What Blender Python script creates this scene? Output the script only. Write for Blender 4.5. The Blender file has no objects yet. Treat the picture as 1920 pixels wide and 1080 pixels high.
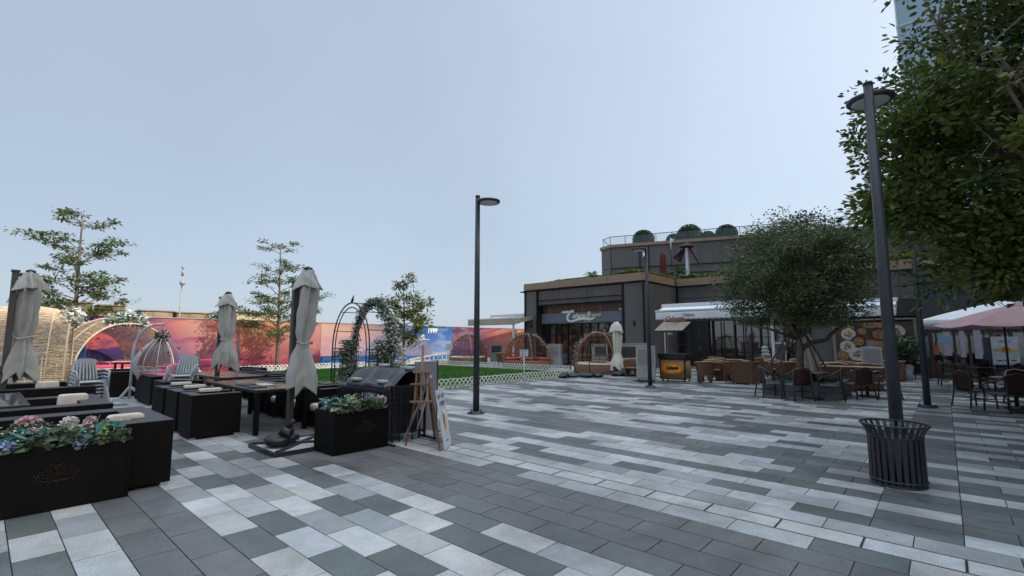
import bpy, bmesh, math, random
import numpy as np
from mathutils import Vector, Matrix, Euler

# ---------------------------------------------------------------- camera, world, sun, exposure
C = bpy.context.scene
COL = C.collection
R = math.radians
cam_data = bpy.data.cameras.new('camera')
cam_data.sensor_width = 36.0
cam_data.lens = 896 / 1920 * 36
cam_data.clip_start = 0.05
cam_data.clip_end = 3000
cam = bpy.data.objects.new('camera', cam_data)
COL.objects.link(cam)
cam.location = (0, 0, 1.6)
cam.rotation_euler = (R(90 + 6.21), 0, R(42.0))
C.camera = cam

SUN_DIR = Vector((0.91, 0.415, 0)).normalized()
SUN_EL = R(36)
world = bpy.data.worlds.new('World')
C.world = world
world.use_nodes = True
wn = world.node_tree
bg = wn.nodes['Background']
sky = wn.nodes.new('ShaderNodeTexSky')
sky.sky_type = 'NISHITA'
sky.sun_disc = False
sky.sun_elevation = SUN_EL
sky.sun_rotation = math.atan2(SUN_DIR.x, SUN_DIR.y)
sky.altitude = 0
sky.air_density = 1.0
sky.dust_density = 1.2
sky.ozone_density = 1.0
bg.inputs[1].default_value = 0.13
# hazy air: the clear-sky texture blended with a pale veil that brightens towards the sun's side
_tc = wn.nodes.new('ShaderNodeTexCoord')
_dp = wn.nodes.new('ShaderNodeVectorMath')
_dp.operation = 'DOT_PRODUCT'
wn.links.new(_tc.outputs['Generated'], _dp.inputs[0])
_dp.inputs[1].default_value = (0.80, 0.47, 0.37)
_vr = wn.nodes.new('ShaderNodeValToRGB')
_mr = wn.nodes.new('ShaderNodeMapRange')
_mr.inputs[1].default_value = -0.75
_mr.inputs[2].default_value = 1.0
wn.links.new(_dp.outputs['Value'], _mr.inputs[0])
wn.links.new(_mr.outputs[0], _vr.inputs[0])
_e = _vr.color_ramp.elements
_e[0].position = 0.0
_e[0].color = (0.222, 0.262, 0.318, 1)
_e[1].position = 1.0
_e[1].color = (2.2, 2.0, 1.75, 1)
_m = _e.new(0.36)
_m.color = (0.252, 0.299, 0.362, 1)
_m = _e.new(0.70)
_m.color = (0.335, 0.39, 0.455, 1)
_m = _e.new(0.79)
_m.color = (0.385, 0.435, 0.49, 1)
_sc = wn.nodes.new('ShaderNodeVectorMath')
_sc.operation = 'SCALE'
_sc.inputs['Scale'].default_value = 1.0 / 0.13
wn.links.new(_vr.outputs[0], _sc.inputs[0])
_mx = wn.nodes.new('ShaderNodeMix')
_mx.data_type = 'RGBA'
_mx.inputs[0].default_value = 0.88
wn.links.new(sky.outputs[0], _mx.inputs[6])
wn.links.new(_sc.outputs[0], _mx.inputs[7])
# overhead boost added above the frame to fill the plaza; sky slightly uneven
_sx = wn.nodes.new('ShaderNodeSeparateXYZ')
wn.links.new(_tc.outputs['Generated'], _sx.inputs[0])
_zr = wn.nodes.new('ShaderNodeMapRange')
_zr.interpolation_type = 'SMOOTHSTEP'
_zr.inputs[1].default_value = 0.70
_zr.inputs[2].default_value = 0.95
_zr.inputs[3].default_value = 1.0
_zr.inputs[4].default_value = 3.0
wn.links.new(_sx.outputs['Z'], _zr.inputs[0])
_nz = wn.nodes.new('ShaderNodeTexNoise')
_nz.inputs['Scale'].default_value = 1.6
_nz.inputs['Detail'].default_value = 4
wn.links.new(_tc.outputs['Generated'], _nz.inputs[0])
_nr = wn.nodes.new('ShaderNodeMapRange')
_nr.inputs[1].default_value = 0.3
_nr.inputs[2].default_value = 0.7
_nr.inputs[3].default_value = 0.95
_nr.inputs[4].default_value = 1.05
wn.links.new(_nz.outputs[0], _nr.inputs[0])
_mm = wn.nodes.new('ShaderNodeMath')
_mm.operation = 'MULTIPLY'
wn.links.new(_zr.outputs[0], _mm.inputs[0])
wn.links.new(_nr.outputs[0], _mm.inputs[1])
_s2 = wn.nodes.new('ShaderNodeVectorMath')
_s2.operation = 'SCALE'
wn.links.new(_mx.outputs[2], _s2.inputs[0])
wn.links.new(_mm.outputs[0], _s2.inputs['Scale'])
wn.links.new(_s2.outputs[0], bg.inputs[0])

sun_data = bpy.data.lights.new('sun', 'SUN')
sun_data.energy = 2.0
sun_data.angle = R(0.6)
sun_data.color = (1.0, 0.90, 0.76)
sun = bpy.data.objects.new('sun', sun_data)
COL.objects.link(sun)
sd = Vector((SUN_DIR.x * math.cos(SUN_EL), SUN_DIR.y * math.cos(SUN_EL), math.sin(SUN_EL)))
sun.rotation_euler = sd.to_track_quat('Z', 'Y').to_euler()
sun.location = (40, 20, 60)

C.view_settings.view_transform = 'Standard'
C.view_settings.look = 'None'
C.view_settings.exposure = 1.0
C.view_settings.gamma = 1.0
C.render.engine = 'CYCLES'

rnd = random.Random(7)

# ---------------------------------------------------------------- materials
MATS = {}


def mat(name, color, rough=0.7, metal=0.0, var=0.15, scale=6.0, bump=0.0, bscale=60.0, spec=0.4, stretch=None):
    if name in MATS:
        return MATS[name]
    m = bpy.data.materials.new(name)
    m.use_nodes = True
    nt = m.node_tree
    N, L = nt.nodes, nt.links
    b = N['Principled BSDF']
    b.inputs['Roughness'].default_value = rough
    b.inputs['Metallic'].default_value = metal
    b.inputs['Specular IOR Level'].default_value = spec
    tc = N.new('ShaderNodeTexCoord')
    src = tc.outputs['Object']
    if stretch:
        mp = N.new('ShaderNodeMapping')
        mp.inputs['Scale'].default_value = stretch
        L.new(src, mp.inputs[0])
        src = mp.outputs[0]
    nz = N.new('ShaderNodeTexNoise')
    nz.inputs['Scale'].default_value = scale
    nz.inputs['Detail'].default_value = 5
    L.new(src, nz.inputs[0])
    rp = N.new('ShaderNodeValToRGB')
    c = color
    rp.color_ramp.elements[0].position = 0.3
    rp.color_ramp.elements[1].position = 0.7
    rp.color_ramp.elements[0].color = (*[x * (1 - var) for x in c], 1)
    rp.color_ramp.elements[1].color = (*[min(1, x * (1 + var)) for x in c], 1)
    L.new(nz.outputs[0], rp.inputs[0])
    L.new(rp.outputs[0], b.inputs['Base Color'])
    if bump:
        n2 = N.new('ShaderNodeTexNoise')
        n2.inputs['Scale'].default_value = bscale
        n2.inputs['Detail'].default_value = 3
        L.new(src, n2.inputs[0])
        bp = N.new('ShaderNodeBump')
        bp.inputs['Strength'].default_value = bump
        bp.inputs['Distance'].default_value = 0.01
        L.new(n2.outputs[0], bp.inputs['Height'])
        L.new(bp.outputs[0], b.inputs['Normal'])
    MATS[name] = m
    return m


def weave(name, color, dark, freq=70.0, rough=0.55, spec=0.35):
    """horizontal / vertical woven rattan: two wave textures make the strands"""
    if name in MATS:
        return MATS[name]
    m = bpy.data.materials.new(name)
    m.use_nodes = True
    nt = m.node_tree
    N, L = nt.nodes, nt.links
    b = N['Principled BSDF']
    b.inputs['Roughness'].default_value = rough
    b.inputs['Specular IOR Level'].default_value = spec
    tc = N.new('ShaderNodeTexCoord')
    w1 = N.new('ShaderNodeTexWave')
    w1.bands_direction = 'Z'
    w1.inputs['Scale'].default_value = freq / 6.28
    w1.inputs['Distortion'].default_value = 1.2
    w2 = N.new('ShaderNodeTexWave')
    w2.bands_direction = 'DIAGONAL'
    w2.inputs['Scale'].default_value = freq / 9.0
    w2.inputs['Distortion'].default_value = 2.0
    nz = N.new('ShaderNodeTexNoise')
    nz.inputs['Scale'].default_value = 9
    for w in (w1, w2, nz):
        L.new(tc.outputs['Object'], w.inputs[0])
    mx = N.new('ShaderNodeMath')
    mx.operation = 'MULTIPLY'
    L.new(w1.outputs['Fac'], mx.inputs[0])
    L.new(w2.outputs['Fac'], mx.inputs[1])
    ad = N.new('ShaderNodeMath')
    ad.operation = 'MULTIPLY_ADD'
    L.new(nz.outputs[0], ad.inputs[0])
    ad.inputs[1].default_value = 0.7
    L.new(mx.outputs[0], ad.inputs[2])
    rp = N.new('ShaderNodeValToRGB')
    rp.color_ramp.elements[0].position = 0.15
    rp.color_ramp.elements[1].position = 0.95
    rp.color_ramp.elements[0].color = (*dark, 1)
    rp.color_ramp.elements[1].color = (*color, 1)
    L.new(ad.outputs[0], rp.inputs[0])
    L.new(rp.outputs[0], b.inputs['Base Color'])
    bp = N.new('ShaderNodeBump')
    bp.inputs['Strength'].default_value = 0.6
    bp.inputs['Distance'].default_value = 0.004
    L.new(mx.outputs[0], bp.inputs['Height'])
    L.new(bp.outputs[0], b.inputs['Normal'])
    MATS[name] = m
    return m


def leafmat(name, c1, c2, trans=0.25, rough=0.45):
    if name in MATS:
        return MATS[name]
    m = bpy.data.materials.new(name)
    m.use_nodes = True
    nt = m.node_tree
    N, L = nt.nodes, nt.links
    b = N['Principled BSDF']
    b.inputs['Roughness'].default_value = rough
    b.inputs['Specular IOR Level'].default_value = 0.35
    at = N.new('ShaderNodeAttribute')
    at.attribute_name = 'tint'
    rp = N.new('ShaderNodeValToRGB')
    rp.color_ramp.elements[0].color = (*c1, 1)
    rp.color_ramp.elements[1].color = (*c2, 1)
    L.new(at.outputs['Fac'], rp.inputs[0])
    L.new(rp.outputs[0], b.inputs['Base Color'])
    tr = N.new('ShaderNodeBsdfTranslucent')
    L.new(rp.outputs[0], tr.inputs[0])
    mx = N.new('ShaderNodeMixShader')
    mx.inputs[0].default_value = trans
    L.new(b.outputs[0], mx.inputs[1])
    L.new(tr.outputs[0], mx.inputs[2])
    L.new(mx.outputs[0], N['Material Output'].inputs[0])
    MATS[name] = m
    return m


def glassmat(name, color, rough=0.06, alpha=None, spec=0.8):
    if name in MATS:
        return MATS[name]
    m = bpy.data.materials.new(name)
    m.use_nodes = True
    nt = m.node_tree
    b = nt.nodes['Principled BSDF']
    b.inputs['Base Color'].default_value = (*color, 1)
    b.inputs['Roughness'].default_value = rough
    b.inputs['Specular IOR Level'].default_value = spec
    if alpha is None:
        b.inputs['IOR'].default_value = 1.9
    if alpha is not None:
        b.inputs['Alpha'].default_value = alpha
    else:
        nz = nt.nodes.new('ShaderNodeTexNoise')
        nz.inputs['Scale'].default_value = 0.8
        tc = nt.nodes.new('ShaderNodeTexCoord')
        nt.links.new(tc.outputs['Object'], nz.inputs[0])
        bp = nt.nodes.new('ShaderNodeBump')
        bp.inputs['Strength'].default_value = 0.15
        bp.inputs['Distance'].default_value = 0.02
        nt.links.new(nz.outputs[0], bp.inputs['Height'])
        nt.links.new(bp.outputs[0], b.inputs['Normal'])
    MATS[name] = m
    return m


# ---------------------------------------------------------------- mesh builder
class MB:
    def __init__(self):
        self.v = []
        self.f = []
        self.m = []
        self.s = []

    def add(self, vs, fs, m=0, smooth=False):
        o = len(self.v)
        self.v += [tuple(p) for p in vs]
        self.f += [tuple(i + o for i in f) for f in fs]
        self.m += [m] * len(fs)
        self.s += [smooth] * len(fs)
        return self

    def box(self, x0, x1, y0, y1, z0, z1, m=0, M=None):
        vs = [(x, y, z) for z in (z0, z1) for y in (y0, y1) for x in (x0, x1)]
        if M is not None:
            vs = [tuple(M @ Vector(p)) for p in vs]
        return self.add(vs, [(0, 2, 3, 1), (4, 5, 7, 6), (0, 1, 5, 4), (1, 3, 7, 5), (3, 2, 6, 7), (2, 0, 4, 6)], m)

    def bar(self, p0, p1, w, d=None, m=0, up=(0, 0, 1)):
        """rectangular bar from p0 to p1"""
        d = w if d is None else d
        p0, p1 = Vector(p0), Vector(p1)
        t = (p1 - p0)
        if t.length < 1e-6:
            return self
        t.normalize()
        u = Vector(up)
        if abs(t.dot(u)) > 0.98:
            u = Vector((1, 0, 0))
        s = t.cross(u).normalized()
        n = s.cross(t)
        vs = []
        for p in (p0, p1):
            for a, b in ((-1, -1), (1, -1), (1, 1), (-1, 1)):
                vs.append(p + s * a * w / 2 + n * b * d / 2)
        return self.add(vs, [(3, 2, 1, 0), (4, 5, 6, 7), (0, 1, 5, 4), (1, 2, 6, 5), (2, 3, 7, 6), (3, 0, 4, 7)], m)

    def tube(self, pts, r, n=6, m=0, closed=False, cap=True):
        pts = [Vector(p) for p in pts]
        k = len(pts)
        rs = r if isinstance(r, (list, tuple)) else [r] * k
        vs = []
        ref = None
        for i, p in enumerate(pts):
            if closed:
                t = pts[(i + 1) % k] - pts[i - 1]
            else:
                t = pts[min(i + 1, k - 1)] - pts[max(i - 1, 0)]
            if t.length < 1e-9:
                t = Vector((0, 0, 1))
            t.normalize()
            if ref is None:
                ref = Vector((0, 0, 1)) if abs(t.z) < 0.9 else Vector((1, 0, 0))
            a = t.cross(ref)
            if a.length < 1e-4:
                a = t.cross(Vector((0.3, 1, 0.2)))
            a.normalize()
            b = t.cross(a)
            ref = -b if False else (a.cross(t))
            for j in range(n):
                an = 2 * math.pi * j / n
                vs.append(p + (a * math.cos(an) + b * math.sin(an)) * rs[i])
        fs = []
        seg = k if closed else k - 1
        for i in range(seg):
            i2 = (i + 1) % k
            for j in range(n):
                j2 = (j + 1) % n
                fs.append((i * n + j, i2 * n + j, i2 * n + j2, i * n + j2))
        if cap and not closed:
            fs.append(tuple(range(n)))
            fs.append(tuple((k - 1) * n + j for j in reversed(range(n))))
        return self.add(vs, fs, m, True)

    def cyl(self, p0, p1, r0, r1=None, n=12, m=0):
        return self.tube([p0, p1], [r0, r0 if r1 is None else r1], n, m)

    def lathe(self, prof, c=(0, 0, 0), n=24, m=0, smooth=True, a0=0.0, a1=2 * math.pi, sx=1.0, sy=1.0):
        full = abs(a1 - a0 - 2 * math.pi) < 1e-6
        cnt = n if full else n + 1
        vs = []
        for (r, z) in prof:
            for j in range(cnt):
                a = a0 + (a1 - a0) * j / n
                vs.append((c[0] + r * math.cos(a) * sx, c[1] + r * math.sin(a) * sy, c[2] + z))
        fs = []
        for i in range(len(prof) - 1):
            for j in range(n):
                j2 = (j + 1) % cnt if full else j + 1
                fs.append((i * cnt + j, i * cnt + j2, (i + 1) * cnt + j2, (i + 1) * cnt + j))
        return self.add(vs, fs, m, smooth)

    def prism(self, poly, z0, z1, m=0):
        n = len(poly)
        vs = [(x, y, z0) for x, y in poly] + [(x, y, z1) for x, y in poly]
        fs = [tuple(reversed(range(n))), tuple(range(n, 2 * n))]
        fs += [(i, (i + 1) % n, n + (i + 1) % n, n + i) for i in range(n)]
        return self.add(vs, fs, m)

    def sheet(self, fn, nu, nv, m=0, smooth=True):
        vs = [fn(i / nu, j / nv) for j in range(nv + 1) for i in range(nu + 1)]
        fs = [(j * (nu + 1) + i, j * (nu + 1) + i + 1, (j + 1) * (nu + 1) + i + 1, (j + 1) * (nu + 1) + i)
              for j in range(nv) for i in range(nu)]
        return self.add(vs, fs, m, smooth)

    def blob(self, c, r, seed=0, amp=0.2, n=10, sz=1.0, m=0):
        q = random.Random(seed)
        ph = [q.uniform(0, 6.28) for _ in range(6)]

        def fn(u, v):
            a = u * 2 * math.pi
            t = v * math.pi
            k = 1 + amp * (math.sin(3 * a + ph[0]) * math.sin(2 * t + ph[1]) + 0.5 * math.sin(5 * a + ph[2] + 3 * t))
            return (c[0] + r * k * math.sin(t) * math.cos(a), c[1] + r * k * math.sin(t) * math.sin(a), c[2] - r * sz * k * math.cos(t))
        return self.sheet(fn, n, n, m)

    def cushion(self, x0, x1, y0, y1, z0, z1, m=0, e=5.0, n=14, ez=0.7):
        """soft pillow: super-ellipsoid"""
        cx, cy, cz = (x0 + x1) / 2, (y0 + y1) / 2, (z0 + z1) / 2
        a, b, h = (x1 - x0) / 2, (y1 - y0) / 2, (z1 - z0) / 2
        p = 2 / e
        pv = min(p, ez)

        def sg(w, q):
            return math.copysign(abs(w) ** q, w)

        def fn(u, v):
            A = -math.pi + u * 2 * math.pi
            T = -math.pi / 2 + v * math.pi
            ct, st = math.cos(T), math.sin(T)
            return (cx + a * sg(ct, pv) * sg(math.cos(A), p), cy + b * sg(ct, pv) * sg(math.sin(A), p), cz + h * sg(st, ez))
        return self.sheet(fn, n * 2, n, m)

    def build(self, name, mats, parent=None, bevel=0.0, seg=2):
        me = bpy.data.meshes.new(name)
        me.from_pydata(self.v, [], self.f)
        if not isinstance(mats, (list, tuple)):
            mats = [mats]
        for x in mats:
            me.materials.append(x)
        me.polygons.foreach_set('material_index', self.m)
        me.polygons.foreach_set('use_smooth', self.s)
        me.update()
        o = bpy.data.objects.new(name, me)
        COL.objects.link(o)
        if parent is not None:
            o.parent = parent
        if bevel:
            b = o.modifiers.new('edge', 'BEVEL')
            b.width = bevel
            b.segments = seg
            b.limit_method = 'ANGLE'
            b.angle_limit = R(40)
        return o


def tag(o, label=None, cat=None, group=None, kind=None):
    if label:
        o['label'] = label
    if cat:
        o['category'] = cat
    if group:
        o['group'] = group
    if kind:
        o['kind'] = kind
    return o


def thing(name, label, cat, loc=(0, 0, 0), rz=0.0, group=None):
    o = bpy.data.objects.new(name, None)
    COL.objects.link(o)
    o.empty_display_size = 0.1
    o.location = loc
    o.rotation_euler = (0, 0, rz)
    return tag(o, label, cat, group)


def copy_tree(o, loc, rz=0.0, label=None, group=None):
    def rec(s, parent):
        c = s.copy()
        COL.objects.link(c)
        if parent is not None:
            c.parent = parent
        for ch in list(s.children):
            rec(ch, c)
        return c
    c = rec(o, None)
    c.location = loc
    c.rotation_euler = (0, 0, rz)
    if label:
        c['label'] = label
    if group:
        c['group'] = group
    return c


def leafmesh(name, P, size, m, parent=None, seed=1, up=0.4, aspect=0.45, jit=0.35, tint=None):
    """one mesh of many folded leaves at points P (N,3)"""
    g = np.random.default_rng(seed)
    P = np.asarray(P, dtype=float)
    n = len(P)
    d = g.normal(size=(n, 3))
    d[:, 2] *= 0.6
    d /= np.linalg.norm(d, axis=1)[:, None]
    nn = g.normal(size=(n, 3))
    nn[:, 2] += up * 4
    s = np.cross(d, nn)
    s /= np.linalg.norm(s, axis=1)[:, None] + 1e-9
    nr = np.cross(s, d)
    L = size * (1 + jit * g.uniform(-1, 1, size=(n, 1)))
    W = L * aspect
    a = P - d * L * 0.5
    b = P + d * L * 0.5
    c1 = P + s * W * 0.5 + nr * W * 0.18 - d * L * 0.05
    c2 = P - s * W * 0.5 + nr * W * 0.18 - d * L * 0.05
    c3 = P + s * W * 0.38 + nr * W * 0.10 + d * L * 0.26
    c4 = P - s * W * 0.38 + nr * W * 0.10 + d * L * 0.26
    c1 = c1 - d * L * 0.12
    c2 = c2 - d * L * 0.12
    V = np.stack([a, c1, c3, b, c4, c2], axis=1).reshape(-1, 3)
    me = bpy.data.meshes.new(name)
    me.vertices.add(6 * n)
    me.vertices.foreach_set('co', V.ravel())
    me.loops.add(8 * n)
    base = np.arange(n)[:, None] * 6
    idx = (base + np.array([[0, 1, 2, 3, 0, 3, 4, 5]])).ravel()
    me.loops.foreach_set('vertex_index', idx)
    me.polygons.add(2 * n)
    me.polygons.foreach_set('loop_start', np.arange(2 * n) * 4)
    me.update(calc_edges=True)
    at = me.attributes.new('tint', 'FLOAT', 'FACE')
    t = g.uniform(0, 1, size=n) if tint is None else np.clip(tint + g.uniform(-0.25, 0.25, size=n), 0, 1)
    at.data.foreach_set('value', np.repeat(t, 2))
    me.materials.append(m)
    o = bpy.data.objects.new(name, me)
    COL.objects.link(o)
    if parent is not None:
        o.parent = parent
    return o


def textmesh(mb, s, size, M, m=0, extrude=0.01, shear=0.0, offset=0.0, align='CENTER'):
    cu = bpy.data.curves.new('txt', 'FONT')
    cu.body = s
    cu.size = size
    cu.extrude = extrude
    cu.shear = shear
    cu.offset = offset
    cu.align_x = align
    cu.resolution_u = 3
    ob = bpy.data.objects.new('txt', cu)
    me = ob.to_mesh()
    mb.add([tuple(M @ v.co) for v in me.vertices], [tuple(p.vertices) for p in me.polygons], m)
    ob.to_mesh_clear()
    bpy.data.objects.remove(ob)
    bpy.data.curves.remove(cu)


def plane_M(origin, right, up):
    r = Vector(right).normalized()
    u = Vector(up).normalized()
    n = r.cross(u)
    M = Matrix(((r.x, u.x, n.x, origin[0]), (r.y, u.y, n.y, origin[1]), (r.z, u.z, n.z, origin[2]), (0, 0, 0, 1)))
    return M

# ---------------------------------------------------------------- shared materials
M_DARKMET = mat('dark painted metal', (0.018, 0.019, 0.022), 0.42, 0.0, 0.25, 8, 0.1, 90, 0.5)
M_GREYPOLE = mat('grey painted steel', (0.040, 0.042, 0.048), 0.45, 0.0, 0.15, 5)
M_WHITEMET = mat('white painted steel', (0.62, 0.64, 0.66), 0.4, 0, 0.08, 4)
M_BLKWEAVE = weave('black rattan', (0.0060, 0.0042, 0.0038), (0.001, 0.0008, 0.0008), 160, 0.6, 0.14)
M_BLKTOP = weave('black rattan top', (0.022, 0.021, 0.025), (0.004, 0.0035, 0.004), 160, 0.38, 0.3)
M_CREAM = mat('cream cushion cloth', (0.55, 0.49, 0.44), 0.85, 0, 0.08, 10, 0.3, 120)
M_CLOTH = mat('off white canvas', (0.36, 0.36, 0.335), 0.9, 0, 0.11, 3.2, 0.5, 34, 0.2, (1, 1, 0.35))
M_BAMBOO = mat('pale bamboo', (0.55, 0.44, 0.30), 0.55, 0, 0.2, 14)
M_BROWNRAT = weave('brown rattan', (0.235, 0.12, 0.062), (0.05, 0.024, 0.013), 150, 0.5)
M_BROWNCANE = mat('brown cane', (0.22, 0.12, 0.06), 0.5, 0, 0.3, 20)
M_DARKCANE = mat('dark cane', (0.030, 0.014, 0.009), 0.5, 0, 0.4, 20, 0, 0, 0.5)
M_DARKWOOD = mat('dark wood', (0.035, 0.024, 0.018), 0.5, 0, 0.3, 20, 0.2, 80)
M_RED = mat('red cushion cloth', (0.50, 0.055, 0.06), 0.8, 0, 0.15, 8)
M_PINK = mat('pink cushion cloth', (0.75, 0.07, 0.20), 0.8, 0, 0.12, 8)
M_STONE = mat('grey stone', (0.22, 0.22, 0.22), 0.8, 0, 0.2, 12, 0.3, 70)
M_PLASTIC = mat('grey plastic casing', (0.40, 0.40, 0.38), 0.5, 0, 0.06, 4)
M_PLASTDARK = mat('dark plastic grille', (0.05, 0.055, 0.06), 0.5)
M_SOIL = mat('dark soil', (0.03, 0.022, 0.015), 0.95, 0, 0.4, 30, 0.8, 60)
M_FLGREEN = leafmat('artificial leaf green', (0.020, 0.045, 0.024), (0.13, 0.18, 0.09))
M_FLTEAL = leafmat('teal ribbon leaf', (0.015, 0.13, 0.12), (0.07, 0.26, 0.20))
M_FLBLUE = leafmat('blue petal', (0.20, 0.27, 0.45), (0.42, 0.50, 0.68), 0.2)
M_FLPINK = leafmat('pink petal', (0.50, 0.28, 0.31), (0.72, 0.54, 0.52), 0.2)
M_FLWHITE = leafmat('white petal', (0.50, 0.48, 0.42), (0.75, 0.74, 0.68), 0.2)
M_FLYEL = leafmat('yellow green petal', (0.38, 0.38, 0.06), (0.62, 0.60, 0.20), 0.2)
M_FLPURP = leafmat('mauve petal', (0.26, 0.14, 0.30), (0.5, 0.33, 0.5), 0.2)
M_BARK = mat('grey brown bark', (0.15, 0.12, 0.09), 0.9, 0, 0.35, 14, 0.8, 40, 0.2, (1, 1, 0.3))
M_BARKDK = mat('dark bark', (0.075, 0.06, 0.05), 0.9, 0, 0.35, 14, 0.8, 40, 0.2, (1, 1, 0.3))

# ---------------------------------------------------------------- ground
gm = mat('far ground concrete', (0.16, 0.16, 0.155), 0.9, 0, 0.15, 0.5, 0.2, 20)
g = MB().add([(-900, -900, -0.03), (900, -900, -0.03), (900, 900, -0.03), (-900, 900, -0.03)], [(0, 1, 2, 3)])
tag(g.build('ground', gm), kind='structure')
jm = mat('paving joint mortar', (0.035, 0.035, 0.036), 0.95, 0, 0.3, 20)
g = MB().add([(-34, -10, -0.008), (16, -10, -0.008), (16, 38, -0.008), (-34, 38, -0.008)], [(0, 1, 2, 3)])
tag(g.build('paving_bed', jm), kind='structure')

# paving stones: courses along X (0.2936 m), stones 0.602 m long, running bond
TL, TR, V0 = 0.602, 0.2936, 0.58
HAND = {
    -1: {-12: 'W', -11: 'D', -10: 'D', -9: 'L', -8: 'D', -7: 'P'},
    0: {-12: 'D', -11: 'W', -10: 'M', -9: 'L', -8: 'L', -7: 'W'},
    3: {-13: 'L', -12: 'D', -11: 'L', -10: 'M', -9: 'W', -8: 'L', -7: 'D', -6: 'L', -5: 'L'},
    4: {-13: 'D', -12: 'L', -11: 'D', -10: 'W', -9: 'L', -8: 'D', -7: 'W', -6: 'D', -5: 'W'},
    5: {-13: 'W', -12: 'M', -11: 'M', -10: 'D', -9: 'M', -8: 'W', -7: 'M', -6: 'W', -5: 'D', -4: 'L'},
    6: {-14: 'M', -13: 'D', -12: 'M', -11: 'M', -10: 'W', -9: 'W', -8: 'D', -7: 'M', -6: 'L', -5: 'W', -4: 'W'},
    7: {-11: 'W', -10: 'D', -9: 'D', -8: 'M', -7: 'D', -6: 'W', -5: 'D', -4: 'D', -3: 'L', -2: 'M'},
    8: {-12: 'P', -11: 'P', -10: 'W', -9: 'M', -8: 'L', -7: 'W', -6: 'D', -5: 'W', -4: 'M', -3: 'L', -2: 'M'},
    13: {-10: 'W', -9: 'L', -8: 'L', -7: 'D', -6: 'M', -5: 'L', -4: 'L', -3: 'L', -2: 'L', -1: 'D', 0: 'L'},
    15: {-9: 'M', -8: 'L', -7: 'M', -6: 'L', -5: 'W', -4: 'L', -3: 'M', -2: 'L', -1: 'M', 0: 'M'},
    16: {-9: 'W', -8: 'D', -7: 'D', -6: 'M', -5: 'L', -4: 'L', -3: 'W', -2: 'D', -1: 'M', 0: 'M'},
    17: {-10: 'W', -9: 'L', -8: 'D', -7: 'W', -6: 'W', -5: 'D', -4: 'M', -3: 'D', -2: 'L', -1: 'L'},
    18: {-11: 'P', -10: 'D', -9: 'W', -8: 'L', -7: 'L', -6: 'W', -5: 'W', -4: 'L', -3: 'L', -2: 'W', -1: 'P'},
}
PLAIN_ROWS = {1, 2, 9, 10, 11, 12, 19}
MOTIF = ['LLMWLLDM', 'WLMLWLLM', 'LDDLMWDL', 'WLLDLLWM', 'MWLMDDLW', 'DWLLMWDD']
trng = random.Random(11)


def tile_class(r, j, right):
    if r in HAND and j in HAND[r] and not right:
        return HAND[r][j]
    if r in PLAIN_ROWS:
        return 'P'
    if r == 14:
        return 'S'
    if right:
        a = (r * 5 + 3) % 11
        if a in (0, 3, 4, 7):
            return 'P' if trng.random() < 0.8 else 'D'
        return 'LMLWD'[(r * 3 + j * 7) % 5]
    s = (j + 60) // 5
    q = (r + s + 4) % 8
    if q >= 6 or (q == 5 and (j + s) % 5 in (0, 1)):
        return 'P'
    c = MOTIF[q][(j + r // 8 * 3) % 8]
    if q == 5 and trng.random() < 0.3:
        return 'P'
    return c


COLS = {'W': (0.435, 0.435, 0.425), 'L': (0.365, 0.368, 0.36), 'M': (0.28, 0.283, 0.28), 'D': (0.104, 0.114, 0.109),
        'P': (0.122, 0.121, 0.117), 'S': (0.41, 0.41, 0.395)}
tv, tf, tcol = [], [], []


def put_tile(x0, x1, y0, y1, c, z=0.0):
    if x0 > 14 or x1 < -33:
        return
    g_ = 0.0042
    base = COLS[c]
    k = 1 + trng.uniform(-0.07, 0.07) + (trng.uniform(-0.12, 0.14) if c in 'PD' else 0)
    w = trng.uniform(-0.035, 0.035)
    col = (base[0] * k * (1 + w), base[1] * k, base[2] * k * (1 - w))
    o = len(tv)
    zt = z + trng.uniform(-0.0006, 0.0006)
    x0, x1, y0, y1 = x0 + g_, x1 - g_, y0 + g_, y1 - g_
    for (x, y) in ((x0, y0), (x1, y0), (x1, y1), (x0, y1)):
        tv.append((x, y, zt))
    for (x, y) in ((x0, y0), (x1, y0), (x1, y1), (x0, y1)):
        tv.append((x, y, -0.012))
    tf.append((o, o + 1, o + 2, o + 3))
    for a, b in ((0, 1), (1, 2), (2, 3), (3, 0)):
        tf.append((o + a, o + 4 + a, o + 4 + b, o + b))
    tcol.extend([col] * 5)


for r in range(-9, 118):
    y0, y1 = V0 + r * TR, V0 + (r + 1) * TR
    strip = y0 > 5.2
    for j in range(-56, 26):
        off = 0.0 if r % 2 == 0 else -0.5
        x0 = (j + off) * TL
        x1 = x0 + TL
        if r == 14:
            if x1 < -30:
                continue
            put_tile(x0 + 0.003, x1 - 0.003, y0 + 0.014, y1 - 0.014, 'S', -0.001)
            continue
        if strip:
            if x0 >= -0.01:
                continue
            if x0 < -TL < x1:
                x1 = -TL
            elif x0 >= -TL - 0.01:
                continue
            if x1 > -TL:
                x1 = -TL
        put_tile(x0, x1, y0, y1, tile_class(r, j, False))
    if strip:
        k = (r * 7 + r // 3) % 9
        put_tile(-TL, 0, y0, y1, 'L' if k in (1, 6) else ('D' if k in (0, 3, 4) else 'P'))
        for j in range(0, 23):
            off = 0.0 if r % 2 == 0 else -0.45
            x0, x1 = max(0, (j + off) * TL), (j + 1 + off) * TL
            put_tile(x0, x1, y0, y1, tile_class(r, j, True))
me = bpy.data.meshes.new('plaza_paving')
me.from_pydata(tv, [], tf)
ca = me.attributes.new('stone', 'FLOAT_COLOR', 'FACE')
ca.data.foreach_set('color', np.array([(*c, 1) for c in tcol], dtype=float).ravel())
pm = bpy.data.materials.new('granite paving')
pm.use_nodes = True
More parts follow.
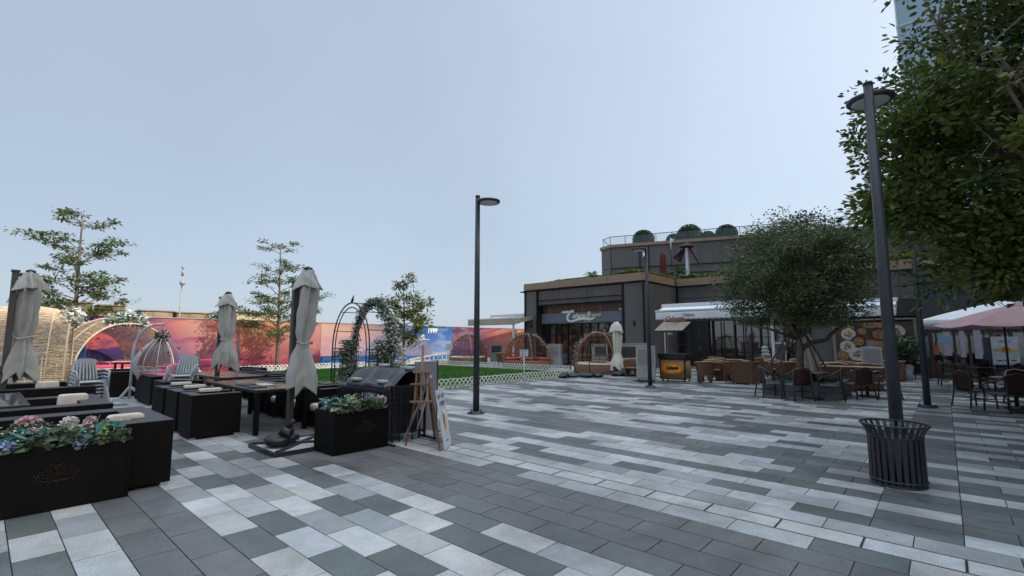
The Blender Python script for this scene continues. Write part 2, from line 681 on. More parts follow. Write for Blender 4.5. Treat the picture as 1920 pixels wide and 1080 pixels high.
N, L = pm.node_tree.nodes, pm.node_tree.links
b = N['Principled BSDF']
b.inputs['Roughness'].default_value = 0.62
b.inputs['Specular IOR Level'].default_value = 0.35
at = N.new('ShaderNodeAttribute')
at.attribute_name = 'stone'
tc = N.new('ShaderNodeTexCoord')
n1 = N.new('ShaderNodeTexNoise')
n1.inputs['Scale'].default_value = 95
n1.inputs['Detail'].default_value = 4
n2 = N.new('ShaderNodeTexNoise')
n2.inputs['Scale'].default_value = 1.3
n2.inputs['Detail'].default_value = 6
n2.inputs['Roughness'].default_value = 0.65
n3 = N.new('ShaderNodeTexVoronoi')
n3.inputs['Scale'].default_value = 55
for q in (n1, n2, n3):
    L.new(tc.outputs['Object'], q.inputs[0])


def rng(src, lo, hi, a=0.3, bb=0.7):
    mr = N.new('ShaderNodeMapRange')
    mr.inputs[1].default_value = a
    mr.inputs[2].default_value = bb
    mr.inputs[3].default_value = lo
    mr.inputs[4].default_value = hi
    L.new(src, mr.inputs[0])
    return mr.outputs[0]


def mul(a_, b_):
    v = N.new('ShaderNodeVectorMath')
    v.operation = 'MULTIPLY'
    L.new(a_, v.inputs[0])
    L.new(b_, v.inputs[1])
    return v.outputs[0]


o1 = mul(at.outputs['Color'], rng(n1.outputs[0], 0.82, 1.18, 0.38, 0.62))
o2 = mul(o1, rng(n2.outputs[0], 0.80, 1.14))
o3 = mul(o2, rng(n3.outputs['Distance'], 1.5, 1.0, 0.0, 0.12))
# dirt: broad traffic stains, small spots, pale scuffs
n4 = N.new('ShaderNodeTexNoise')
n4.inputs['Scale'].default_value = 0.42
n4.inputs['Detail'].default_value = 8
n4.inputs['Roughness'].default_value = 0.7
n4.inputs['Distortion'].default_value = 0.6
n5 = N.new('ShaderNodeTexVoronoi')
n5.inputs['Scale'].default_value = 2.9
n6 = N.new('ShaderNodeTexNoise')
n6.inputs['Scale'].default_value = 7.0
n6.inputs['Detail'].default_value = 7
n6.inputs['Roughness'].default_value = 0.75
for q in (n4, n5, n6):
    L.new(tc.outputs['Object'], q.inputs[0])
o4 = mul(o3, rng(n4.outputs[0], 0.62, 1.12, 0.34, 0.56))
o5 = mul(o4, rng(n5.outputs['Distance'], 0.5, 1.0, 0.03, 0.06))
o6 = mul(o5, rng(n6.outputs[0], 0.86, 1.06, 0.34, 0.60))
mixs = N.new('ShaderNodeMix')
mixs.data_type = 'RGBA'
L.new(rng(n6.outputs[0], 0.0, 0.35, 0.70, 0.80), mixs.inputs[0])
L.new(o6, mixs.inputs[6])
mixs.inputs[7].default_value = (0.55, 0.56, 0.56, 1)
L.new(mixs.outputs[2], b.inputs['Base Color'])
bp = N.new('ShaderNodeBump')
bp.inputs['Strength'].default_value = 0.35
bp.inputs['Distance'].default_value = 0.003
L.new(n1.outputs[0], bp.inputs['Height'])
L.new(bp.outputs[0], b.inputs['Normal'])
L.new(rng(n2.outputs[0], 0.34, 0.58), b.inputs['Roughness'])
me.materials.append(pm)
o = bpy.data.objects.new('plaza_paving', me)
COL.objects.link(o)
tag(o, kind='structure')
# slot drain edges
M_SLOT = mat('steel slot edge', (0.26, 0.25, 0.24), 0.4, 0.6, 0.2, 10)
sl = MB()
yr0, yr1 = V0 + 14 * TR, V0 + 15 * TR
for y in (yr0 + 0.003, yr0 + 0.013, yr1 - 0.013, yr1 - 0.003):
    sl.box(-30, 13, y - 0.002, y + 0.002, -0.006, 0.002)
for j in range(-49, 22):
    for dx in (-0.008, 0.008):
        x = (j) * TL + dx
        sl.box(x - 0.0015, x + 0.0015, yr0 + 0.024, yr1 - 0.024, -0.006, 0.001)
tag(sl.build('drain_channel', M_SLOT), kind='structure')

# ---------------------------------------------------------------- lawn
GX0, GX1, GY0, GY1 = -25.2, -12.35, 5.6, 19.3
lawn_m = mat('lawn soil green', (0.03, 0.09, 0.012), 0.95, 0, 0.35, 3, 0.6, 30)
lw = MB().prism([(GX0, GY0), (GX1, GY0), (GX1, 17.6), (GX1 - 0.5, 18.9), (GX1 - 1.4, GY1), (GX0, GY1)], 0.004, 0.05)
tag(lw.build('lawn', lawn_m), kind='structure')
gmat = leafmat('grass blade', (0.03, 0.12, 0.010), (0.07, 0.21, 0.022), 0.3, 0.6)
ng = np.random.default_rng(5)
NP = 60000
px = ng.uniform(GX0 + 0.05, GX1 - 0.1, NP)
py = ng.uniform(GY0 + 0.05, GY1 - 0.1, NP)
ok = ~((px > GX1 - 1.4) & (py > 17.7) & ((px - (GX1 - 1.4)) / 1.4 + (py - 17.7) / 1.6 > 1))
px, py = px[ok], py[ok]
n = len(px)
h_ = ng.uniform(0.03, 0.075, n)
a_ = ng.uniform(0, 6.28, n)
w_ = 0.012
V = np.zeros((n, 3, 3))
V[:, 0] = np.stack([px + np.cos(a_) * w_, py + np.sin(a_) * w_, np.full(n, 0.045)], 1)
V[:, 1] = np.stack([px - np.cos(a_) * w_, py - np.sin(a_) * w_, np.full(n, 0.045)], 1)
V[:, 2] = np.stack([px + ng.normal(0, 0.02, n), py + ng.normal(0, 0.02, n), 0.05 + h_], 1)
me = bpy.data.meshes.new('grass')
me.vertices.add(3 * n)
me.vertices.foreach_set('co', V.ravel())
me.loops.add(3 * n)
me.loops.foreach_set('vertex_index', np.arange(3 * n))
me.polygons.add(n)
me.polygons.foreach_set('loop_start', np.arange(n) * 3)
me.update(calc_edges=True)
at_ = me.attributes.new('tint', 'FLOAT', 'FACE')
tt = 0.5 + 0.35 * np.sin(px * 1.3 + np.sin(py * 0.9) * 2) * np.sin(py * 1.1) + ng.uniform(-0.3, 0.3, n)
at_.data.foreach_set('value', np.clip(tt, 0, 1))
me.materials.append(gmat)
o = bpy.data.objects.new('grass', me)
COL.objects.link(o)
tag(o, 'short bright green grass of the fenced lawn', 'grass', kind='stuff')

# ---------------------------------------------------------------- buildings
M_PANEL = mat('charcoal facade panel', (0.118, 0.111, 0.104), 0.5, 0.1, 0.16, 1.1, 0.06, 12, 0.4, (1, 1, 0.25))
M_PANEL2 = mat('dark facade recess', (0.05, 0.048, 0.046), 0.55, 0.1, 0.12, 2)
M_TRIM = mat('black facade trim', (0.014, 0.014, 0.016), 0.45, 0.1, 0.2, 4)
M_BRONZE = mat('bronze fascia', (0.30, 0.205, 0.135), 0.5, 0.1, 0.10, 1.5)
M_SIGNB = mat('blue grey sign band', (0.155, 0.175, 0.205), 0.5, 0, 0.06, 1)
M_LOUV = mat('brown louvre', (0.17, 0.095, 0.07), 0.6, 0, 0.2, 10, 0, 0, 0.3, (0.3, 1, 14))
M_LOUVFR = mat('louvre frame', (0.20, 0.145, 0.12), 0.6)
M_GLASSD = glassmat('dark shop glass', (0.012, 0.014, 0.016), 0.04)
M_ROOF = mat('flat roof felt', (0.12, 0.12, 0.12), 0.9)
M_HEDGE = leafmat('hedge leaf', (0.06, 0.15, 0.015), (0.24, 0.34, 0.05))
M_BALL = leafmat('clipped shrub leaf', (0.010, 0.032, 0.008), (0.035, 0.075, 0.018))


def panels(mb, x0, x1, y, z0, z1, cuts, m=0, gap=0.012, t=0.03, d=-1):
    """cladding panels on plane y facing -y (gap shadow lines between)"""
    xs = [x0] + cuts + [x1]
    for a, b_ in zip(xs[:-1], xs[1:]):
        mb.box(a + gap / 2, b_ - gap / 2, y - t, y, z0, z1, m)


# ---- pavilion block with the script sign
FX0, FX1, FY = -21.32, -12.45, 25.0
pav = thing('shop_pavilion', 'low charcoal panelled restaurant block with bronze roof fascia, script sign and glass doors', 'building', (FX0, FY, 0))
W = FX1 - FX0
mb = MB()
mb.box(0.05, W - 0.05, 1.25, 11, 0, 5.0)                      # core
mb.box(0.05, 1.05, 0.05, 1.25, 0, 4.9)                         # left pier core
mb.box(W - 1.32, W - 0.05, 0.05, 1.25, 0, 4.9)
mb.box(1.05, W - 1.32, 0.10, 1.25, 3.95, 4.9)
mb.build('core', M_PANEL2, pav)
mb = MB()
panels(mb, 0.06, 1.04, 0.05, 0, 4.88, [], 0)
panels(mb, W - 1.30, W - 0.10, 0.05, 0, 4.88, [], 0)
panels(mb, 1.12, W - 1.42, 0.10, 4.25, 4.86, [2.9, 5.0], 0)
panels(mb, 1.12, W - 1.42, 0.10, 3.94, 4.22, [5.0], 0)
for i in range(5):
    mb.box(W - 0.05, W - 0.02, 0.1 + i * 0.86, 0.94 + i * 0.86, 0, 4.88)
mb.build('cladding', M_PANEL, pav, 0.006, 1)
mb = MB()
for x in (0.0, 1.045, W - 1.40, W - 0.09):
    mb.box(x, x + 0.07, -0.07, 0.05, 0, 4.92)
mb.box(W - 1.32, W - 1.29, -0.05, 0.05, 0, 4.92)
mb.box(1.12, W - 1.41, -0.03, 0.09, 4.22, 4.25)
mb.box(1.12, W - 1.41, -0.03, 0.09, 3.90, 3.94)
mb.box(-0.35, 0.0, -0.12, 0.4, 4.86, 4.92)
mb.box(-0.03, W + 0.03, -0.10, 0.6, 4.925, 4.97)
mb.build('trim', M_TRIM, pav)
mb = MB()
panels(mb, 0.02, W, -0.1, 4.975, 5.42, [2.15, 4.35, 6.55], 0, 0.02, 0.05)
for a in (0.0, 2.2):
    mb.box(W, W + 0.05, -0.14 + a, 2.05 + a - (0.25 if a else 0), 4.975, 5.42)
mb.build('fascia', M_BRONZE, pav, 0.004, 1)
mb = MB().box(0.02, W, -0.095, 11, 4.98, 5.30)
mb.build('roof', M_ROOF, pav)
# louvre band and sign band (recessed)
LX0, LX1 = 1.16, W - 1.44
mb = MB()
for i in range(16):
    z = 3.40 + i * 0.030
    mb.box(LX0, LX1, 0.52, 0.55, z, z + 0.027)
mb.box(LX0, LX1, 0.56, 0.58, 3.36, 3.90, 0)
lv = mb.build('louvre', M_LOUV, pav)
mb = MB()
for i in range(5):
    x = LX0 + 0.55 + i * (LX1 - LX0 - 0.5) / 4.4
    mb.box(x, x + 0.10, 0.49, 0.515, 3.36, 3.88)
mb.box(LX0, LX1, 0.49, 0.515, 3.885, 3.91)
mb.build('louvre_frame', M_LOUVFR, lv)
mb = MB()
panels(mb, LX0, LX1, 0.45, 2.74, 3.35, [3.0, 5.35], 0, 0.015, 0.05)
mb.box(LX0, LX1, 0.38, 0.46, 2.67, 2.72, 0)
sb = mb.build('sign_band', M_SIGNB, pav)
# glazing
mb = MB().box(LX0, LX1, 0.72, 0.75, 0.06, 2.74)
gl = mb.build('glazing', M_GLASSD, pav)
mb = MB()
xs = [LX0, LX0 + 0.42, LX0 + 0.95, LX0 + 1.42, LX0 + 1.9, LX0 + 3.0, LX0 + 3.6, LX0 + 4.2, LX0 + 5.0, LX1 - 0.05]
for i, x in enumerate(xs):
    w = 0.07 if i in (0, 2, 4, 6, 9) else 0.035
    mb.box(x, x + w, 0.62, 0.715, 0.0, 2.72)
for z in (0.0, 1.1, 1.9, 2.62):
    mb.box(LX0, LX1, 0.65, 0.71, z, z + (0.07 if z in (0.0, 2.62) else 0.025))
mb.build('mullion', M_TRIM, gl)
# the script sign: letters with a pale outline, tail of the C sweeping under the word
M_SIGNW = mat('ivory sign letter', (0.80, 0.80, 0.74), 0.5, 0, 0.03)
M_SIGNY = mat('yellow sign letter', (0.72, 0.66, 0.38), 0.5, 0, 0.03)
mb = MB()
sx, sz = 3.15, 2.90


def P2(x, z, y=0.36):
    return (sx + x, y, sz + z)


def bez(ps, n=14):
    out = []
    for i in range(n + 1):
        t = i / n
        q = [Vector(p) for p in ps]
        while len(q) > 1:
            q = [a.lerp(b_, t) for a, b_ in zip(q[:-1], q[1:])]
        out.append(q[0])
    return out


def stroke(mbx, pts, w, m=0, y=0.0, t=0.03):
    """flat calligraphic ribbon in the XZ plane"""
    k = len(pts)
    vs = []
    for i, p in enumerate(pts):
        t_ = (pts[min(i + 1, k - 1)] - pts[max(i - 1, 0)]).normalized()
        nrm = Vector((-t_.z, 0, t_.x))
        ww = w * (0.45 + 0.75 * math.sin(math.pi * (0.12 + 0.8 * i / (k - 1))))
        for sg in (-1, 1):
            for dy in (0, t):
                q = p + nrm * sg * ww / 2
                vs.append((q.x, q.y + y + dy, q.z))
    fs = []
    for i in range(k - 1):
        a = i * 4
        b_ = a + 4
        fs += [(a, b_, b_ + 2, a + 2), (a, a + 1, b_ + 1, b_), (a + 2, b_ + 2, b_ + 3, a + 3), (a + 1, a + 3, b_ + 3, b_ + 1)]
    mbx.add(vs, fs, m)


C1 = bez([P2(-0.30, 0.52), P2(0.0, 0.44), P2(0.15, 0.55), P2(0.30, 0.50)])
C2 = bez([P2(0.62, 0.42), P2(0.66, 0.66), P2(0.40, 0.62), P2(0.02, 0.30), P2(0.02, -0.12), P2(0.40, -0.10)])
C3 = bez([P2(0.38, -0.11), P2(0.75, -0.12), P2(0.95, 0.12), P2(1.45, 0.12), P2(1.75, -0.02), P2(2.05, -0.05), P2(2.2, 0.10)], 20)
for c_ in (C1, C2, C3):
    stroke(mb, c_, 0.13 if c_ is not C2 else 0.15, 0)
Ms = plane_M(P2(0.52, 0.10), (1, 0, 0.02), (0, 0, 1))
textmesh(mb, 'abana', 0.43, Ms, 0, 0.015, 0.45, 0.010, 'LEFT')
Ms = plane_M(P2(1.58, 0.14), (1, 0, 0.02), (0, 0, 1))
textmesh(mb, 'B', 0.46, Ms, 0, 0.015, 0.45, 0.010, 'LEFT')
Ms = plane_M(P2(1.86, 0.14), (1, 0, 0.02), (0, 0, 1))
textmesh(mb, 'reeze', 0.34, Ms, 1, 0.015, 0.45, 0.006, 'LEFT')
Ms = plane_M(P2(1.45, -0.155), (1, 0, 0.0), (0, 0, 1))
textmesh(mb, 'BAR & GRILL', 0.09, Ms, 0, 0.008, 0, 0.0, 'LEFT')
sg_ = mb.build('shop_sign', [M_SIGNW, M_SIGNY], pav)
# wall lamps, small cameras
for x in (0.62, W - 0.66):
    mb = MB().cyl((x, -0.06, 2.42), (x, -0.06, 2.72), 0.05, 0.05, 10).box(x - 0.03, x + 0.03, -0.06, 0.02, 2.52, 2.60)
    mb.build('wall_lamp', M_TRIM, pav)
mb = MB().cyl((W - 1.62, 0.32, 3.42), (W - 1.62, 0.48, 3.42), 0.05, 0.05, 10).cyl((W - 1.75, 0.25, 3.42), (W - 1.55, 0.35, 3.42), 0.05, 0.06, 10)
tag(mb.build('security_camera', M_WHITEMET), 'small white bullet camera above the blue grey sign band', 'camera').location = pav.location
mb = MB().cyl((LX0 + 0.12, 0.3, 3.52), (LX0 + 0.12, 0.42, 3.5), 0.10, 0.05, 10).box(LX0 - 0.05, LX0 + 0.1, 0.33, 0.37, 3.45, 3.55)
tag(mb.build('loudspeaker', M_TRIM), 'small black loudspeaker under the pavilion lintel beside the louvres', 'speaker').location = pav.location

# ---- long set back shop block
SX0, SX1, SY = -12.43, 14.0, 29.5
blk = thing('shop_block', 'long low charcoal shop building with bronze fascia behind the striped trees and awnings', 'building', (SX0, SY, 0))
W2 = SX1 - SX0
mb = MB().box(0, W2, 0.6, 12, 0, 4.95).box(0, W2, 0.1, 0.6, 2.75, 4.95)
mb.build('core', M_PANEL2, blk)
mb = MB()
cuts = [2.2, 4.4, 6.6, 8.8, 11.0, 13.2, 15.4, 17.6, 19.8, 22]
panels(mb, 0, W2, 0.1, 4.2, 4.93, cuts, 0)
panels(mb, 0, W2, 0.1, 3.55, 4.17, cuts, 0)
panels(mb, 7.2, 8.25, 0.1, 0, 3.5, [], 0)
panels(mb, 11.7, 12.0, 0.1, 0, 3.5, [], 0)
mb.build('cladding', M_PANEL, blk, 0.006, 1)
mb = MB()
panels(mb, 0.05, W2, -0.1, 4.975, 5.42, cuts, 0, 0.02, 0.05)
mb.build('fascia', M_BRONZE, blk, 0.004, 1)
mb = MB().box(0, W2, -0.095, 12, 4.98, 5.30)
mb.build('roof', M_ROOF, blk)
mb = MB()
mb.box(0.0, W2, -0.1, 0.5, 4.935, 4.972)
for x in (0, 1.7, 1.95, 3.2, 4.6, 5.8, 7.15, 8.27, 8.6):
    mb.box(x, x + 0.08, 0.30, 0.42, 0, 2.75)
for z in (0.0, 0.85, 1.75):
    mb.box(1.95, 7.15, 0.32, 0.41, z, z + 0.04)
for xk in (2.45, 2.62, 3.7, 4.15, 5.0, 5.35, 6.2, 6.55, 6.9):
    mb.box(xk, xk + 0.018, 0.35, 0.405, 0, 2.7)
mb.build('mullion', M_TRIM, blk)
MB().box(0, 8.6, 0.44, 0.47, 0.02, 2.75).build('glazing', M_GLASSD, blk)

# ---- right hand shop front (stands forward of the block)
rs = thing('corner_shop', 'dark timber shop front with posters on its doors beyond the pink parasol', 'building', (-0.75, 27.0, 0))
mb = MB().box(0, 14, 0.35, 2.45, 0, 4.0)
mb.build('core', M_PANEL2, rs)
M_SHOPW = mat('dark brown timber', (0.055, 0.035, 0.026), 0.5, 0, 0.35, 8, 0, 0, 0.4, (1, 1, 0.2))
mb = MB()
mb.box(0, 14, 0.0, 0.33, 2.25, 2.42)
for x in (0.0, 0.28, 1.0, 1.45, 2.1, 2.65, 3.3, 4.4, 5.5):
    mb.box(x, x + 0.09, 0.12, 0.33, 0, 2.25)
mb.box(0.0, 0.28, 0.15, 0.33, 0, 2.25)
mb.box(0.37, 2.1, 0.2, 0.33, 0, 0.62)
mb.build('timber_front', M_SHOPW, rs, 0.005, 1)
MB().box(0.3, 14, 0.335, 0.345, 0.5, 2.25).build('glazing', M_GLASSD, rs)
MB().box(0, 14, 0.02, 0.33, 2.43, 4.0).build('cladding', mat('slate grey panel', (0.05, 0.053, 0.058), 0.5), rs)
MB().box(-0.1, 14, -0.10, 0.34, 4.002, 4.1).build('ledge', M_TRIM, rs)

# ---- upper storey set at an angle on the roof
cx, cy = 8.2, 40.0
def cam2w(X, Y):
    return (0.743 * X - 0.669 * Y, 0.669 * X + 0.743 * Y)
ux, uy = cam2w(8.4, 40.0)
vx, vy = cam2w(26.5, 32.6)
ang = math.atan2(vy - uy, vx - ux)
up = thing('upper_storey', 'charcoal upper storey with bronze coping and glass balustrade set back on the roof', 'building', (ux, uy, 0.62), ang)
WU = 26
mb = MB()
mb.prism([(0.0, 0), (WU, 0), (WU, 12), (-0.9, 12), (-0.9, 0.9)], 4.5, 8.75)
mb.build('core', M_PANEL2, up)
mb = MB()
cut = [2.3, 3.1] + [5.2 + 3.4 * i for i in range(6)]
for z0, z1 in ((7.0, 8.72), (6.35, 6.95), (5.1, 6.3)):
    panels(mb, 0.02, WU, 0.0, z0, z1, cut, 0, 0.02, 0.04)
vs = []
mb.build('cladding', M_PANEL, up, 0.006, 1)
mb = MB()
for z0, z1 in ((7.0, 8.72), (6.35, 6.95), (5.1, 6.3)):
    mb.prism([(-0.02, -0.03), (-0.93, 0.88), (-0.95, 3.4), (-1.0, 3.4), (-0.98, 0.86), (-0.05, -0.06)], z0, z1)
mb.build('corner_cladding', M_PANEL, up)
mb = MB()
for x in (2.35, 3.05):
    mb.box(x, x + 0.08, -0.12, -0.04, 5, 8.74)
mb.box(0, WU, -0.14, -0.04, 6.955, 6.995)
mb.box(3.2, WU, -0.10, -0.045, 6.305, 6.345)
mb.build('trim', M_TRIM, up)
mb = MB().prism([(-0.05, -0.16), (WU, -0.16), (WU, 0.3), (-0.1, 0.3), (-0.7, 0.95), (-0.7, 6), (-1.12, 6), (-1.12, 0.85)], 8.755, 9.0)
mb.build('coping', M_BRONZE, up)
mb = MB()
for i in range(10):
    x = 4.6 + i * 1.5
    mb.box(x, x + 0.14, -0.06, -0.045, 5.2, 6.25)
for i in range(14):
    mb.box(3.2, 20, -0.058, -0.046, 5.25 + i * 0.07, 5.29 + i * 0.07)
mb.build('louvre', M_LOUV, up)
# balustrade (glass and posts)
M_BGLASS = glassmat('balustrade glass', (0.35, 0.50, 0.50), 0.05, 0.10, 0.3)
bal = thing('glass_balustrade', 'glass balustrade with thin dark rail along the upper roof edge', 'railing', (ux, uy, 9.62), ang)
mb = MB()
pts = [(-0.85, 5), (-0.85, 1.0), (-0.05, 0.1)] + [(i, 0.1) for i in np.arange(1.2, WU, 1.25)]
for p, q in zip(pts[:-1], pts[1:]):
    mb.bar((p[0], p[1], 0.72), (q[0], q[1], 0.72), 0.045)
    mb.bar((p[0], p[1], 0), (p[0], p[1], 0.72), 0.04)
mb.build('rail', M_DARKMET, bal)
mb = MB()
for p, q in zip(pts[:-1], pts[1:]):
    mb.bar((p[0], p[1], 0.37), (q[0], q[1], 0.37), 0.012, 0.62)
mb.build('glass_panel', M_BGLASS, bal)


def shrubpoints(g, n, c, r, flat=1.0, shell=0.25):
    d = g.normal(size=(n, 3))
    d /= np.linalg.norm(d, axis=1)[:, None]
    rr = r * (1 - shell * g.uniform(0, 1, n) ** 2)
    P = d * rr[:, None]
    P[:, 2] *= flat
    P[:, 2] = np.abs(P[:, 2]) if flat < 0.9 else P[:, 2]
    return P + np.array(c)


grn = np.random.default_rng(3)
def on_up(px, zz, depth=1.2):
    return px
for k, (xx, rr, lb) in enumerate([(2.55, 0.92, 'round clipped shrub standing alone at the balustrade corner'),
                                  (5.0, 0.62, 'low clipped shrub just left of the tall middle one'),
                                  (6.25, 1.0, 'tallest round clipped shrub behind the glass balustrade'),
                                  (7.65, 0.62, 'small flat clipped shrub between two bigger ones'),
                                  (9.05, 0.85, 'dark clipped shrub at the canopy edge of the square tree'),
                                  (23.4, 0.8, 'clipped shrub behind the far balustrade glass')]):
    ca_, sa_ = math.cos(ang), math.sin(ang)
    lx, ly = xx, 1.4
    t = thing('clipped_shrub', lb, 'shrub', (ux + lx * ca_ - ly * sa_, uy + lx * sa_ + ly * ca_, 9.3), 0, 'clipped shrubs on the roof terrace')
    MB().cyl((0, 0, 0), (0, 0, rr * 0.7), 0.06, 0.05, 7).build('trunk', M_BARKDK, t)
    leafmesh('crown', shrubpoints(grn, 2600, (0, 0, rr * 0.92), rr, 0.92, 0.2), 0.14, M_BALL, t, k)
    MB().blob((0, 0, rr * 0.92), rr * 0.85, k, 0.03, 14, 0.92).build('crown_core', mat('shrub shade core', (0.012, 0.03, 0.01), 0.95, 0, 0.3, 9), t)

# roof hedges
def hedge(label, x0, x1, y0, y1, z0, h, n, seed, name='roof_hedge'):
    t = thing(name, label, 'hedge', (0, 0, 0))
    g = np.random.default_rng(seed)
    P = np.stack([g.uniform(x0, x1, n), g.uniform(y0, y1, n), g.uniform(0, 1, n) ** 0.6], 1)
    wob = 0.75 + 0.25 * np.sin(P[:, 0] * 1.7 + seed) * np.cos(P[:, 0] * 0.63) + 0.08 * np.sin(P[:, 0] * 7)
    P[:, 2] = z0 + P[:, 2] * h * wob
    leafmesh('foliage', P, 0.13, M_HEDGE, t, seed)
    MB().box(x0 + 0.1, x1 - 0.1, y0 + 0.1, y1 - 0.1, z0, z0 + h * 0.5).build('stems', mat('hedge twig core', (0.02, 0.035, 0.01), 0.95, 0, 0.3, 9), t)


hedge('low green hedge along the pavilion roof edge', FX0 + 0.9, FX1 - 3.9, FY + 0.15, FY + 0.75, 5.3, 0.26, 5200, 1)
hedge('thicker green hedge at the pavilion roof corner', FX1 - 3.8, FX1 - 0.2, FY + 0.15, FY + 1.1, 5.3, 0.42, 5200, 2)
hedge('green hedge running back along the pavilion side', FX1 - 0.7, FX1 - 0.1, FY + 1.1, SY - 0.1, 5.3, 0.40, 4200, 3)
hedge('long green hedge on the set back shop roof', SX0 + 0.1, SX0 + 14, SY + 0.1, SY + 1.0, 5.3, 0.55, 15000, 4)
# roof rail over the pavilion
rr_ = thing('roof_railing', 'thin dark railing with glass on the pavilion roof', 'railing', (FX0 + 1.7, FY + 2.3, 5.3))
mb = MB()
for i in range(6):
    mb.bar((i * 1.1, 0, 0), (i * 1.1, 0, 0.55), 0.035)
mb.bar((0, 0, 0.55), (5.5, 0, 0.55), 0.05)
mb.bar((0, 0, 0.55), (0, 4, 0.55), 0.05)
mb.build('rail', M_DARKMET, rr_)
MB().box(0, 5.5, 0.02, 0.03, 0.0, 0.5).build('glass_panel', M_BGLASS, rr_)


def palm(label, loc, h, n, L, seed):
    t = thing('potted_palm', label, 'palm', loc)
    MB().lathe([(0.0, 0), (0.16, 0), (0.22, 0.3), (0.2, 0.3), (0.19, 0.26), (0, 0.26)], n=12).build('pot', M_STONE, t)
    q = random.Random(seed)
    mb = MB()
    for i in range(n):
        a = i * 2.4 + q.uniform(-0.3, 0.3)
        el = q.uniform(0.5, 1.3)
        pts = []
        for k in range(7):
            s = k / 6
            r_ = L * s * math.cos(el)
            z = h + L * s * math.sin(el) - 0.55 * L * s * s
            pts.append(Vector((r_ * math.cos(a), r_ * math.sin(a), z)))
        mb.tube(pts, 0.01, 4)
        for k in range(1, 7):
            for sd_ in (-1, 1):
                for jj in (0, 0.5):
                    p = pts[k].lerp(pts[k - 1], jj)
                    side = Vector((-math.sin(a), math.cos(a), 0)) * sd_
                    tip = p + side * 0.22 * L * (1.2 - k / 8) + (pts[k] - pts[k - 1]).normalized() * 0.18 * L - Vector((0, 0, 0.06 * L))
                    w = (pts[k] - pts[k - 1]).normalized() * 0.02
                    mb.add([p - w, p + w, tip], [(0, 1, 2)])
    mb.build('fronds', mat('palm frond', (0.05, 0.13, 0.025), 0.6, 0, 0.35, 8), t)
    MB().cyl((0, 0, 0.2), (0, 0, h), 0.05, 0.04, 7).build('trunk', M_BARK, t)


palm('small palm on the pavilion roof by the thin railing', (-18.1, 28.5, 5.3), 0.75, 16, 0.85, 1)
palm('bright green palm beside the furled red parasol on the roof', (-13.2, 31.7, 5.3), 0.8, 18, 1.2, 2)

# roof-top parasols
def lathe_cloth(mb, h0, h1, prof, n=40, folds=8, depth=0.25, seed=0, m=0, zj=0.0):
    """furled cloth: prof = [(t, radius)] from bottom (0) to top (1), pleated"""
    q = random.Random(seed)
    ph = [q.uniform(0, 6.28) for _ in range(4)]
    rows = 26

    def rad(t):
        for (a, ra), (b_, rb) in zip(prof[:-1], prof[1:]):
            if a <= t <= b_:
                return ra + (rb - ra) * (t - a) / (b_ - a + 1e-9)
        return prof[-1][1]

    def fn(u, v):
        a = u * 2 * math.pi
        r = rad(v)
        w = math.cos(folds * a + ph[0] + 1.2 * math.sin(3 * v + ph[2]))
        w = math.copysign(abs(w) ** 0.7, w)
        k = 1 + depth * w + 0.12 * math.sin(3 * a + ph[1] + 2 * v)
        z = h0 + (h1 - h0) * v
        if v < 0.12:
            z += zj * (0.5 + 0.5 * math.cos(folds / 2 * a + ph[3])) * (1 - v / 0.12)
        return (r * k * math.cos(a), r * k * math.sin(a), z)
    return mb.sheet(fn, n * 2, rows, m)


t = thing('furled_parasol', 'furled dark red parasol on the roof terrace', 'parasol', (-14.2, 31.5, 5.3))
mb = MB()
lathe_cloth(mb, 0.35, 2.4, [(0, 0.34), (0.25, 0.25), (0.3, 0.2), (0.8, 0.17), (0.95, 0.12), (1, 0.03)], 24, 7, 0.2, 3, 0, 0.2)
mb.build('canopy', mat('wine red canvas', (0.13, 0.018, 0.028), 0.85, 0, 0.1), t)
MB().cyl((0, 0, 0), (0, 0, 2.5), 0.03, 0.03, 8).build('pole', M_DARKMET, t)
t = thing('camera_pole', 'slim roof pole carrying a white camera beside the red parasol', 'camera pole', (-13.8, 32.0, 5.3))
MB().cyl((0, 0, 0), (0, 0, 3.35), 0.035, 0.03, 8).build('pole', M_DARKMET, t)
MB().cyl((0, 0, 2.6), (0, 0, 3.4), 0.06, 0.05, 8).box(0, 0.3, -0.02, 0.02, 3.3, 3.34).build('bracket', M_WHITEMET, t)
MB().cyl((0.12, 0, 3.1), (0.12, 0, 3.3), 0.08, 0.06, 8).build('camera', M_WHITEMET, t)
t = thing('furled_side_parasol', 'white post with a drooping furled maroon parasol on the roof', 'parasol', (-12.45, 31.4, 5.3))
MB().box(-0.09, 0.09, -0.09, 0.09, 0, 2.45).build('post', M_WHITEMET, t)
mb = MB()
q = random.Random(4)
mb.lathe([(0.0, 2.85), (0.5, 2.55), (0.48, 2.5), (0.0, 2.6)], n=8, smooth=False)
for sx_ in (-1, 1):
    for k in range(5):
        x = 0.12 + k * 0.09
        mb.bar((sx_ * x * 0.6, 0.1 * math.sin(k), 2.55 - k * 0.05), (sx_ * (x + 0.45), 0.1 * math.cos(k), 1.55 - (0.2 if sx_ > 0 else -0.15) * k * 0.5), 0.16, 0.05)
mb.build('canopy', mat('maroon grey canvas', (0.075, 0.03, 0.032), 0.85, 0, 0.2), t)

# roof wall camera
t = MB().box(-0.12, 0.12, -0.1, 0, 0, 0.32).cyl((0, -0.16, -0.18), (0, -0.16, 0.06), 0.13, 0.1, 10)
o = tag(t.build('dome_camera', M_WHITEMET), 'white dome camera fixed to the upper storey pilaster', 'camera')
o.location = (ux + 2.75 * math.cos(ang) + 0.05 * math.sin(ang), uy + 2.75 * math.sin(ang) - 0.05 * math.cos(ang), 8.55)
o.rotation_euler = (0, 0, ang)

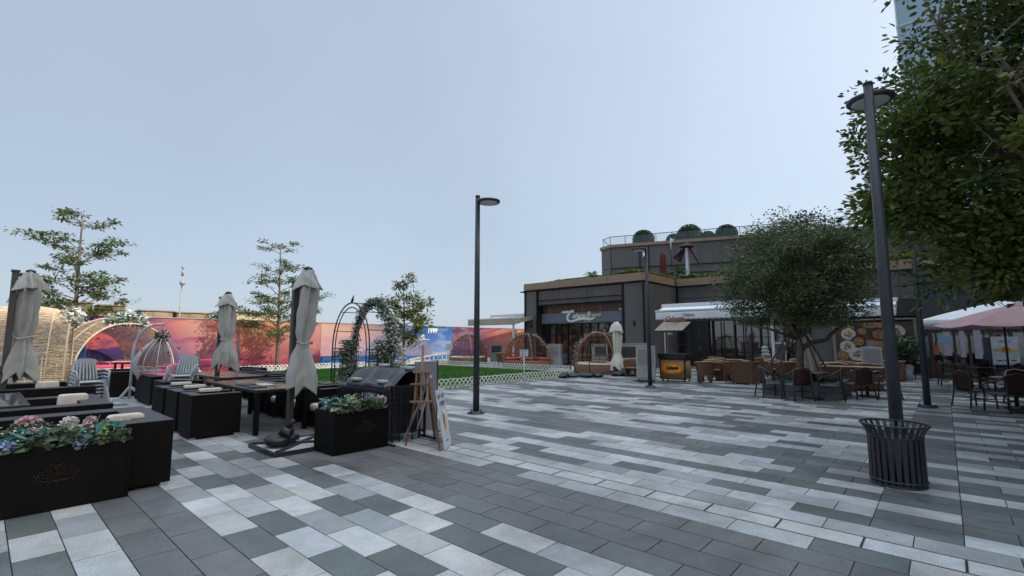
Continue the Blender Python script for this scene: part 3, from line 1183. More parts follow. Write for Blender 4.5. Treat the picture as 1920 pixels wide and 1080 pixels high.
# ---- glass tower, pale building behind, unseen block added to shade the square
def tower(name, label, x0, x1, y0, y1, h, fl, bay, mglass, mfr, rz=0.0, fw=0.25):
    t = thing(name, label, 'building', (x0, y0, 0), rz)
    w, d = x1 - x0, y1 - y0
    MB().box(0, w, 0, d, 0, h).build('glass_wall', mglass, t)
    mb = MB()
    z = fl
    while z < h + 0.1:
        for (a, b_, c_, d_) in ((-0.08, w + 0.08, -0.1, 0), (-0.08, w + 0.08, d, d + 0.1), (-0.1, 0, 0, d), (w, w + 0.1, 0, d)):
            mb.box(a, b_, c_, d_, z - fw, z)
        z += fl
    mb.build('floor_band', mfr, t)
    mb = MB()
    x = 0.0
    while x < w + 0.01:
        mb.box(x - 0.05, x + 0.05, -0.14, -0.102, 0, h)
        mb.box(x - 0.05, x + 0.05, d + 0.102, d + 0.14, 0, h)
        x += bay
    y = 0.0
    while y < d + 0.01:
        mb.box(-0.14, -0.102, y - 0.05, y + 0.05, 0, h)
        mb.box(w + 0.102, w + 0.14, y - 0.05, y + 0.05, 0, h)
        y += bay
    mb.build('mullion', mfr, t)
    return t


M_TGLASS = glassmat('tower glass', (0.16, 0.30, 0.36), 0.06)
M_TFR = mat('tower frame', (0.45, 0.47, 0.50), 0.5)
tower('glass_tower', 'tall blue glass office tower rising behind the leafy branches', -1.6, 34, 76, 104, 118, 3.8, 3.0, M_TGLASS, M_TFR)
tower('pale_building', 'pale stone building behind the upper roof shrubs', -5.9, -1.9, 72, 86, 21.5, 3.4, 1.6,
      mat('pale stone wall', (0.5, 0.48, 0.44), 0.8), mat('pale stone trim', (0.58, 0.56, 0.52), 0.8), 0, 1.1)
tower('shade_block', 'unseen long mid rise block added on the right to shade the square', 13.5, 30, 2, 76, 30.5, 3.6, 3.0,
      glassmat('shade block glass', (0.05, 0.06, 0.07), 0.08), mat('shade block stone', (0.28, 0.26, 0.24), 0.8), 0, 1.2)

# ---------------------------------------------------------------- mural hoarding
M_HFRAME = mat('hoarding frame', (0.35, 0.33, 0.32), 0.6)


def muralmat(name, stops, seed, sea=None, contrast=0.5):
    """printed sky picture: stops = [(x along wall 0..1, top colour, bottom colour)]; noise clouds"""
    m = bpy.data.materials.new(name)
    m.use_nodes = True
    N, L = m.node_tree.nodes, m.node_tree.links
    b = N['Principled BSDF']
    b.inputs['Roughness'].default_value = 0.45
    b.inputs['Specular IOR Level'].default_value = 0.3
    tc = N.new('ShaderNodeTexCoord')
    sp = N.new('ShaderNodeSeparateXYZ')
    L.new(tc.outputs['Generated'], sp.inputs[0])

    def ramp(vals, src):
        r = N.new('ShaderNodeValToRGB')
        e = r.color_ramp.elements
        e[0].position, e[0].color = vals[0][0], (*vals[0][1], 1)
        e[1].position, e[1].color = vals[-1][0], (*vals[-1][1], 1)
        for p, c in vals[1:-1]:
            x = e.new(p)
            x.color = (*c, 1)
        L.new(src, r.inputs[0])
        return r.outputs[0]
    top = ramp([(s[0], s[1]) for s in stops], sp.outputs['Y'])
    bot = ramp([(s[0], s[2]) for s in stops], sp.outputs['Y'])
    cl = ramp([(s[0], s[3]) for s in stops], sp.outputs['Y'])
    mp = N.new('ShaderNodeMapping')
    mp.inputs['Scale'].default_value = (1, 0.30, 1.15)
    mp.inputs['Location'].default_value = (seed * 3.1, seed * 7.7, seed)
    L.new(tc.outputs['Object'], mp.inputs[0])
    nz = N.new('ShaderNodeTexNoise')
    nz.inputs['Scale'].default_value = 1.5
    nz.inputs['Detail'].default_value = 7
    nz.inputs['Roughness'].default_value = 0.55
    nz.inputs['Distortion'].default_value = 0.5
    L.new(mp.outputs[0], nz.inputs[0])
    mr = N.new('ShaderNodeMapRange')
    mr.inputs[1].default_value = 0.47
    mr.inputs[2].default_value = 0.60
    L.new(nz.outputs[0], mr.inputs[0])
    zr = N.new('ShaderNodeMapRange')
    zr.inputs[1].default_value = 0.2
    zr.inputs[2].default_value = 1.0
    L.new(sp.outputs['Z'], zr.inputs[0])
    mx = N.new('ShaderNodeMix')
    mx.data_type = 'RGBA'
    L.new(zr.outputs[0], mx.inputs[0])
    L.new(bot, mx.inputs[6])
    L.new(top, mx.inputs[7])
    mu = N.new('ShaderNodeMath')
    mu.operation = 'MULTIPLY'
    mu.inputs[1].default_value = contrast
    L.new(mr.outputs[0], mu.inputs[0])
    m2 = N.new('ShaderNodeMix')
    m2.data_type = 'RGBA'
    L.new(mu.outputs[0], m2.inputs[0])
    L.new(mx.outputs[2], m2.inputs[6])
    L.new(cl, m2.inputs[7])
    out = m2.outputs[2]
    if sea:
        st = N.new('ShaderNodeMath')
        st.operation = 'LESS_THAN'
        st.inputs[1].default_value = sea[0]
        L.new(sp.outputs['Z'], st.inputs[0])
        wv = ramp([(0.35, sea[1]), (0.65, sea[2])], nz.outputs[0])
        m3 = N.new('ShaderNodeMix')
        m3.data_type = 'RGBA'
        L.new(st.outputs[0], m3.inputs[0])
        L.new(out, m3.inputs[6])
        L.new(wv, m3.inputs[7])
        out = m3.outputs[2]
    L.new(out, b.inputs['Base Color'])
    return m


def dk(t, k=0.64):
    return tuple(x ** 1.28 * k for x in t)


def hu(v):
    return -29.0 - 0.09 * v


mural = thing('mural_hoarding', 'long printed hoarding showing a sunset sky over the sea behind the lawn', 'hoarding', (0, 0, 0))
HTOP = 2.72
PINK, ORG, PEACH = (0.72, 0.20, 0.24), (0.85, 0.36, 0.22), (0.80, 0.50, 0.38)
PURP, DPUR, LAV = (0.16, 0.10, 0.30), (0.07, 0.06, 0.20), (0.46, 0.40, 0.56)
BLU, DBLU, CLD = (0.03, 0.22, 0.55), (0.02, 0.12, 0.36), (0.60, 0.62, 0.75)
panels_ = [
    (-12.0, 3.35, [(0, BLU, DBLU, CLD), (1, (0.05, 0.25, 0.50), (0.03, 0.16, 0.42), (0.35, 0.50, 0.66))], 1, None, 0.8),
    (3.35, 9.0, [(0, PURP, DPUR, (0.75, 0.20, 0.18)), (0.42, (0.36, 0.13, 0.34), DPUR, (0.85, 0.26, 0.16)), (0.62, (0.80, 0.36, 0.30), PURP, (0.45, 0.12, 0.30)),
                  (0.8, PEACH, (0.60, 0.22, 0.34), (0.45, 0.14, 0.25)), (1, (0.82, 0.34, 0.28), (0.55, 0.16, 0.28), ORG)], 4, None, 0.85),
    (9.0, 15.0, [(0, (0.78, 0.30, 0.24), (0.45, 0.10, 0.20), (0.88, 0.34, 0.18)), (0.4, (0.88, 0.56, 0.32), (0.48, 0.12, 0.22), (0.78, 0.28, 0.20)),
                 (1, (0.80, 0.48, 0.40), (0.50, 0.16, 0.24), (0.82, 0.42, 0.34))], 3, None, 0.45),
    (15.0, 21.2, [(0, (0.86, 0.60, 0.50), (0.68, 0.46, 0.52), (0.70, 0.42, 0.42)), (0.5, PEACH, (0.62, 0.50, 0.60), (0.30, 0.28, 0.42)),
                  (1, (0.30, 0.30, 0.46), (0.30, 0.34, 0.50), (0.20, 0.22, 0.38))], 6, (0.20, (0.05, 0.20, 0.42), (0.03, 0.10, 0.28)), 0.35),
    (21.2, 27.2, [(0, (0.10, 0.16, 0.36), (0.10, 0.18, 0.36), (0.36, 0.34, 0.46)), (0.5, BLU, (0.26, 0.36, 0.64), CLD), (1, (0.02, 0.24, 0.58), (0.28, 0.42, 0.72), (0.55, 0.62, 0.80))], 2,
     (0.12, (0.03, 0.16, 0.46), (0.05, 0.25, 0.5)), 0.5),
    (27.25, 41.0, [(0, (0.60, 0.34, 0.42), (0.10, 0.07, 0.22), (0.09, 0.07, 0.24)), (0.25, (0.45, 0.25, 0.32), (0.14, 0.08, 0.2), (0.35, 0.12, 0.24)), (0.45, (0.80, 0.38, 0.30), (0.6, 0.25, 0.2), (0.82, 0.20, 0.16)),
                   (0.68, (0.80, 0.42, 0.30), (0.70, 0.30, 0.2), (0.84, 0.26, 0.2)), (1, (0.34, 0.28, 0.34), (0.3, 0.2, 0.3), (0.12, 0.12, 0.2))], 5, None, 0.8),
]
for (v0, v1, st, seed, sea, con) in panels_:
    mb = MB()
    mb.add([(hu(v0), v0 + 0.01, 0.0), (hu(v1), v1 - 0.01, 0.0), (hu(v1), v1 - 0.01, HTOP), (hu(v0), v0 + 0.01, HTOP),
            (hu(v0) - 0.06, v0 + 0.01, 0.0), (hu(v1) - 0.06, v1 - 0.01, 0.0), (hu(v1) - 0.06, v1 - 0.01, HTOP), (hu(v0) - 0.06, v0 + 0.01, HTOP)],
           [(0, 1, 2, 3), (5, 4, 7, 6), (3, 2, 6, 7), (0, 4, 5, 1), (0, 3, 7, 4), (1, 5, 6, 2)])
    st = [(q_[0],) + tuple(dk(c_) for c_ in q_[1:]) for q_ in st]
    if sea:
        sea = (sea[0], dk(sea[1], 0.9), dk(sea[2], 0.9))
    mb.build('printed_panel', muralmat('mural print %d' % seed, st, seed, sea, con), mural)
mb = MB()
for v in np.arange(-12, 41, 3.0):
    mb.box(hu(v) - 0.3, hu(v) - 0.07, v - 0.04, v + 0.04, 0, HTOP)
mb.bar((hu(-12), -12, HTOP + 0.02), (hu(41), 41, HTOP + 0.02), 0.09, 0.035)
mb.build('frame', M_HFRAME, mural)
# dark headland printed in the sea panels
rk = MB()
for (a, b_, pts) in ((17.0, 0, [(17.2, 0.50), (17.9, 0.58), (18.6, 1.05), (19.4, 1.8), (20.0, 1.95), (20.8, 1.5), (21.19, 1.2), (21.19, 0.50)]),
                     (22.0, 0, [(21.23, 1.15), (22.0, 1.95), (23.0, 2.0), (24.0, 1.7), (24.7, 1.0), (25.0, 0.4), (21.23, 0.4)]),
                     (15.8, 0, [(15.9, 0.54), (16.6, 0.62), (17.1, 0.80), (17.15, 0.54)])):
    rk.add([(hu(v) + 0.004, v, z) for v, z in pts], [tuple(range(len(pts)))])
rk.build('printed_headland', mat('printed rock grey blue', (0.16, 0.16, 0.24), 0.5, 0, 0.25, 2.5), mural)
lt = MB()
MM = plane_M((hu(24.35) + 0.006, 24.35, 2.18), (-0.09, 1, 0), (0, 0, 1))
textmesh(lt, '1999', 0.56, MM, 0, 0.002, 0.1, 0.016, 'LEFT')
MM = plane_M((hu(23.6) + 0.006, 23.6, 1.72), (-0.09, 1, 0), (0, 0, 1))
textmesh(lt, '10.', 0.44, MM, 0, 0.002, 0.0, 0.01, 'LEFT')
lt.box(hu(23.6) - 0.02, hu(23.6) + 0.012, 23.5, 24.5, 1.60, 1.64)
lt.bar((hu(26.0) + 0.006, 25.8, 1.98), (hu(26.3) + 0.006, 26.1, 2.16), 0.004, 0.05)
lt.bar((hu(26.2) + 0.006, 26.05, 1.98), (hu(26.5) + 0.006, 26.35, 2.16), 0.004, 0.05)
lt.build('printed_lettering', M_SIGNW, mural)

# low blocks and bushes showing over the hoarding
for k, (v0, v1, u, z, c, lb) in enumerate([(3.0, 4.6, -40, 3.85, (0.12, 0.12, 0.06), 'mossy flat topped wall block over the left of the hoarding'),
                                           (4.9, 6.2, -40, 3.75, (0.20, 0.14, 0.09), 'brown stone block showing over the hoarding'),
                                           (7.2, 9.0, -41, 3.55, (0.26, 0.20, 0.14), 'long low tan stone block over the hoarding'),
                                           (9.2, 11.2, -41, 3.50, (0.24, 0.17, 0.11), 'low brown stone block furthest along above the hoarding'),
                                           (12.5, 16.5, -42, 3.75, (0.40, 0.34, 0.22), 'sunlit tan wall behind the thin tree in front of the hoarding')]):
    t = thing('rooftop_block', lb, 'wall', (u, (v0 + v1) / 2, 0))
    w = (v1 - v0) / 2
    MB().box(-1, 1, -w, w, 0, z).build('wall', mat('far block %d' % k, c, 0.9, 0, 0.35, 2.5, 0.5, 8), t, 0.12)
    MB().box(-1.05, 1.05, -w - 0.05, w + 0.05, z + 0.005, z + 0.08).build('coping', mat('far coping', (0.25, 0.2, 0.14), 0.9, 0, 0.3, 3), t)

# ---------------------------------------------------------------- street lamps
def make_lamp():
    t = thing('street_lamp', '', 'street lamp')
    MB().tube([(0, 0, 0.03), (0, 0, 2.4), (0, 0, 4.9)], [0.072, 0.062, 0.052], 20).build('pole', M_GREYPOLE, t)
    mb = MB().lathe([(0, 0), (0.2, 0), (0.2, 0.015), (0.10, 0.055), (0.085, 0.06), (0, 0.06)], n=20)
    for k in range(4):
        a = k * math.pi / 2 + 0.8
        mb.cyl((0.15 * math.cos(a), 0.15 * math.sin(a), 0.01), (0.15 * math.cos(a), 0.15 * math.sin(a), 0.075), 0.016, 0.014, 8)
        mb.cyl((0.15 * math.cos(a), 0.15 * math.sin(a), 0.02), (0.15 * math.cos(a), 0.15 * math.sin(a), 0.045), 0.026, 0.026, 6)
    mb.build('base_plate', M_DARKMET, t)
    hd = MB().lathe([(0, 4.735), (0.245, 4.735), (0.265, 4.755), (0.265, 4.785), (0.22, 4.80), (0, 4.805)], (0.25, 0, 0), n=36)
    hd.bar((0, 0, 4.77), (0.1, 0, 4.77), 0.08, 0.05)
    hd.cyl((0, 0, 4.88), (0, 0, 4.91), 0.06, 0.05, 16)
    h = hd.build('lamp_head', M_GREYPOLE, t)
    MB().lathe([(0, 4.728), (0.20, 4.728), (0.21, 4.7345)], (0.25, 0, 0), n=32).build('diffuser', mat('lamp diffuser', (0.55, 0.57, 0.58), 0.4), h)
    return t


lamp = make_lamp()
lamp.location = (-7.76, 7.44, 0)
lamp.rotation_euler = (0, 0, R(42))
LG = 'street lamps around the square'
lamp['group'] = LG
lamp['label'] = 'dark street lamp nearest the lawn with its disc head pointing away from the trees'
copy_tree(lamp, (-7.6, 15.5, 0), R(222), 'street lamp in front of the panelled pavilion beside the bamboo kiosk', LG)
copy_tree(lamp, (-0.50, 7.43, 0), R(92), 'thick near street lamp rising behind the black litter bin', LG)
copy_tree(lamp, (-0.42, 15.4, 0), R(132), 'street lamp before the corner shop, its head hidden in the leaves', LG)

# ---------------------------------------------------------------- litter bin
t = thing('litter_bin', 'black slatted round litter bin with flared rim standing before the near lamp', 'litter bin', (-0.50, 7.02, 0))
H = 0.66
mb = MB()
for k in range(26):
    a = 2 * math.pi * k / 26
    w = 0.040
    prof = [(0.250, 0.03), (0.250, 0.52), (0.258, 0.56), (0.28, 0.605), (0.312, 0.655)]
    vs, fs = [], []
    for r_, z in prof:
        for s in (-1, 1):
            for dr in (0, 0.006):
                ca_, sa_ = math.cos(a), math.sin(a)
                x = (r_ + dr) * ca_ - s * w / 2 * sa_
                y = (r_ + dr) * sa_ + s * w / 2 * ca_
                vs.append((x, y, z))
    for i in range(len(prof) - 1):
        o_ = i * 4
        fs += [(o_ + 1, o_ + 5, o_ + 7, o_ + 3), (o_, o_ + 2, o_ + 6, o_ + 4), (o_, o_ + 4, o_ + 5, o_ + 1), (o_ + 2, o_ + 3, o_ + 7, o_ + 6)]
    mb.add(vs, fs)
mb.build('slats', M_DARKMET, t)
for r_, z, th in ((0.315, 0.658, 0.011), (0.256, 0.53, 0.009), (0.256, 0.06, 0.012)):
    MB().tube([(r_ * math.cos(2 * math.pi * k / 40), r_ * math.sin(2 * math.pi * k / 40), z) for k in range(40)], th, 6, 0, True).build('ring', M_DARKMET, t)
mb = MB()
mb.lathe([(0, 0.02), (0.258, 0.02), (0.258, 0.0), (0.24, -0.001)], n=30)
mb.build('base', M_DARKMET, t)
mb = MB().lathe([(0.0, 0.05), (0.225, 0.05), (0.24, 0.52), (0.232, 0.52), (0.22, 0.06)], n=30)
mb.build('liner', mat('bin liner', (0.022, 0.022, 0.026), 0.45, 0, 0.2, 3), t)

# ---------------------------------------------------------------- flowers
def flower_bed(t, x0, x1, y0, y1, z, seed, blooms, dens=1.0, hh=0.17):
    g = np.random.default_rng(seed)
    n = int(1500 * dens * (x1 - x0) * (y1 - y0) / 0.5)
    P = np.stack([g.uniform(x0, x1, n), g.uniform(y0, y1, n), np.zeros(n)], 1)
    P[:, 2] = z + g.uniform(-0.04, 1, n) * hh * (0.75 + 0.45 * np.sin(P[:, 1] * 9 + seed) * np.cos(P[:, 0] * 11))
    P[:, 2] = np.where(P[:, 0] > x1 - 0.06, np.maximum(P[:, 2], z + 0.03), P[:, 2])
    P[:, 0] += np.where(P[:, 0] > x1 - 0.06, 0.03, 0.0)
    leafmesh('foliage', P, 0.085, M_FLGREEN, t, seed, up=0.1)
    n2 = int(n * 0.05)
    P = np.stack([g.uniform(x0, x1, n2), g.uniform(y0, y1, n2), z + g.uniform(0.03, hh * 1.15, n2)], 1)
    leafmesh('foliage', P, 0.13, M_FLTEAL, t, seed + 1, aspect=0.3, up=0.1)
    for k, (bx_, by_, bz, br, m_) in enumerate(blooms):
        d = g.normal(size=(150, 3))
        d /= np.linalg.norm(d, axis=1)[:, None]
        d[:, 2] = d[:, 2] * 0.85
        leafmesh('flower', d * br * g.uniform(0.82, 1.0, (150, 1)) + np.array([bx_, by_, z + bz + 0.045]), br * 0.42, m_, t, seed + k + 5, up=0, aspect=0.8)
    # sprigs of tiny white blossom
    n3 = int(n * 0.14)
    P = np.stack([g.uniform(x0, x1, n3), g.uniform(y0, y1, n3), z + g.uniform(0.05, hh * 1.3, n3)], 1)
    leafmesh('blossom', P, 0.02, M_FLWHITE, t, seed + 60, aspect=0.9)


M_EMB = mat('worn gold emblem', (0.016, 0.0105, 0.006), 0.6, 0, 0.5, 40)


def emblem(mb, y, z, s):
    """faded crest: oval wreath of curls with a few scroll strokes, on the x = 0 face"""
    def p(a, b):
        return Vector((0.004, y + a * s, z + b * s))
    for k in range(16):
        a = 0.39 * k
        mb.tube([p(math.cos(a) * 0.95 + 0.10 * math.cos(a + i_ * 0.9), 0.40 * math.sin(a) + 0.10 * math.sin(a + i_ * 0.9)) for i_ in range(6)], 0.004, 4)
    for k in range(9):
        x = -0.75 + k * 0.18
        mb.tube([p(x + 0.07 * math.sin(i * 0.9 + k), -0.12 + 0.05 * i) for i in range(7)], 0.004, 4)
    for k in (-1, 0, 1):
        mb.tube([p(k * 0.22 + 0.10 * math.cos(i * 0.8), 0.5 + 0.10 * abs(k - 0.3) + 0.09 * math.sin(i * 0.8)) for i in range(8)], 0.005, 4)
    mb.tube([p(-0.6 + 0.1 * i, -0.26 + 0.03 * math.sin(i * 1.5)) for i in range(13)], 0.004, 4)


def planter(label, u, v0, v1, d, h, blooms, seed, em=None):
    """trough whose long face looks along +u; origin at face foot"""
    t = thing('flower_trough', label, 'planter', (u, v0, 0))
    L_ = v1 - v0
    mb = MB().box(-d, 0, 0, 0.03, 0.0, h).box(-d, 0, L_ - 0.03, L_, 0, h).box(-0.03, 0, 0.03, L_ - 0.03, 0, h).box(-d, -d + 0.03, 0.03, L_ - 0.03, 0, h)
    mb.build('box', M_BLKWEAVE, t, 0.006)
    MB().box(-d + 0.03, -0.03, 0.03, L_ - 0.03, h - 0.12, h - 0.08).build('soil', M_SOIL, t)
    e_ = MB()
    emblem(e_, L_ * 0.55 if em is None else em, h * 0.53, 0.16)
    e_.build('emblem', M_EMB, t)
    flower_bed(t, -d + 0.05, -0.01, 0.03, L_ - 0.03, h - 0.04, seed, blooms)
    return t


planter('long black rattan flower trough nearest the camera with blue and pink artificial flowers', -6.36, -0.75, 1.16, 0.56, 0.60,
        [(-0.06, 0.97, 0.02, 0.085, M_FLBLUE), (-0.05, 1.50, -0.01, 0.085, M_FLBLUE), (-0.35, 1.44, 0.15, 0.075, M_FLWHITE), (-0.30, 1.60, 0.16, 0.055, M_FLPINK),
         (-0.20, 1.56, 0.12, 0.05, M_FLPINK), (-0.15, 1.45, 0.08, 0.05, M_FLYEL), (-0.12, 1.68, 0.05, 0.05, M_FLYEL), (-0.04, 1.25, 0.03, 0.03, M_FLPINK),
         (-0.3, 1.2, 0.1, 0.045, M_FLPINK), (-0.1, 0.5, 0.03, 0.08, M_FLWHITE), (-0.3, 0.75, 0.05, 0.07, M_FLBLUE)], 21, 1.35)
planter('short black flower trough beside the big furled parasol with yellow and pink hydrangeas', -6.38, 3.40, 4.28, 0.58, 0.60,
        [(-0.22, 0.38, 0.10, 0.075, M_FLYEL), (-0.12, 0.42, 0.06, 0.045, M_FLPINK), (-0.10, 0.80, 0.08, 0.085, M_FLPINK), (-0.30, 0.72, 0.13, 0.065, M_FLPURP),
         (-0.35, 0.10, 0.06, 0.08, M_FLBLUE), (-0.15, 0.55, 0.02, 0.04, M_FLPINK), (-0.45, 0.08, -0.02, 0.06, M_FLWHITE), (-0.1, 0.05, 0.0, 0.055, M_FLWHITE)], 22)

# small flower pot standing on the table behind the trough
t = thing('flower_pot', 'small beige pot of pink flowers on the ledge behind the long trough', 'flower pot', (-7.45, 0.44, 0.44))
MB().lathe([(0, 0), (0.055, 0), (0.085, 0.14), (0.078, 0.14), (0.06, 0.1), (0, 0.1)], n=18).build('pot', mat('beige clay pot', (0.42, 0.31, 0.26), 0.8), t)
g_ = np.random.default_rng(9)
leafmesh('foliage', shrubpoints(g_, 420, (0, 0, 0.20), 0.16, 0.6, 0.6), 0.05, M_FLGREEN, t, 3)
leafmesh('flower', shrubpoints(g_, 260, (0, 0, 0.25), 0.11, 0.75, 0.3), 0.04, M_FLPINK, t, 4, aspect=0.8)


# ---------------------------------------------------------------- black rattan seating
def box_seat(label, u0, u1, v0, v1, back, group, h=0.71, pads=(), th=0.24, low=0.40):
    """boxy woven seat; back = side that carries the backrest ('+v','-v','+u','-u')"""
    w, d = u1 - u0, v1 - v0
    t = thing('rattan_sofa', label, 'sofa', (u0, v0, 0), 0, group)
    body, top = MB(), MB()
    walls = {'+v': (0, w, d - th, d), '-v': (0, w, 0, th), '+u': (w - th, w, 0, d), '-u': (0, th, 0, d)}
    opp = {'+v': '-v', '-v': '+v', '+u': '-u', '-u': '+u'}[back]
    order = [back] + [k for k in walls if k not in (back, opp)]
    bx0, bx1, by0, by1 = walls[back]
    for k in order:
        x0, x1, y0, y1 = walls[k]
        if k != back:
            if back in ('+v', '-v'):
                y0, y1 = (0, by0) if back == '+v' else (by1, d)
            else:
                x0, x1 = (0, bx0) if back == '+u' else (bx1, w)
        body.box(x0, x1, y0, y1, 0.035, h - 0.012)
        top.box(x0, x1, y0, y1, h - 0.012, h)
    ix0 = th if '-u' != opp else 0.03
    ix1 = w - th if '+u' != opp else w - 0.03
    iy0 = th if '-v' != opp else 0.03
    iy1 = d - th if '+v' != opp else d - 0.03
    body.box(ix0, ix1, iy0, iy1, 0.035, low - 0.12)
    body.build('frame', M_BLKWEAVE, t)
    top.build('armrest', M_BLKTOP, t, 0.004, 1)
    MB().cushion(ix0 + 0.01, ix1 - 0.01, iy0 + 0.01, iy1 - 0.01, low - 0.13, low + 0.02, e=9).build('seat_cushion', M_CREAM, t)
    for (px_, py_, sx_, sy_, z0, z1) in pads:
        MB().cushion(px_ - sx_ / 2, px_ + sx_ / 2, py_ - sy_ / 2, py_ + sy_ / 2, z0, z1, e=10, n=12, ez=0.3).build('arm_cushion', M_CREAM, t)
    for x in (0.05, w - 0.05):
        for y in (0.05, d - 0.05):
            MB().box(x - 0.035, x + 0.035, y - 0.035, y + 0.035, 0, 0.035).build('foot', M_PLASTIC, t)
    return t


SG = 'black rattan sofas of the terrace'
box_seat('black rattan sofa directly behind the long flower trough, beige bolster in its corner', -8.15, -6.55, -0.9, 1.56, '+v', SG, pads=[(1.12, 2.10, 0.15, 0.34, 0.42, 0.76)], th=0.32)
box_seat('black rattan sofa second behind the long trough, cream pad on its back corner', -10.6, -8.85, -0.6, 1.36, '+v', SG, pads=[(0.85, 1.62, 0.16, 0.34, 0.5, 0.8)], th=0.3)
box_seat('black rattan sofa between the tall plastic chair stack and the bamboo dome', -14.4, -12.4, -0.4, 1.62, '+v', SG, pads=[(1.0, 1.4, 0.2, 0.34, 0.5, 0.78)], th=0.3)
box_seat('large black rattan sofa in front of the bamboo dome beside the white swing stand', -19.2, -17.4, 1.9, 3.4, '-v', SG, th=0.25)
box_seat('narrow black rattan sofa with stacked cream cushions right of the swing stand', -16.1, -14.45, 2.9, 4.0, '-u', SG, pads=[(0.9, 0.5, 0.7, 0.5, 0.42, 0.56), (0.9, 0.5, 0.7, 0.5, 0.30, 0.42)], th=0.25)
for k, (a, b_, lb) in enumerate([(-9.78, -9.07, 'black rattan armchair at the corner of the long dining table, nearest the paving'),
                                 (-10.66, -9.95, 'second black rattan armchair in the near row of the dining table'),
                                 (-11.56, -10.85, 'third black rattan armchair in the near row of the dining table')]):
    box_seat(lb, a, b_, 2.38, 3.12, '-v', 'armchairs around the long dining table', h=0.71, th=0.17,
             pads=[(0.10 if k else 0.12, 0.42, 0.13, 0.34, 0.70, 0.76)])
for k, (a, b_, lb) in enumerate([(-9.15, -8.38, 'dark armchair at the near end of the far side of the dining table'),
                                 (-10.02, -9.32, 'armchair with a white folded cloth on the far side of the dining table'),
                                 (-10.95, -10.25, 'armchair with cream cushion in the middle of the far side of the dining table'),
                                 (-11.85, -11.15, 'armchair with cream cushion at the far end of the far side of the dining table')]):
    box_seat(lb, a, b_, 4.22, 4.98, '+v', 'armchairs around the long dining table', h=0.72, th=0.15)
for k, (a, b_, lb, v0, v1, bk) in enumerate([
        (-13.2, -12.4, 'dark armchair at the second table just under the middle furled parasol', 2.7, 3.45, '-v'),
        (-13.4, -12.6, 'dark armchair beyond the second table with its back to the lawn', 4.95, 5.7, '+v'),
        (-14.4, -13.6, 'dark low armchair beyond the second table next to the arch side', 4.95, 5.7, '+v'),
        (-15.6, -14.8, 'far dark armchair beside the white picket edge of the lawn', 5.0, 5.75, '+v')]):
    box_seat(lb, a, b_, v0, v1, bk, 'armchairs around the second table', h=0.71, th=0.15)
box_seat('tan backed low bench by the lattice edging behind the middle parasol', -17.6, -16.3, 5.6, 6.3, '+v', SG, th=0.2)
box_seat('black rattan bench with pink cushion beside the iron flower arch', -9.2, -8.3, 5.15, 5.75, '+v', SG, h=0.62, pads=[(0.4, 0.3, 0.5, 0.2, 0.42, 0.66)], th=0.14)

M_TABLE = mat('glossy table plank', (0.16, 0.095, 0.06), 0.13, 0, 0.45, 5, 0.1, 20, 0.6, (4, 1, 1))


def table(label, u0, u1, v0, v1, h=0.75, mtop=None, group=None, clutter=True, seed=0):
    t = thing('dining_table', label, 'table', (u0, v0, 0), 0, group)
    w, d = u1 - u0, v1 - v0
    mb = MB()
    mb.box(0, w, 0, 0.07, h - 0.05, h).box(0, w, d - 0.07, d, h - 0.05, h).box(0, 0.07, 0.07, d - 0.07, h - 0.05, h).box(w - 0.07, w, 0.07, d - 0.07, h - 0.05, h)
    mb.build('frame', M_BLKTOP, t, 0.004, 1)
    MB().box(0.07, w - 0.07, 0.07, d - 0.07, h - 0.03, h - 0.004).build('tabletop', mtop or M_TABLE, t)
    for x in (0.035, w - 0.035):
        for y in (0.035, d - 0.035):
            MB().box(x - 0.035, x + 0.035, y - 0.035, y + 0.035, 0, h - 0.05).build('leg', M_BLKWEAVE, t)
    return t


table('long dark dining table with glossy wooden top beside the big furled parasol', -11.4, -8.72, 3.22, 4.12)
table('second glossy wooden dining table behind the first towards the lawn', -14.9, -12.2, 3.7, 4.7)
M_GTOP = glassmat('table glass', (0.10, 0.11, 0.12), 0.05)
table('glass topped dark frame table at the edge by the left furled parasols', -11.7, -9.35, -0.9, 0.55, 0.72, M_GTOP)
table('dark table inside the bamboo dome', -24.0, -22.6, 3.6, 4.5, 0.75)
table('low dark table between sofas in front of the left bamboo shelter', -16.9, -15.2, -0.7, 0.5, 0.72)
# things lying on the table: dark place mats and a folded pale cloth
for k, (x, y, w, d, m_, nm, lb) in enumerate([(-9.4, 3.45, 0.42, 0.3, M_BLKTOP, 'place_mat', 'dark place mat at the near corner of the dining table'),
                                              (-10.0, 3.5, 0.40, 0.3, M_BLKTOP, 'place_mat', 'dark place mat second along the dining table'),
                                              (-9.7, 3.72, 0.5, 0.22, M_PLASTIC, 'folded_cloth', 'pale grey folded cloth on the dining table')]):
    o = MB().cushion(-w / 2, w / 2, -d / 2, d / 2, 0, 0.02, e=8, n=6).build(nm, m_)
    o.location = (x, y, 0.748)
    tag(o, lb, nm.replace('_', ' '))

# maroon door mat on the paving
o = MB().box(-0.35, 0.35, -0.8, 0.8, 0.002, 0.014).build('floor_mat', mat('maroon mat', (0.12, 0.035, 0.035), 0.95, 0, 0.2, 30, 0.6, 80), None, 0.004, 1)
o.location = (-12.9, 2.25, 0)
tag(o, 'flat maroon mat lying on the paving behind the first sofas', 'mat')


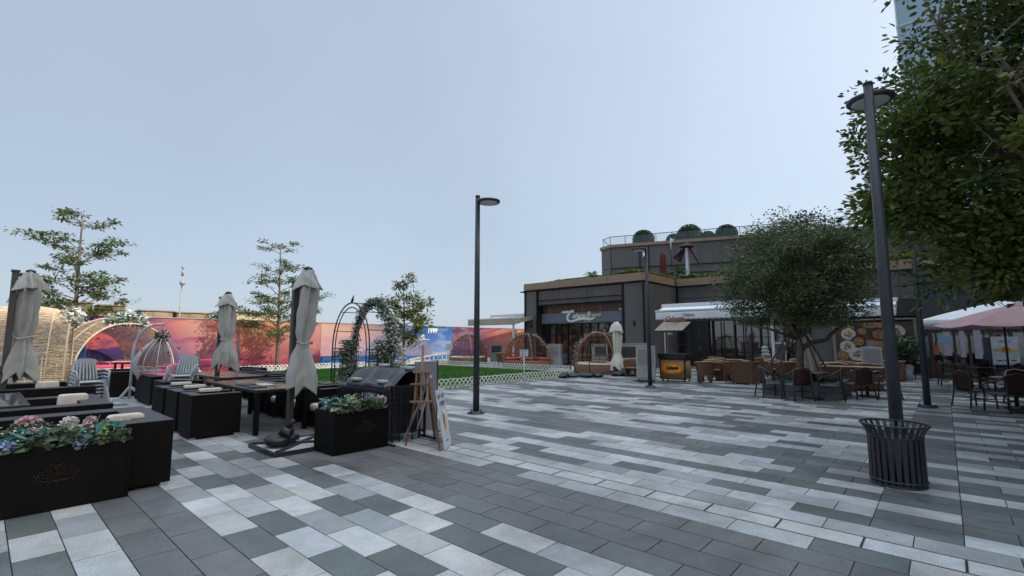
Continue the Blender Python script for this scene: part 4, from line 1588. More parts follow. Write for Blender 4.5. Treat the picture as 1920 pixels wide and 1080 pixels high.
# ---------------------------------------------------------------- stacked plastic chairs
def plastic_chair(label, group):
    t = thing('plastic_chair', label, 'chair', (0, 0, 0), 0, group)
    mb = MB()

    def back(u, v):
        x = (u - 0.5) * (0.46 - 0.10 * v)
        return (x, 0.22 + 0.10 * v - 0.06 * (1 - (2 * u - 1) ** 2) * 0.4, 0.42 + 0.44 * v - 0.05 * (2 * u - 1) ** 4 * v)
    s1 = MB()
    for (a, b_) in ((0.0, 0.09), (0.16, 0.22), (0.29, 0.35), (0.42, 0.48), (0.55, 0.61), (0.68, 0.74), (0.81, 0.87), (0.93, 1.0)):
        p0, p1 = back(a, 0.08), back(b_, 0.08)
        q0, q1 = back(a, 0.9), back(b_, 0.9)
        vs = [p0, p1, q1, q0] + [(x, y + 0.02, z) for x, y, z in (p0, p1, q1, q0)]
        s1.add(vs, [(0, 1, 2, 3), (7, 6, 5, 4), (0, 4, 5, 1), (1, 5, 6, 2), (2, 6, 7, 3), (3, 7, 4, 0)])
    top = [back(u, 0.92) for u in np.linspace(0, 1, 9)]
    for p, q in zip(top[:-1], top[1:]):
        s1.bar(p, q, 0.02, 0.10)
    s1.build('backrest', M_CHAIRP, t)
    st = MB().cushion(-0.22, 0.22, -0.22, 0.22, 0.40, 0.435, e=6, n=8)
    st.build('seat', M_CHAIRP, t)
    for sx_ in (-1, 1):
        MB().bar((sx_ * 0.21, 0.2, 0.42), (sx_ * 0.27, 0.30, 0.0), 0.045, 0.03).build('leg', M_CHAIRP, t)
        MB().bar((sx_ * 0.21, -0.2, 0.42), (sx_ * 0.27, -0.27, 0.0), 0.045, 0.03).build('leg', M_CHAIRP, t)
        MB().tube([(sx_ * 0.23, -0.23, 0.42), (sx_ * 0.26, -0.22, 0.62), (sx_ * 0.26, 0.05, 0.65), (sx_ * 0.23, 0.27, 0.62)], [0.02, 0.02, 0.022, 0.018], 6).build('armrest', M_CHAIRP, t)
    return t


M_CHAIRP = mat('grey white chair plastic', (0.34, 0.38, 0.40), 0.45, 0, 0.06, 4)
pc = plastic_chair('grey white plastic chair at the bottom of the stack behind the sofas on the left', 'stacked plastic chairs')
pc.location = (-12.9, 1.55, 0)
pc.rotation_euler = (0, 0, R(100))
for k in range(1, 6):
    copy_tree(pc, (-12.9 + 0.012 * k, 1.55, 0.07 * k), R(100),
              ['', 'second plastic chair up in the left stack by the furled parasols', 'third plastic chair up in the left stack by the furled parasols',
               'fourth plastic chair up in the left stack by the furled parasols', 'fifth plastic chair up in the left stack by the furled parasols',
               'topmost plastic chair of the left stack by the furled parasols'][k])
for k in range(0, 6):
    copy_tree(pc, (-13.1 + 0.02 * k, 3.15 + 0.012 * k, 0.075 * k), R(60),
              ['bottom plastic chair of the stack between swing seat and dining table', 'second plastic chair up in the stack beside the swing seat',
               'third plastic chair up in the stack beside the swing seat', 'fourth plastic chair up in the stack beside the swing seat',
               'fifth plastic chair up in the stack beside the swing seat', 'topmost plastic chair of the stack beside the swing seat'][k])


# ---------------------------------------------------------------- furled cantilever parasols
def furled(label, loc, mast_h, off, z0, z1, seed, base=None, sc=1.0, lean=0.0):
    t = thing('furled_parasol', label, 'parasol', loc, 0, 'furled off white cantilever parasols')
    mb = MB().box(-0.045, 0.045, -0.045, 0.045, 0.05, mast_h)
    mb.box(-0.06, 0.06, -0.06, 0.06, mast_h, mast_h + 0.04)
    mb.build('mast', mat('grey parasol mast', (0.055, 0.052, 0.052), 0.45, 0.2, 0.1), t, 0.008)
    MB().cyl((-0.05, 0.0, 1.05), (0.09, 0.0, 1.05), 0.055, 0.055, 12).box(-0.07, 0.07, -0.07, 0.07, 0.98, 1.14).build('crank_box', M_DARKMET, t, 0.01)
    c = MB()
    H_ = z1 - z0
    q = random.Random(seed)
    ph = [q.uniform(0, 6.28) for _ in range(8)]

    def R_(t_):
        tb = [(0, 0.245), (0.10, 0.25), (0.22, 0.20), (0.33, 0.125), (0.38, 0.112), (0.46, 0.145), (0.62, 0.155), (0.80, 0.145), (1.0, 0.06)]
        for (a, ra), (b_, rb) in zip(tb[:-1], tb[1:]):
            if t_ <= b_:
                return (ra + (rb - ra) * (t_ - a) / (b_ - a)) * sc
        return 0.05

    def ctrl(n, rr, vv, q):
        out = []
        a = q.uniform(0, 6.28)
        for k in range(n):
            w = 2 * math.pi / n
            out.append((a + w * k + q.uniform(-0.22, 0.22) * w, rr * q.uniform(0.85, 1.2), 1, q.uniform(0.2, 1.0)))
            out.append((a + w * (k + 0.5) + q.uniform(-0.2, 0.2) * w, vv * q.uniform(0.8, 1.2), 0, q.uniform(-0.6, 0.1)))
        return out

    def ring(u, cp, amp, tw=0.0):
        """point on a star polygon: sharp ridges, straight cloth between; returns x, y, hem value"""
        m_ = len(cp)
        k = u * m_
        i_ = int(k) % m_
        f_ = k - int(k)
        (a0, r0, _, h0), (a1, r1, _, h1) = cp[i_], cp[(i_ + 1) % m_]
        r0, r1 = 1 + (r0 - 1) * amp, 1 + (r1 - 1) * amp
        x = (r0 * math.cos(a0 + tw)) * (1 - f_) + (r1 * math.cos(a1 + tw)) * f_
        y = (r0 * math.sin(a0 + tw)) * (1 - f_) + (r1 * math.sin(a1 + tw)) * f_
        return x, y, h0 * (1 - f_) + h1 * f_

    cb = ctrl(6, 1.32, 0.66, q)
    cc_ = ctrl(4, 1.42, 0.72, q)

    def body(u, v):
        amp = 1.0 if v < 0.26 else (0.45 + 0.55 * min(1, abs(v - 0.36) / 0.10))
        x, y, hm = ring(u, cb, amp, 0.20 * math.sin(3 * v + ph[1]) + 0.12 * v)
        r = R_(v) * (1 + 0.05 * math.sin(19 * v + 7 * u * 6.28 + ph[2]) + 0.035 * math.sin(37 * v - 25 * u + ph[3]))
        z = z0 + H_ * v
        if v < 0.30:
            z -= (1 - v / 0.30) * 0.20 * hm * sc
        sk = 0.03 * math.sin(5 * v + ph[4])
        return (off[0] + r * x + sk, off[1] + r * y + sk * 0.5, z)
    c.sheet(body, 120, 64)

    def cap(u, v):
        s = 1 - v
        x, y, hm = ring(u, cc_, 0.25 + 0.75 * s, 0.15 * s)
        r = (0.055 + 0.185 * s ** 0.75) * sc * (1 + 0.04 * math.sin(30 * u + 9 * v + ph[7]))
        z = z1 + 0.02 - 0.36 * sc * s - 0.13 * sc * s ** 2 * hm
        return (off[0] + r * x, off[1] + r * y, z)
    c.sheet(cap, 96, 18)
    o = c.build('canopy', M_CLOTH, t)
    so = o.modifiers.new('thick', 'SOLIDIFY')
    so.thickness = 0.006
    MB().tube([(off[0] + 0.135 * sc * math.cos(a_), off[1] + 0.135 * sc * math.sin(a_), z0 + H_ * (0.37 + 0.01 * math.sin(3 * a_))) for a_ in np.linspace(0, 6.28, 30)[:-1]], 0.013, 5, 0, True).build('strap', M_CLOTH, o)
    MB().lathe([(0, z1 + 0.06), (0.07, z1 + 0.03), (0.075, z1 - 0.01), (0, z1 - 0.01)], (off[0], off[1], 0), n=12).build('finial', M_DARKMET, t)
    MB().bar((0, 0, mast_h - 0.03), (off[0], off[1], z1 - 0.12), 0.05, 0.05).build('arm', M_DARKMET, t)
    mb = MB()
    mb.box(-0.12, 0.12, -0.12, 0.12, 0.05, 0.12)
    if base:
        b0, b1, b2, b3 = base
        x_, y_ = (b0 + b1) / 2, (b2 + b3) / 2
        for (a0, a1, c0, c1) in ((b0, b1, b2, b2 + 0.035), (b0, b1, b3 - 0.035, b3), (b0, b0 + 0.035, b2 + 0.035, b3 - 0.035), (b1 - 0.035, b1, b2 + 0.035, b3 - 0.035)):
            mb.box(a0, a1, c0, c1, 0.0, 0.06)
        mb.bar((b0 + 0.04, b2 + 0.04, 0.062), (b1 - 0.04, b3 - 0.04, 0.062), 0.05, 0.03)
        mb.bar((b1 - 0.04, b2 + 0.04, 0.064), (b0 + 0.04, b3 - 0.04, 0.064), 0.05, 0.03)
        mb.build('base_frame', M_DARKMET, t)
        for (a0, a1) in ((b0 + 0.04, x_ - 0.005), (x_ + 0.005, b1 - 0.04)):
            for (c0, c1) in ((b2 + 0.04, y_ - 0.005), (y_ + 0.005, b3 - 0.04)):
                MB().box(a0, a1, c0, c1, 0.002, 0.045).build('base_slab', mat('base slab stone', (0.36, 0.36, 0.35), 0.8, 0, 0.12, 12), t, 0.003, 1)
    else:
        mb.build('base_frame', M_DARKMET, t)
    return t


furled('largest furled off white parasol on a square slab base in front of the dining table', (-7.76, 3.38, 0), 2.52, (0.12, 0.13), 0.86, 2.74, 1,
       (-0.10, 0.86, -0.55, 0.62), 0.84)
furled('furled off white parasol behind the dining table in front of the pink mural', (-13.2, 3.95, 0), 2.62, (0.12, 0.10), 0.95, 2.74, 12, None, 0.86)
furled('furled off white parasol at the left edge in front of the bamboo shelter', (-12.58, 0.36, 0), 2.84, (-0.04, 0.20), 0.92, 2.86, 23, None, 0.90)
furled('further furled off white parasol partly hidden at the left edge', (-14.15, 0.42, 0), 2.6, (0.0, 0.16), 0.95, 2.70, 34, None, 0.88)

# sandbag on the parasol base
t = MB().blob((0, 0, 0.09), 0.22, 5, 0.08, 18, 0.42).blob((0.10, 0.06, 0.20), 0.10, 8, 0.2, 12, 0.9).tube([(0.10, 0.06, 0.26), (0.15, 0.10, 0.33), (0.17, 0.13, 0.37)], [0.05, 0.03, 0.05], 8)
M_BAG = mat('black bag plastic', (0.012, 0.012, 0.014), 0.35, 0, 0.3, 6, 0.9, 14)
o = tag(t.build('sandbag', M_BAG), 'black tied sandbag lying on the slab base of the largest furled parasol', 'sandbag')
o.location = (-7.42, 3.10, 0.045)

# ---------------------------------------------------------------- iron flower arch
t = thing('garden_arch', 'black iron garden arch with white flower garlands before the mural', 'arch', (-9.72, 5.75, 0))
HW, DV, ZS, HT = 0.78, 0.27, 1.42, 2.42
mb = MB()


def archpts(hw, y, zs, ht, n=20):
    p = [(-hw, y, 0), (-hw, y, zs)]
    for i in range(1, n):
        a = math.pi - math.pi * i / n
        p.append((hw * math.cos(a), y, zs + (ht - zs) * math.sin(a)))
    p += [(hw, y, zs), (hw, y, 0)]
    return p


for y in (-DV, DV):
    mb.tube(archpts(HW, y, ZS, HT), 0.016, 6)
    mb.tube(archpts(HW - 0.12, y, ZS - 0.02, HT - 0.10), 0.013, 6)
for z in (1.4, 1.15):
    for s in (-1, 1):
        mb.bar((s * HW, -DV, z), (s * HW, DV, z), 0.02)
        for y in (-DV, DV):
            mb.bar((s * HW, y, z), (s * (HW - 0.12), y, z), 0.02)
for a in (0.4, 0.9, 1.57, 2.2, 2.75):
    x, z = HW * math.cos(a), ZS + (HT - ZS) * math.sin(a)
    mb.bar((x, -DV, z), (x, DV, z), 0.016)
for s in (-1, 1):
    for y in np.linspace(-DV + 0.2, DV - 0.2, 3):
        mb.bar((s * HW, y, 0), (s * HW, y, 1.4), 0.012)
    for k in range(6):
        mb.tube([(s * HW, -DV + 2 * DV * i / 16, 1.27 + 0.09 * math.sin(i * 1.2 + k)) for i in range(17)], 0.006, 4)
    for k in range(4):
        z = 0.25 + 0.28 * k
        mb.bar((s * HW, -DV, z), (s * HW, DV, z + 0.02), 0.010)
mb.build('iron_frame', M_DARKMET, t)
g = np.random.default_rng(31)


def cloud_along(pts, n, r, g):
    pts = np.array([tuple(p) for p in pts], dtype=float)
    k = g.uniform(0, len(pts) - 1.001, n)
    i = k.astype(int)
    f_ = (k - i)[:, None]
    c = pts[i] * (1 - f_) + pts[i + 1] * f_
    d = g.normal(size=(n, 3)) * r
    return c + d


back = archpts(HW + 0.02, DV + 0.02, ZS, HT + 0.04, 22)
ap = [p for p in back if p[2] > 0.9]
leafmesh('foliage', np.concatenate([cloud_along(ap, 2100, 0.045, g), cloud_along(ap[9:16], 400, 0.06, g)]), 0.06, M_FLGREEN, t, 3)
leafmesh('blossom', np.concatenate([cloud_along(ap[12:], 900, 0.055, g), cloud_along(ap[:12], 700, 0.05, g)]), 0.045, M_FLWHITE, t, 4, aspect=0.85)
sides = []
for s, y0, y1, zt in ((-1, 0.0, 0.32, 1.6), (1, -0.1, 0.38, 1.6)):
    n = 4200
    P = np.stack([s * HW + g.normal(0, 0.10, n), g.uniform(y0, y1, n) + g.normal(0, 0.05, n), zt * g.uniform(0, 1, n) ** 0.85], 1)
    sides.append(P)
P = np.concatenate(sides)
leafmesh('foliage', P, 0.05, M_FLGREEN, t, 6)
leafmesh('blossom', P[::2] + g.normal(0, 0.03, (len(P[::2]), 3)), 0.034, M_FLWHITE, t, 7, aspect=0.9)
P = cloud_along([(HW + 0.15, DV + 0.1, 1.5), (HW + 0.30, DV + 0.1, 1.0), (HW + 0.34, DV, 0.65)], 500, 0.05, g)
leafmesh('blossom', P, 0.05, M_FLWHITE, t, 8, aspect=0.9)
# bird-like finial twig on the top
MB().tube([(0.0, -DV, HT), (0.03, -DV, HT + 0.08), (0.08, -DV, HT + 0.16)], [0.03, 0.025, 0.01], 6).tube([(0.02, -DV, HT + 0.05), (0.10, -DV, HT + 0.06)], [0.02, 0.008], 5).build('finial', M_DARKMET, t)
# flower tub at the arch foot
t = thing('flower_tub', 'low tub of pink and yellow flowers at the foot of the iron arch', 'flower tub', (-10.4, 5.55, 0))
MB().lathe([(0, 0), (0.22, 0), (0.28, 0.34), (0.25, 0.34), (0.22, 0.28), (0, 0.28)], n=16).build('pot', M_BLKWEAVE, t)
leafmesh('foliage', shrubpoints(g, 700, (0, 0, 0.42), 0.30, 0.7, 0.6), 0.08, M_FLGREEN, t, 9)
for k, (x, y, m_) in enumerate([(0.1, 0, M_FLPINK), (-0.1, -0.1, M_FLYEL), (0.0, 0.15, M_FLPURP)]):
    leafmesh('flower', shrubpoints(g, 120, (x, y, 0.58), 0.09, 0.9, 0.3), 0.04, m_, t, 10 + k, aspect=0.8)

# ---------------------------------------------------------------- covered barbecue behind the short trough
t = thing('barbecue', 'charcoal barbecue under a black cover with four stones on top behind the short trough', 'barbecue', (-8.05, 4.38, 0))
mb = MB()
LB, DB = 1.5, 0.66


def cover(u, v):
    # v across: front drop, slope, ridge, back
    x = u * LB
    prof = [(0.0, 0.72), (0.0, 0.88), (0.10, 0.92), (0.30, 1.10), (0.40, 1.13), (0.55, 1.12), (DB, 0.98), (DB + 0.02, 0.7)]
    k = v * (len(prof) - 1)
    i = min(int(k), len(prof) - 2)
    f_ = k - i
    y = prof[i][0] * (1 - f_) + prof[i + 1][0] * f_
    z = prof[i][1] * (1 - f_) + prof[i + 1][1] * f_
    z += 0.006 * math.sin(x * 9 + y * 5) + 0.003 * math.sin(x * 23 + v * 9)
    if u < 0.15 or u > 0.9:
        z -= 0.06 * (1 if u < 0.15 else 0.6)
    return (x, y + 0.01 * math.sin(x * 14), z)


mb.sheet(cover, 40, 28)
c = mb.build('cover', mat('black vinyl cover', (0.028, 0.028, 0.034), 0.32, 0, 0.2, 5, 0.5, 18, 0.5), t)
so = c.modifiers.new('thick', 'SOLIDIFY')
so.thickness = 0.01
mb = MB().box(0.05, LB - 0.05, 0.05, DB - 0.05, 0.10, 0.86)
mb.build('body', M_DARKMET, t, 0.02)
mb = MB()
for y in (-0.05, DB + 0.05):
    mb.box(0.0, LB, y - 0.012, y + 0.012, 0.78, 0.81).box(0, LB, y - 0.012, y + 0.012, 0.08, 0.10)
    for k in range(14):
        x = k * (LB - 0.02) / 13
        mb.box(x, x + 0.02, y - 0.01, y + 0.01, 0.0, 0.8)
for y in np.linspace(-0.05, DB + 0.05, 7):
    mb.box(LB + 0.01, LB + 0.03, y - 0.01, y + 0.01, 0.0, 0.86)
for z in (0.12, 0.60, 0.68, 0.86):
    mb.box(LB + 0.012, LB + 0.028, -0.06, DB + 0.06, z, z + 0.02)
mb.box(LB - 0.1, LB + 0.28, -0.08, -0.04, 0, 0.03)
mb.box(LB - 0.1, LB + 0.28, DB + 0.04, DB + 0.08, 0, 0.03)
mb.build('rack', M_DARKMET, t)
for k, (x, y, z, lb) in enumerate([(0.42, 0.06, 0.90, 'flat grey stone on the low near edge of the barbecue cover'), (1.20, 0.08, 0.90, 'flat pale stone at the near right edge of the barbecue cover'),
                                   (0.65, 0.46, 1.13, 'grey stone on the left of the barbecue ridge'), (1.38, 0.46, 1.11, 'grey stone on the right of the barbecue ridge')]):
    o = MB().cushion(-0.11, 0.11, -0.06, 0.06, 0, 0.055, e=7, n=8).build('weight_stone', mat('pale weight stone', (0.34, 0.33, 0.30), 0.85, 0, 0.2, 20, 0.4, 60))
    o.location = (-8.05 + x, 4.38 + y, z)
    tag(o, lb, 'stone', 'stones holding down the barbecue cover')

# ---------------------------------------------------------------- easel, boards
M_PINE = mat('orange brown pine', (0.15, 0.07, 0.035), 0.5, 0, 0.3, 20, 0, 0, 0.4, (1, 1, 0.15))
t = thing('easel', 'wooden folding easel standing beside the barbecue rack', 'easel', (-5.95, 4.52, 0))
mb = MB()
F1, F2, BK = Vector((-0.25, -0.05, 0)), Vector((0.41, 0.08, 0)), Vector((-0.35, 0.60, 0))
AP = Vector((-0.13, 0.18, 1.12))
mb.bar(F1, AP + Vector((-0.06, 0, 0)), 0.035, 0.02).bar(F2, AP + Vector((0.06, 0.02, 0)), 0.035, 0.02).bar(BK, AP + Vector((0, 0.03, 0)), 0.03, 0.02)
mb.build('leg', M_PINE, t)
mb = MB()
mb.bar((-0.03, 0.05, 0.55), (-0.22, 0.22, 1.52), 0.035, 0.02).bar((-0.14, 0.02, 0.62), (-0.20, 0.10, 1.15), 0.028, 0.02).bar((0.10, 0.08, 0.62), (-0.02, 0.16, 1.12), 0.028, 0.02)
mb.bar((-0.20, -0.01, 0.66), (0.22, 0.07, 0.69), 0.05, 0.03).bar((-0.25, 0.03, 0.92), (0.06, 0.10, 0.94), 0.05, 0.02).bar((-0.25, 0.08, 1.10), (0.06, 0.16, 1.12), 0.06, 0.03)
mb.bar((0.0, 0.03, 0.66), (-0.06, 0.10, 1.12), 0.02, 0.02)
mb.build('shelf', mat('pale pine', (0.24, 0.15, 0.085), 0.5, 0, 0.2, 20), t)
# poster board leaning on the easel
t = thing('poster_board', 'white beer offer poster board leaning against the easel foot', 'poster board', (-5.50, 4.66, 0))
a_, b_, n_ = Vector((-0.27, 0.36, 0)), Vector((0.10, -0.36, 0.76)), None
A0 = Vector((0, 0, 0.01))
rt = a_.normalized()
upv = (b_ - rt * b_.dot(rt)).normalized()
nr = rt.cross(upv)
Wd, Hd = 0.45, 0.86
MP = plane_M(A0, rt, upv)
mb = MB()
mb.box(0, Wd, 0, Hd, -0.012, 0.0, 0, MP)
mb.build('board', mat('white poster paper', (0.55, 0.60, 0.66), 0.5, 0, 0.04, 3), t)
mb = MB()
M_INK = mat('dark print ink', (0.04, 0.045, 0.06), 0.6)
mb2 = MB()
textmesh(mb2, 'BUY 1 GET', 0.085, MP @ Matrix.Translation((Wd / 2, Hd - 0.13, 0.002)), 0, 0.001, 0, 0.001)
textmesh(mb2, '1 FREE!', 0.105, MP @ Matrix.Translation((Wd / 2, Hd - 0.25, 0.002)), 0, 0.001, 0, 0.001)
mb2.build('lettering', M_INK, t)
mb = MB()


def disc(mbx, M, cx_, cy_, rx, ry, z, m, n=20, rot=0):
    vs = [tuple(M @ Vector((cx_ + rx * math.cos(2 * math.pi * k / n) * math.cos(rot) - ry * math.sin(2 * math.pi * k / n) * math.sin(rot),
                            cy_ + rx * math.cos(2 * math.pi * k / n) * math.sin(rot) + ry * math.sin(2 * math.pi * k / n) * math.cos(rot), z))) for k in range(n)]
    mbx.add(vs, [tuple(range(n))], m)


disc(mb, MP, 0.24, 0.38, 0.07, 0.15, 0.002, 0, 24, -0.15)
disc(mb, MP, 0.20, 0.42, 0.04, 0.12, 0.003, 1, 24, -0.1)
disc(mb, MP, 0.26, 0.52, 0.06, 0.035, 0.0035, 2)
mb.box(0.12, 0.30, 0.10, 0.115, 0.0, 0.002, 1, MP)
mb.build('printed_glass', [mat('printed amber', (0.75, 0.42, 0.04), 0.5), mat('printed rust', (0.38, 0.10, 0.03), 0.5), M_SIGNW], t)
# folded aluminium A board and tall grey backing board
t = thing('folding_sign_board', 'aluminium framed A board standing behind the beer poster', 'sign board', (-5.95, 4.72, 0))
mb = MB()
P0, P1, Q0, Q1 = Vector((0.18, 0.32, 0)), Vector((-0.30, 0.62, 0)), Vector((-0.10, 0.06, 0.98)), Vector((-0.40, 0.36, 0.98))
for a, b_ in ((P0, Q0), (P1, Q1), (P0, P1), (Q0, Q1)):
    mb.bar(a, b_, 0.035, 0.02)
B0, B1 = Vector((-0.50, -0.12, 0)), Vector((-0.62, 0.2, 0))
mb.bar(B0, Q0, 0.03, 0.02).bar(B1, Q1, 0.03, 0.02).bar(B0 * 0.9 + Q0 * 0.1, B1 * 0.9 + Q1 * 0.1, 0.02)
mb.bar(Q0 + Vector((-0.02, 0, 0.02)), Q1 + Vector((-0.02, 0, 0.02)), 0.06, 0.03)
mb.build('frame', mat('brushed aluminium', (0.42, 0.43, 0.45), 0.35, 0.7, 0.05), t)
MB().add([P0 + Vector((0, 0, .02)), P1 + Vector((0, 0, .02)), Q1, Q0], [(0, 1, 2, 3)]).build('panel', mat('grey board face', (0.12, 0.12, 0.14), 0.5), t)
t = thing('backing_board', 'tall grey rectangular board standing upright behind the folding signs', 'board', (-6.95, 5.17, 0))
mb = MB().box(-0.02, 0.02, 0, 0.44, 0.02, 1.22)
mb.build('panel', mat('mauve grey board', (0.24, 0.22, 0.25), 0.45, 0, 0.12, 1.2), t, 0.004, 1)
MB().box(-0.022, 0.022, 0.442, 0.46, 0.0, 1.23).box(-0.2, 0.2, 0.0, 0.03, 0, 0.018).box(-0.2, 0.2, 0.39, 0.42, 0, 0.018).build('frame', M_DARKMET, t)
t.rotation_euler = (0, 0, R(-8))

# ---------------------------------------------------------------- bamboo shelters
def bamboo_shelter(label, loc, rz, a, h, depth, back='window', nsl=110, bulge=0.22, seed=0, seat=True):
    """tunnel of arched bamboo: arc plane = local XZ at y=0, opening towards -y"""
    t = thing('bamboo_shelter', label, 'shelter', loc, rz)
    q = random.Random(seed)

    def K(s):
        return math.sqrt(max(0.02, 1 - (0.80 * max(0, s - bulge) / (1 - bulge)) ** 2)) * (1 - 0.10 * (1 - min(1, s / bulge)) ** 2)

    def P(phi, s):
        k = K(s)
        e = 0.92
        c_, s_ = math.cos(phi), math.sin(phi)
        x = a * k * math.copysign(abs(c_) ** e, c_)
        z = h * (0.35 + 0.65 * k if s > bulge else k) * s_ ** e
        return Vector((x, depth * s, z))
    mb = MB()
    for s_, r_ in ((0.0, 0.035), (bulge * 0.5, 0.02), (bulge, 0.03)):
        mb.tube([P(math.pi * i / 40, s_) for i in range(41)], r_, 7)
    for s_ in (0.45, 0.7, 0.95):
        lo = 0 if back == 'window' else 0
        hi = 24 if back == 'window' else 40
        mb.tube([P(math.pi * i / 40, s_) for i in range(lo, hi + 1)], 0.016, 6)
        if back == 'window':
            mb.tube([P(math.pi * i / 40, s_) for i in range(33, 41)], 0.016, 6)
    mb.tube([P(math.pi * 0.62, s_) for s_ in np.linspace(bulge, 0.95, 6)], 0.02, 6)
    mb.tube([P(math.pi * 0.83, s_) for s_ in np.linspace(bulge, 0.95, 6)], 0.02, 6)
    mb.build('rib', M_BAMBOO, t)
    mb = MB()
    for i in range(nsl):
        phi = math.pi * (i + 0.5 + q.uniform(-0.2, 0.2)) / nsl
        w = 0.016 + q.uniform(-0.004, 0.004)
        s1 = bulge
        if back == 'full' or phi < math.pi * 0.60 or phi > math.pi * 0.84:
            s1 = 0.97
        n = 6 if s1 > bulge else 2
        ss = [bulge * 0.0, bulge * 0.5, bulge] + ([bulge + (s1 - bulge) * k / n for k in range(1, n + 1)] if s1 > bulge else [])
        pts = [P(phi, s_) for s_ in ss]
        mb.tube(pts, w * 0.85, 4, 0, False, False)
    mb.build('slats', mat('bamboo slat', (0.50, 0.38, 0.25), 0.6, 0, 0.3, 9), t)
    if seat:
        mb = MB()
        mb.tube([P(math.pi * 0.0, 0.3) + Vector((-0.1, 0, 0.62)), Vector((0, depth * 0.92, 0.62)), P(math.pi, 0.3) + Vector((0.1, 0, 0.62))], 0.035, 6)
        for k in range(12):
            x = -a * 0.85 + k * a * 1.7 / 11
            y = depth * (0.92 - 0.6 * abs(x / a))
            mb.bar((x, y, 0.1), (x, y, 0.62), 0.035)
        mb.build('rail', M_BAMBOO, t)
        mb = MB()
        for k in range(10):
            x0 = -a * 0.85 + k * a * 0.17
            mb.box(x0, x0 + a * 0.165, depth * 0.35 + 0.5 * abs(x0 / a), depth * 0.8 - 0.5 * abs(x0 / a), 0.30, 0.40)
        mb.build('bench', M_BAMBOO, t)
        MB().cushion(-a * 0.7, a * 0.7, depth * 0.42, depth * 0.75, 0.40, 0.52, e=8).build('seat_cushion', M_PINK, t)
    return t, P


def flower_tuft(parent, c, r, n, seed, flat=0.6):
    g = np.random.default_rng(seed)
    leafmesh('foliage', shrubpoints(g, n, c, r, 1.0, 0.8) * np.array([1, 1, 1]), 0.16, M_FLGREEN, parent, seed)
    P = shrubpoints(g, int(n * 1.6), c, r, 1.0, 0.7)
    leafmesh('blossom', P, 0.13, M_FLWHITE, parent, seed + 1, aspect=0.9)


t, Pf = bamboo_shelter('big sunlit bamboo arch shelter with pink seats and white flowers on its crown', (-25.75, 4.3, 0), R(110), 2.15, 2.55, 2.7, 'window', 150, 0.40, 1)
g = np.random.default_rng(17)
pts = [Pf(math.pi * x, 0.08) for x in np.linspace(0.40, 0.60, 9)]
leafmesh('foliage', cloud_along([p + Vector((0, 0, 0.1)) for p in pts], 420, 0.13, g), 0.16, M_FLTEAL, t, 41)
leafmesh('blossom', cloud_along([p + Vector((0, 0, 0.08)) for p in pts], 900, 0.13, g), 0.11, M_FLWHITE, t, 42, aspect=0.9)
t, Pf = bamboo_shelter('bamboo shelter seen from its woven side at the left edge behind the furled parasols', (-23.2, 2.2, 0), R(172), 2.3, 2.75, 4.2, 'full', 150, 0.2, 2, True)
pts = [Pf(math.pi * x, 0.0) for x in np.linspace(0.42, 0.66, 9)]
leafmesh('foliage', cloud_along(pts, 260, 0.12, g), 0.15, M_FLGREEN, t, 43)
leafmesh('blossom', cloud_along(pts, 700, 0.14, g), 0.11, M_FLWHITE, t, 44, aspect=0.9)

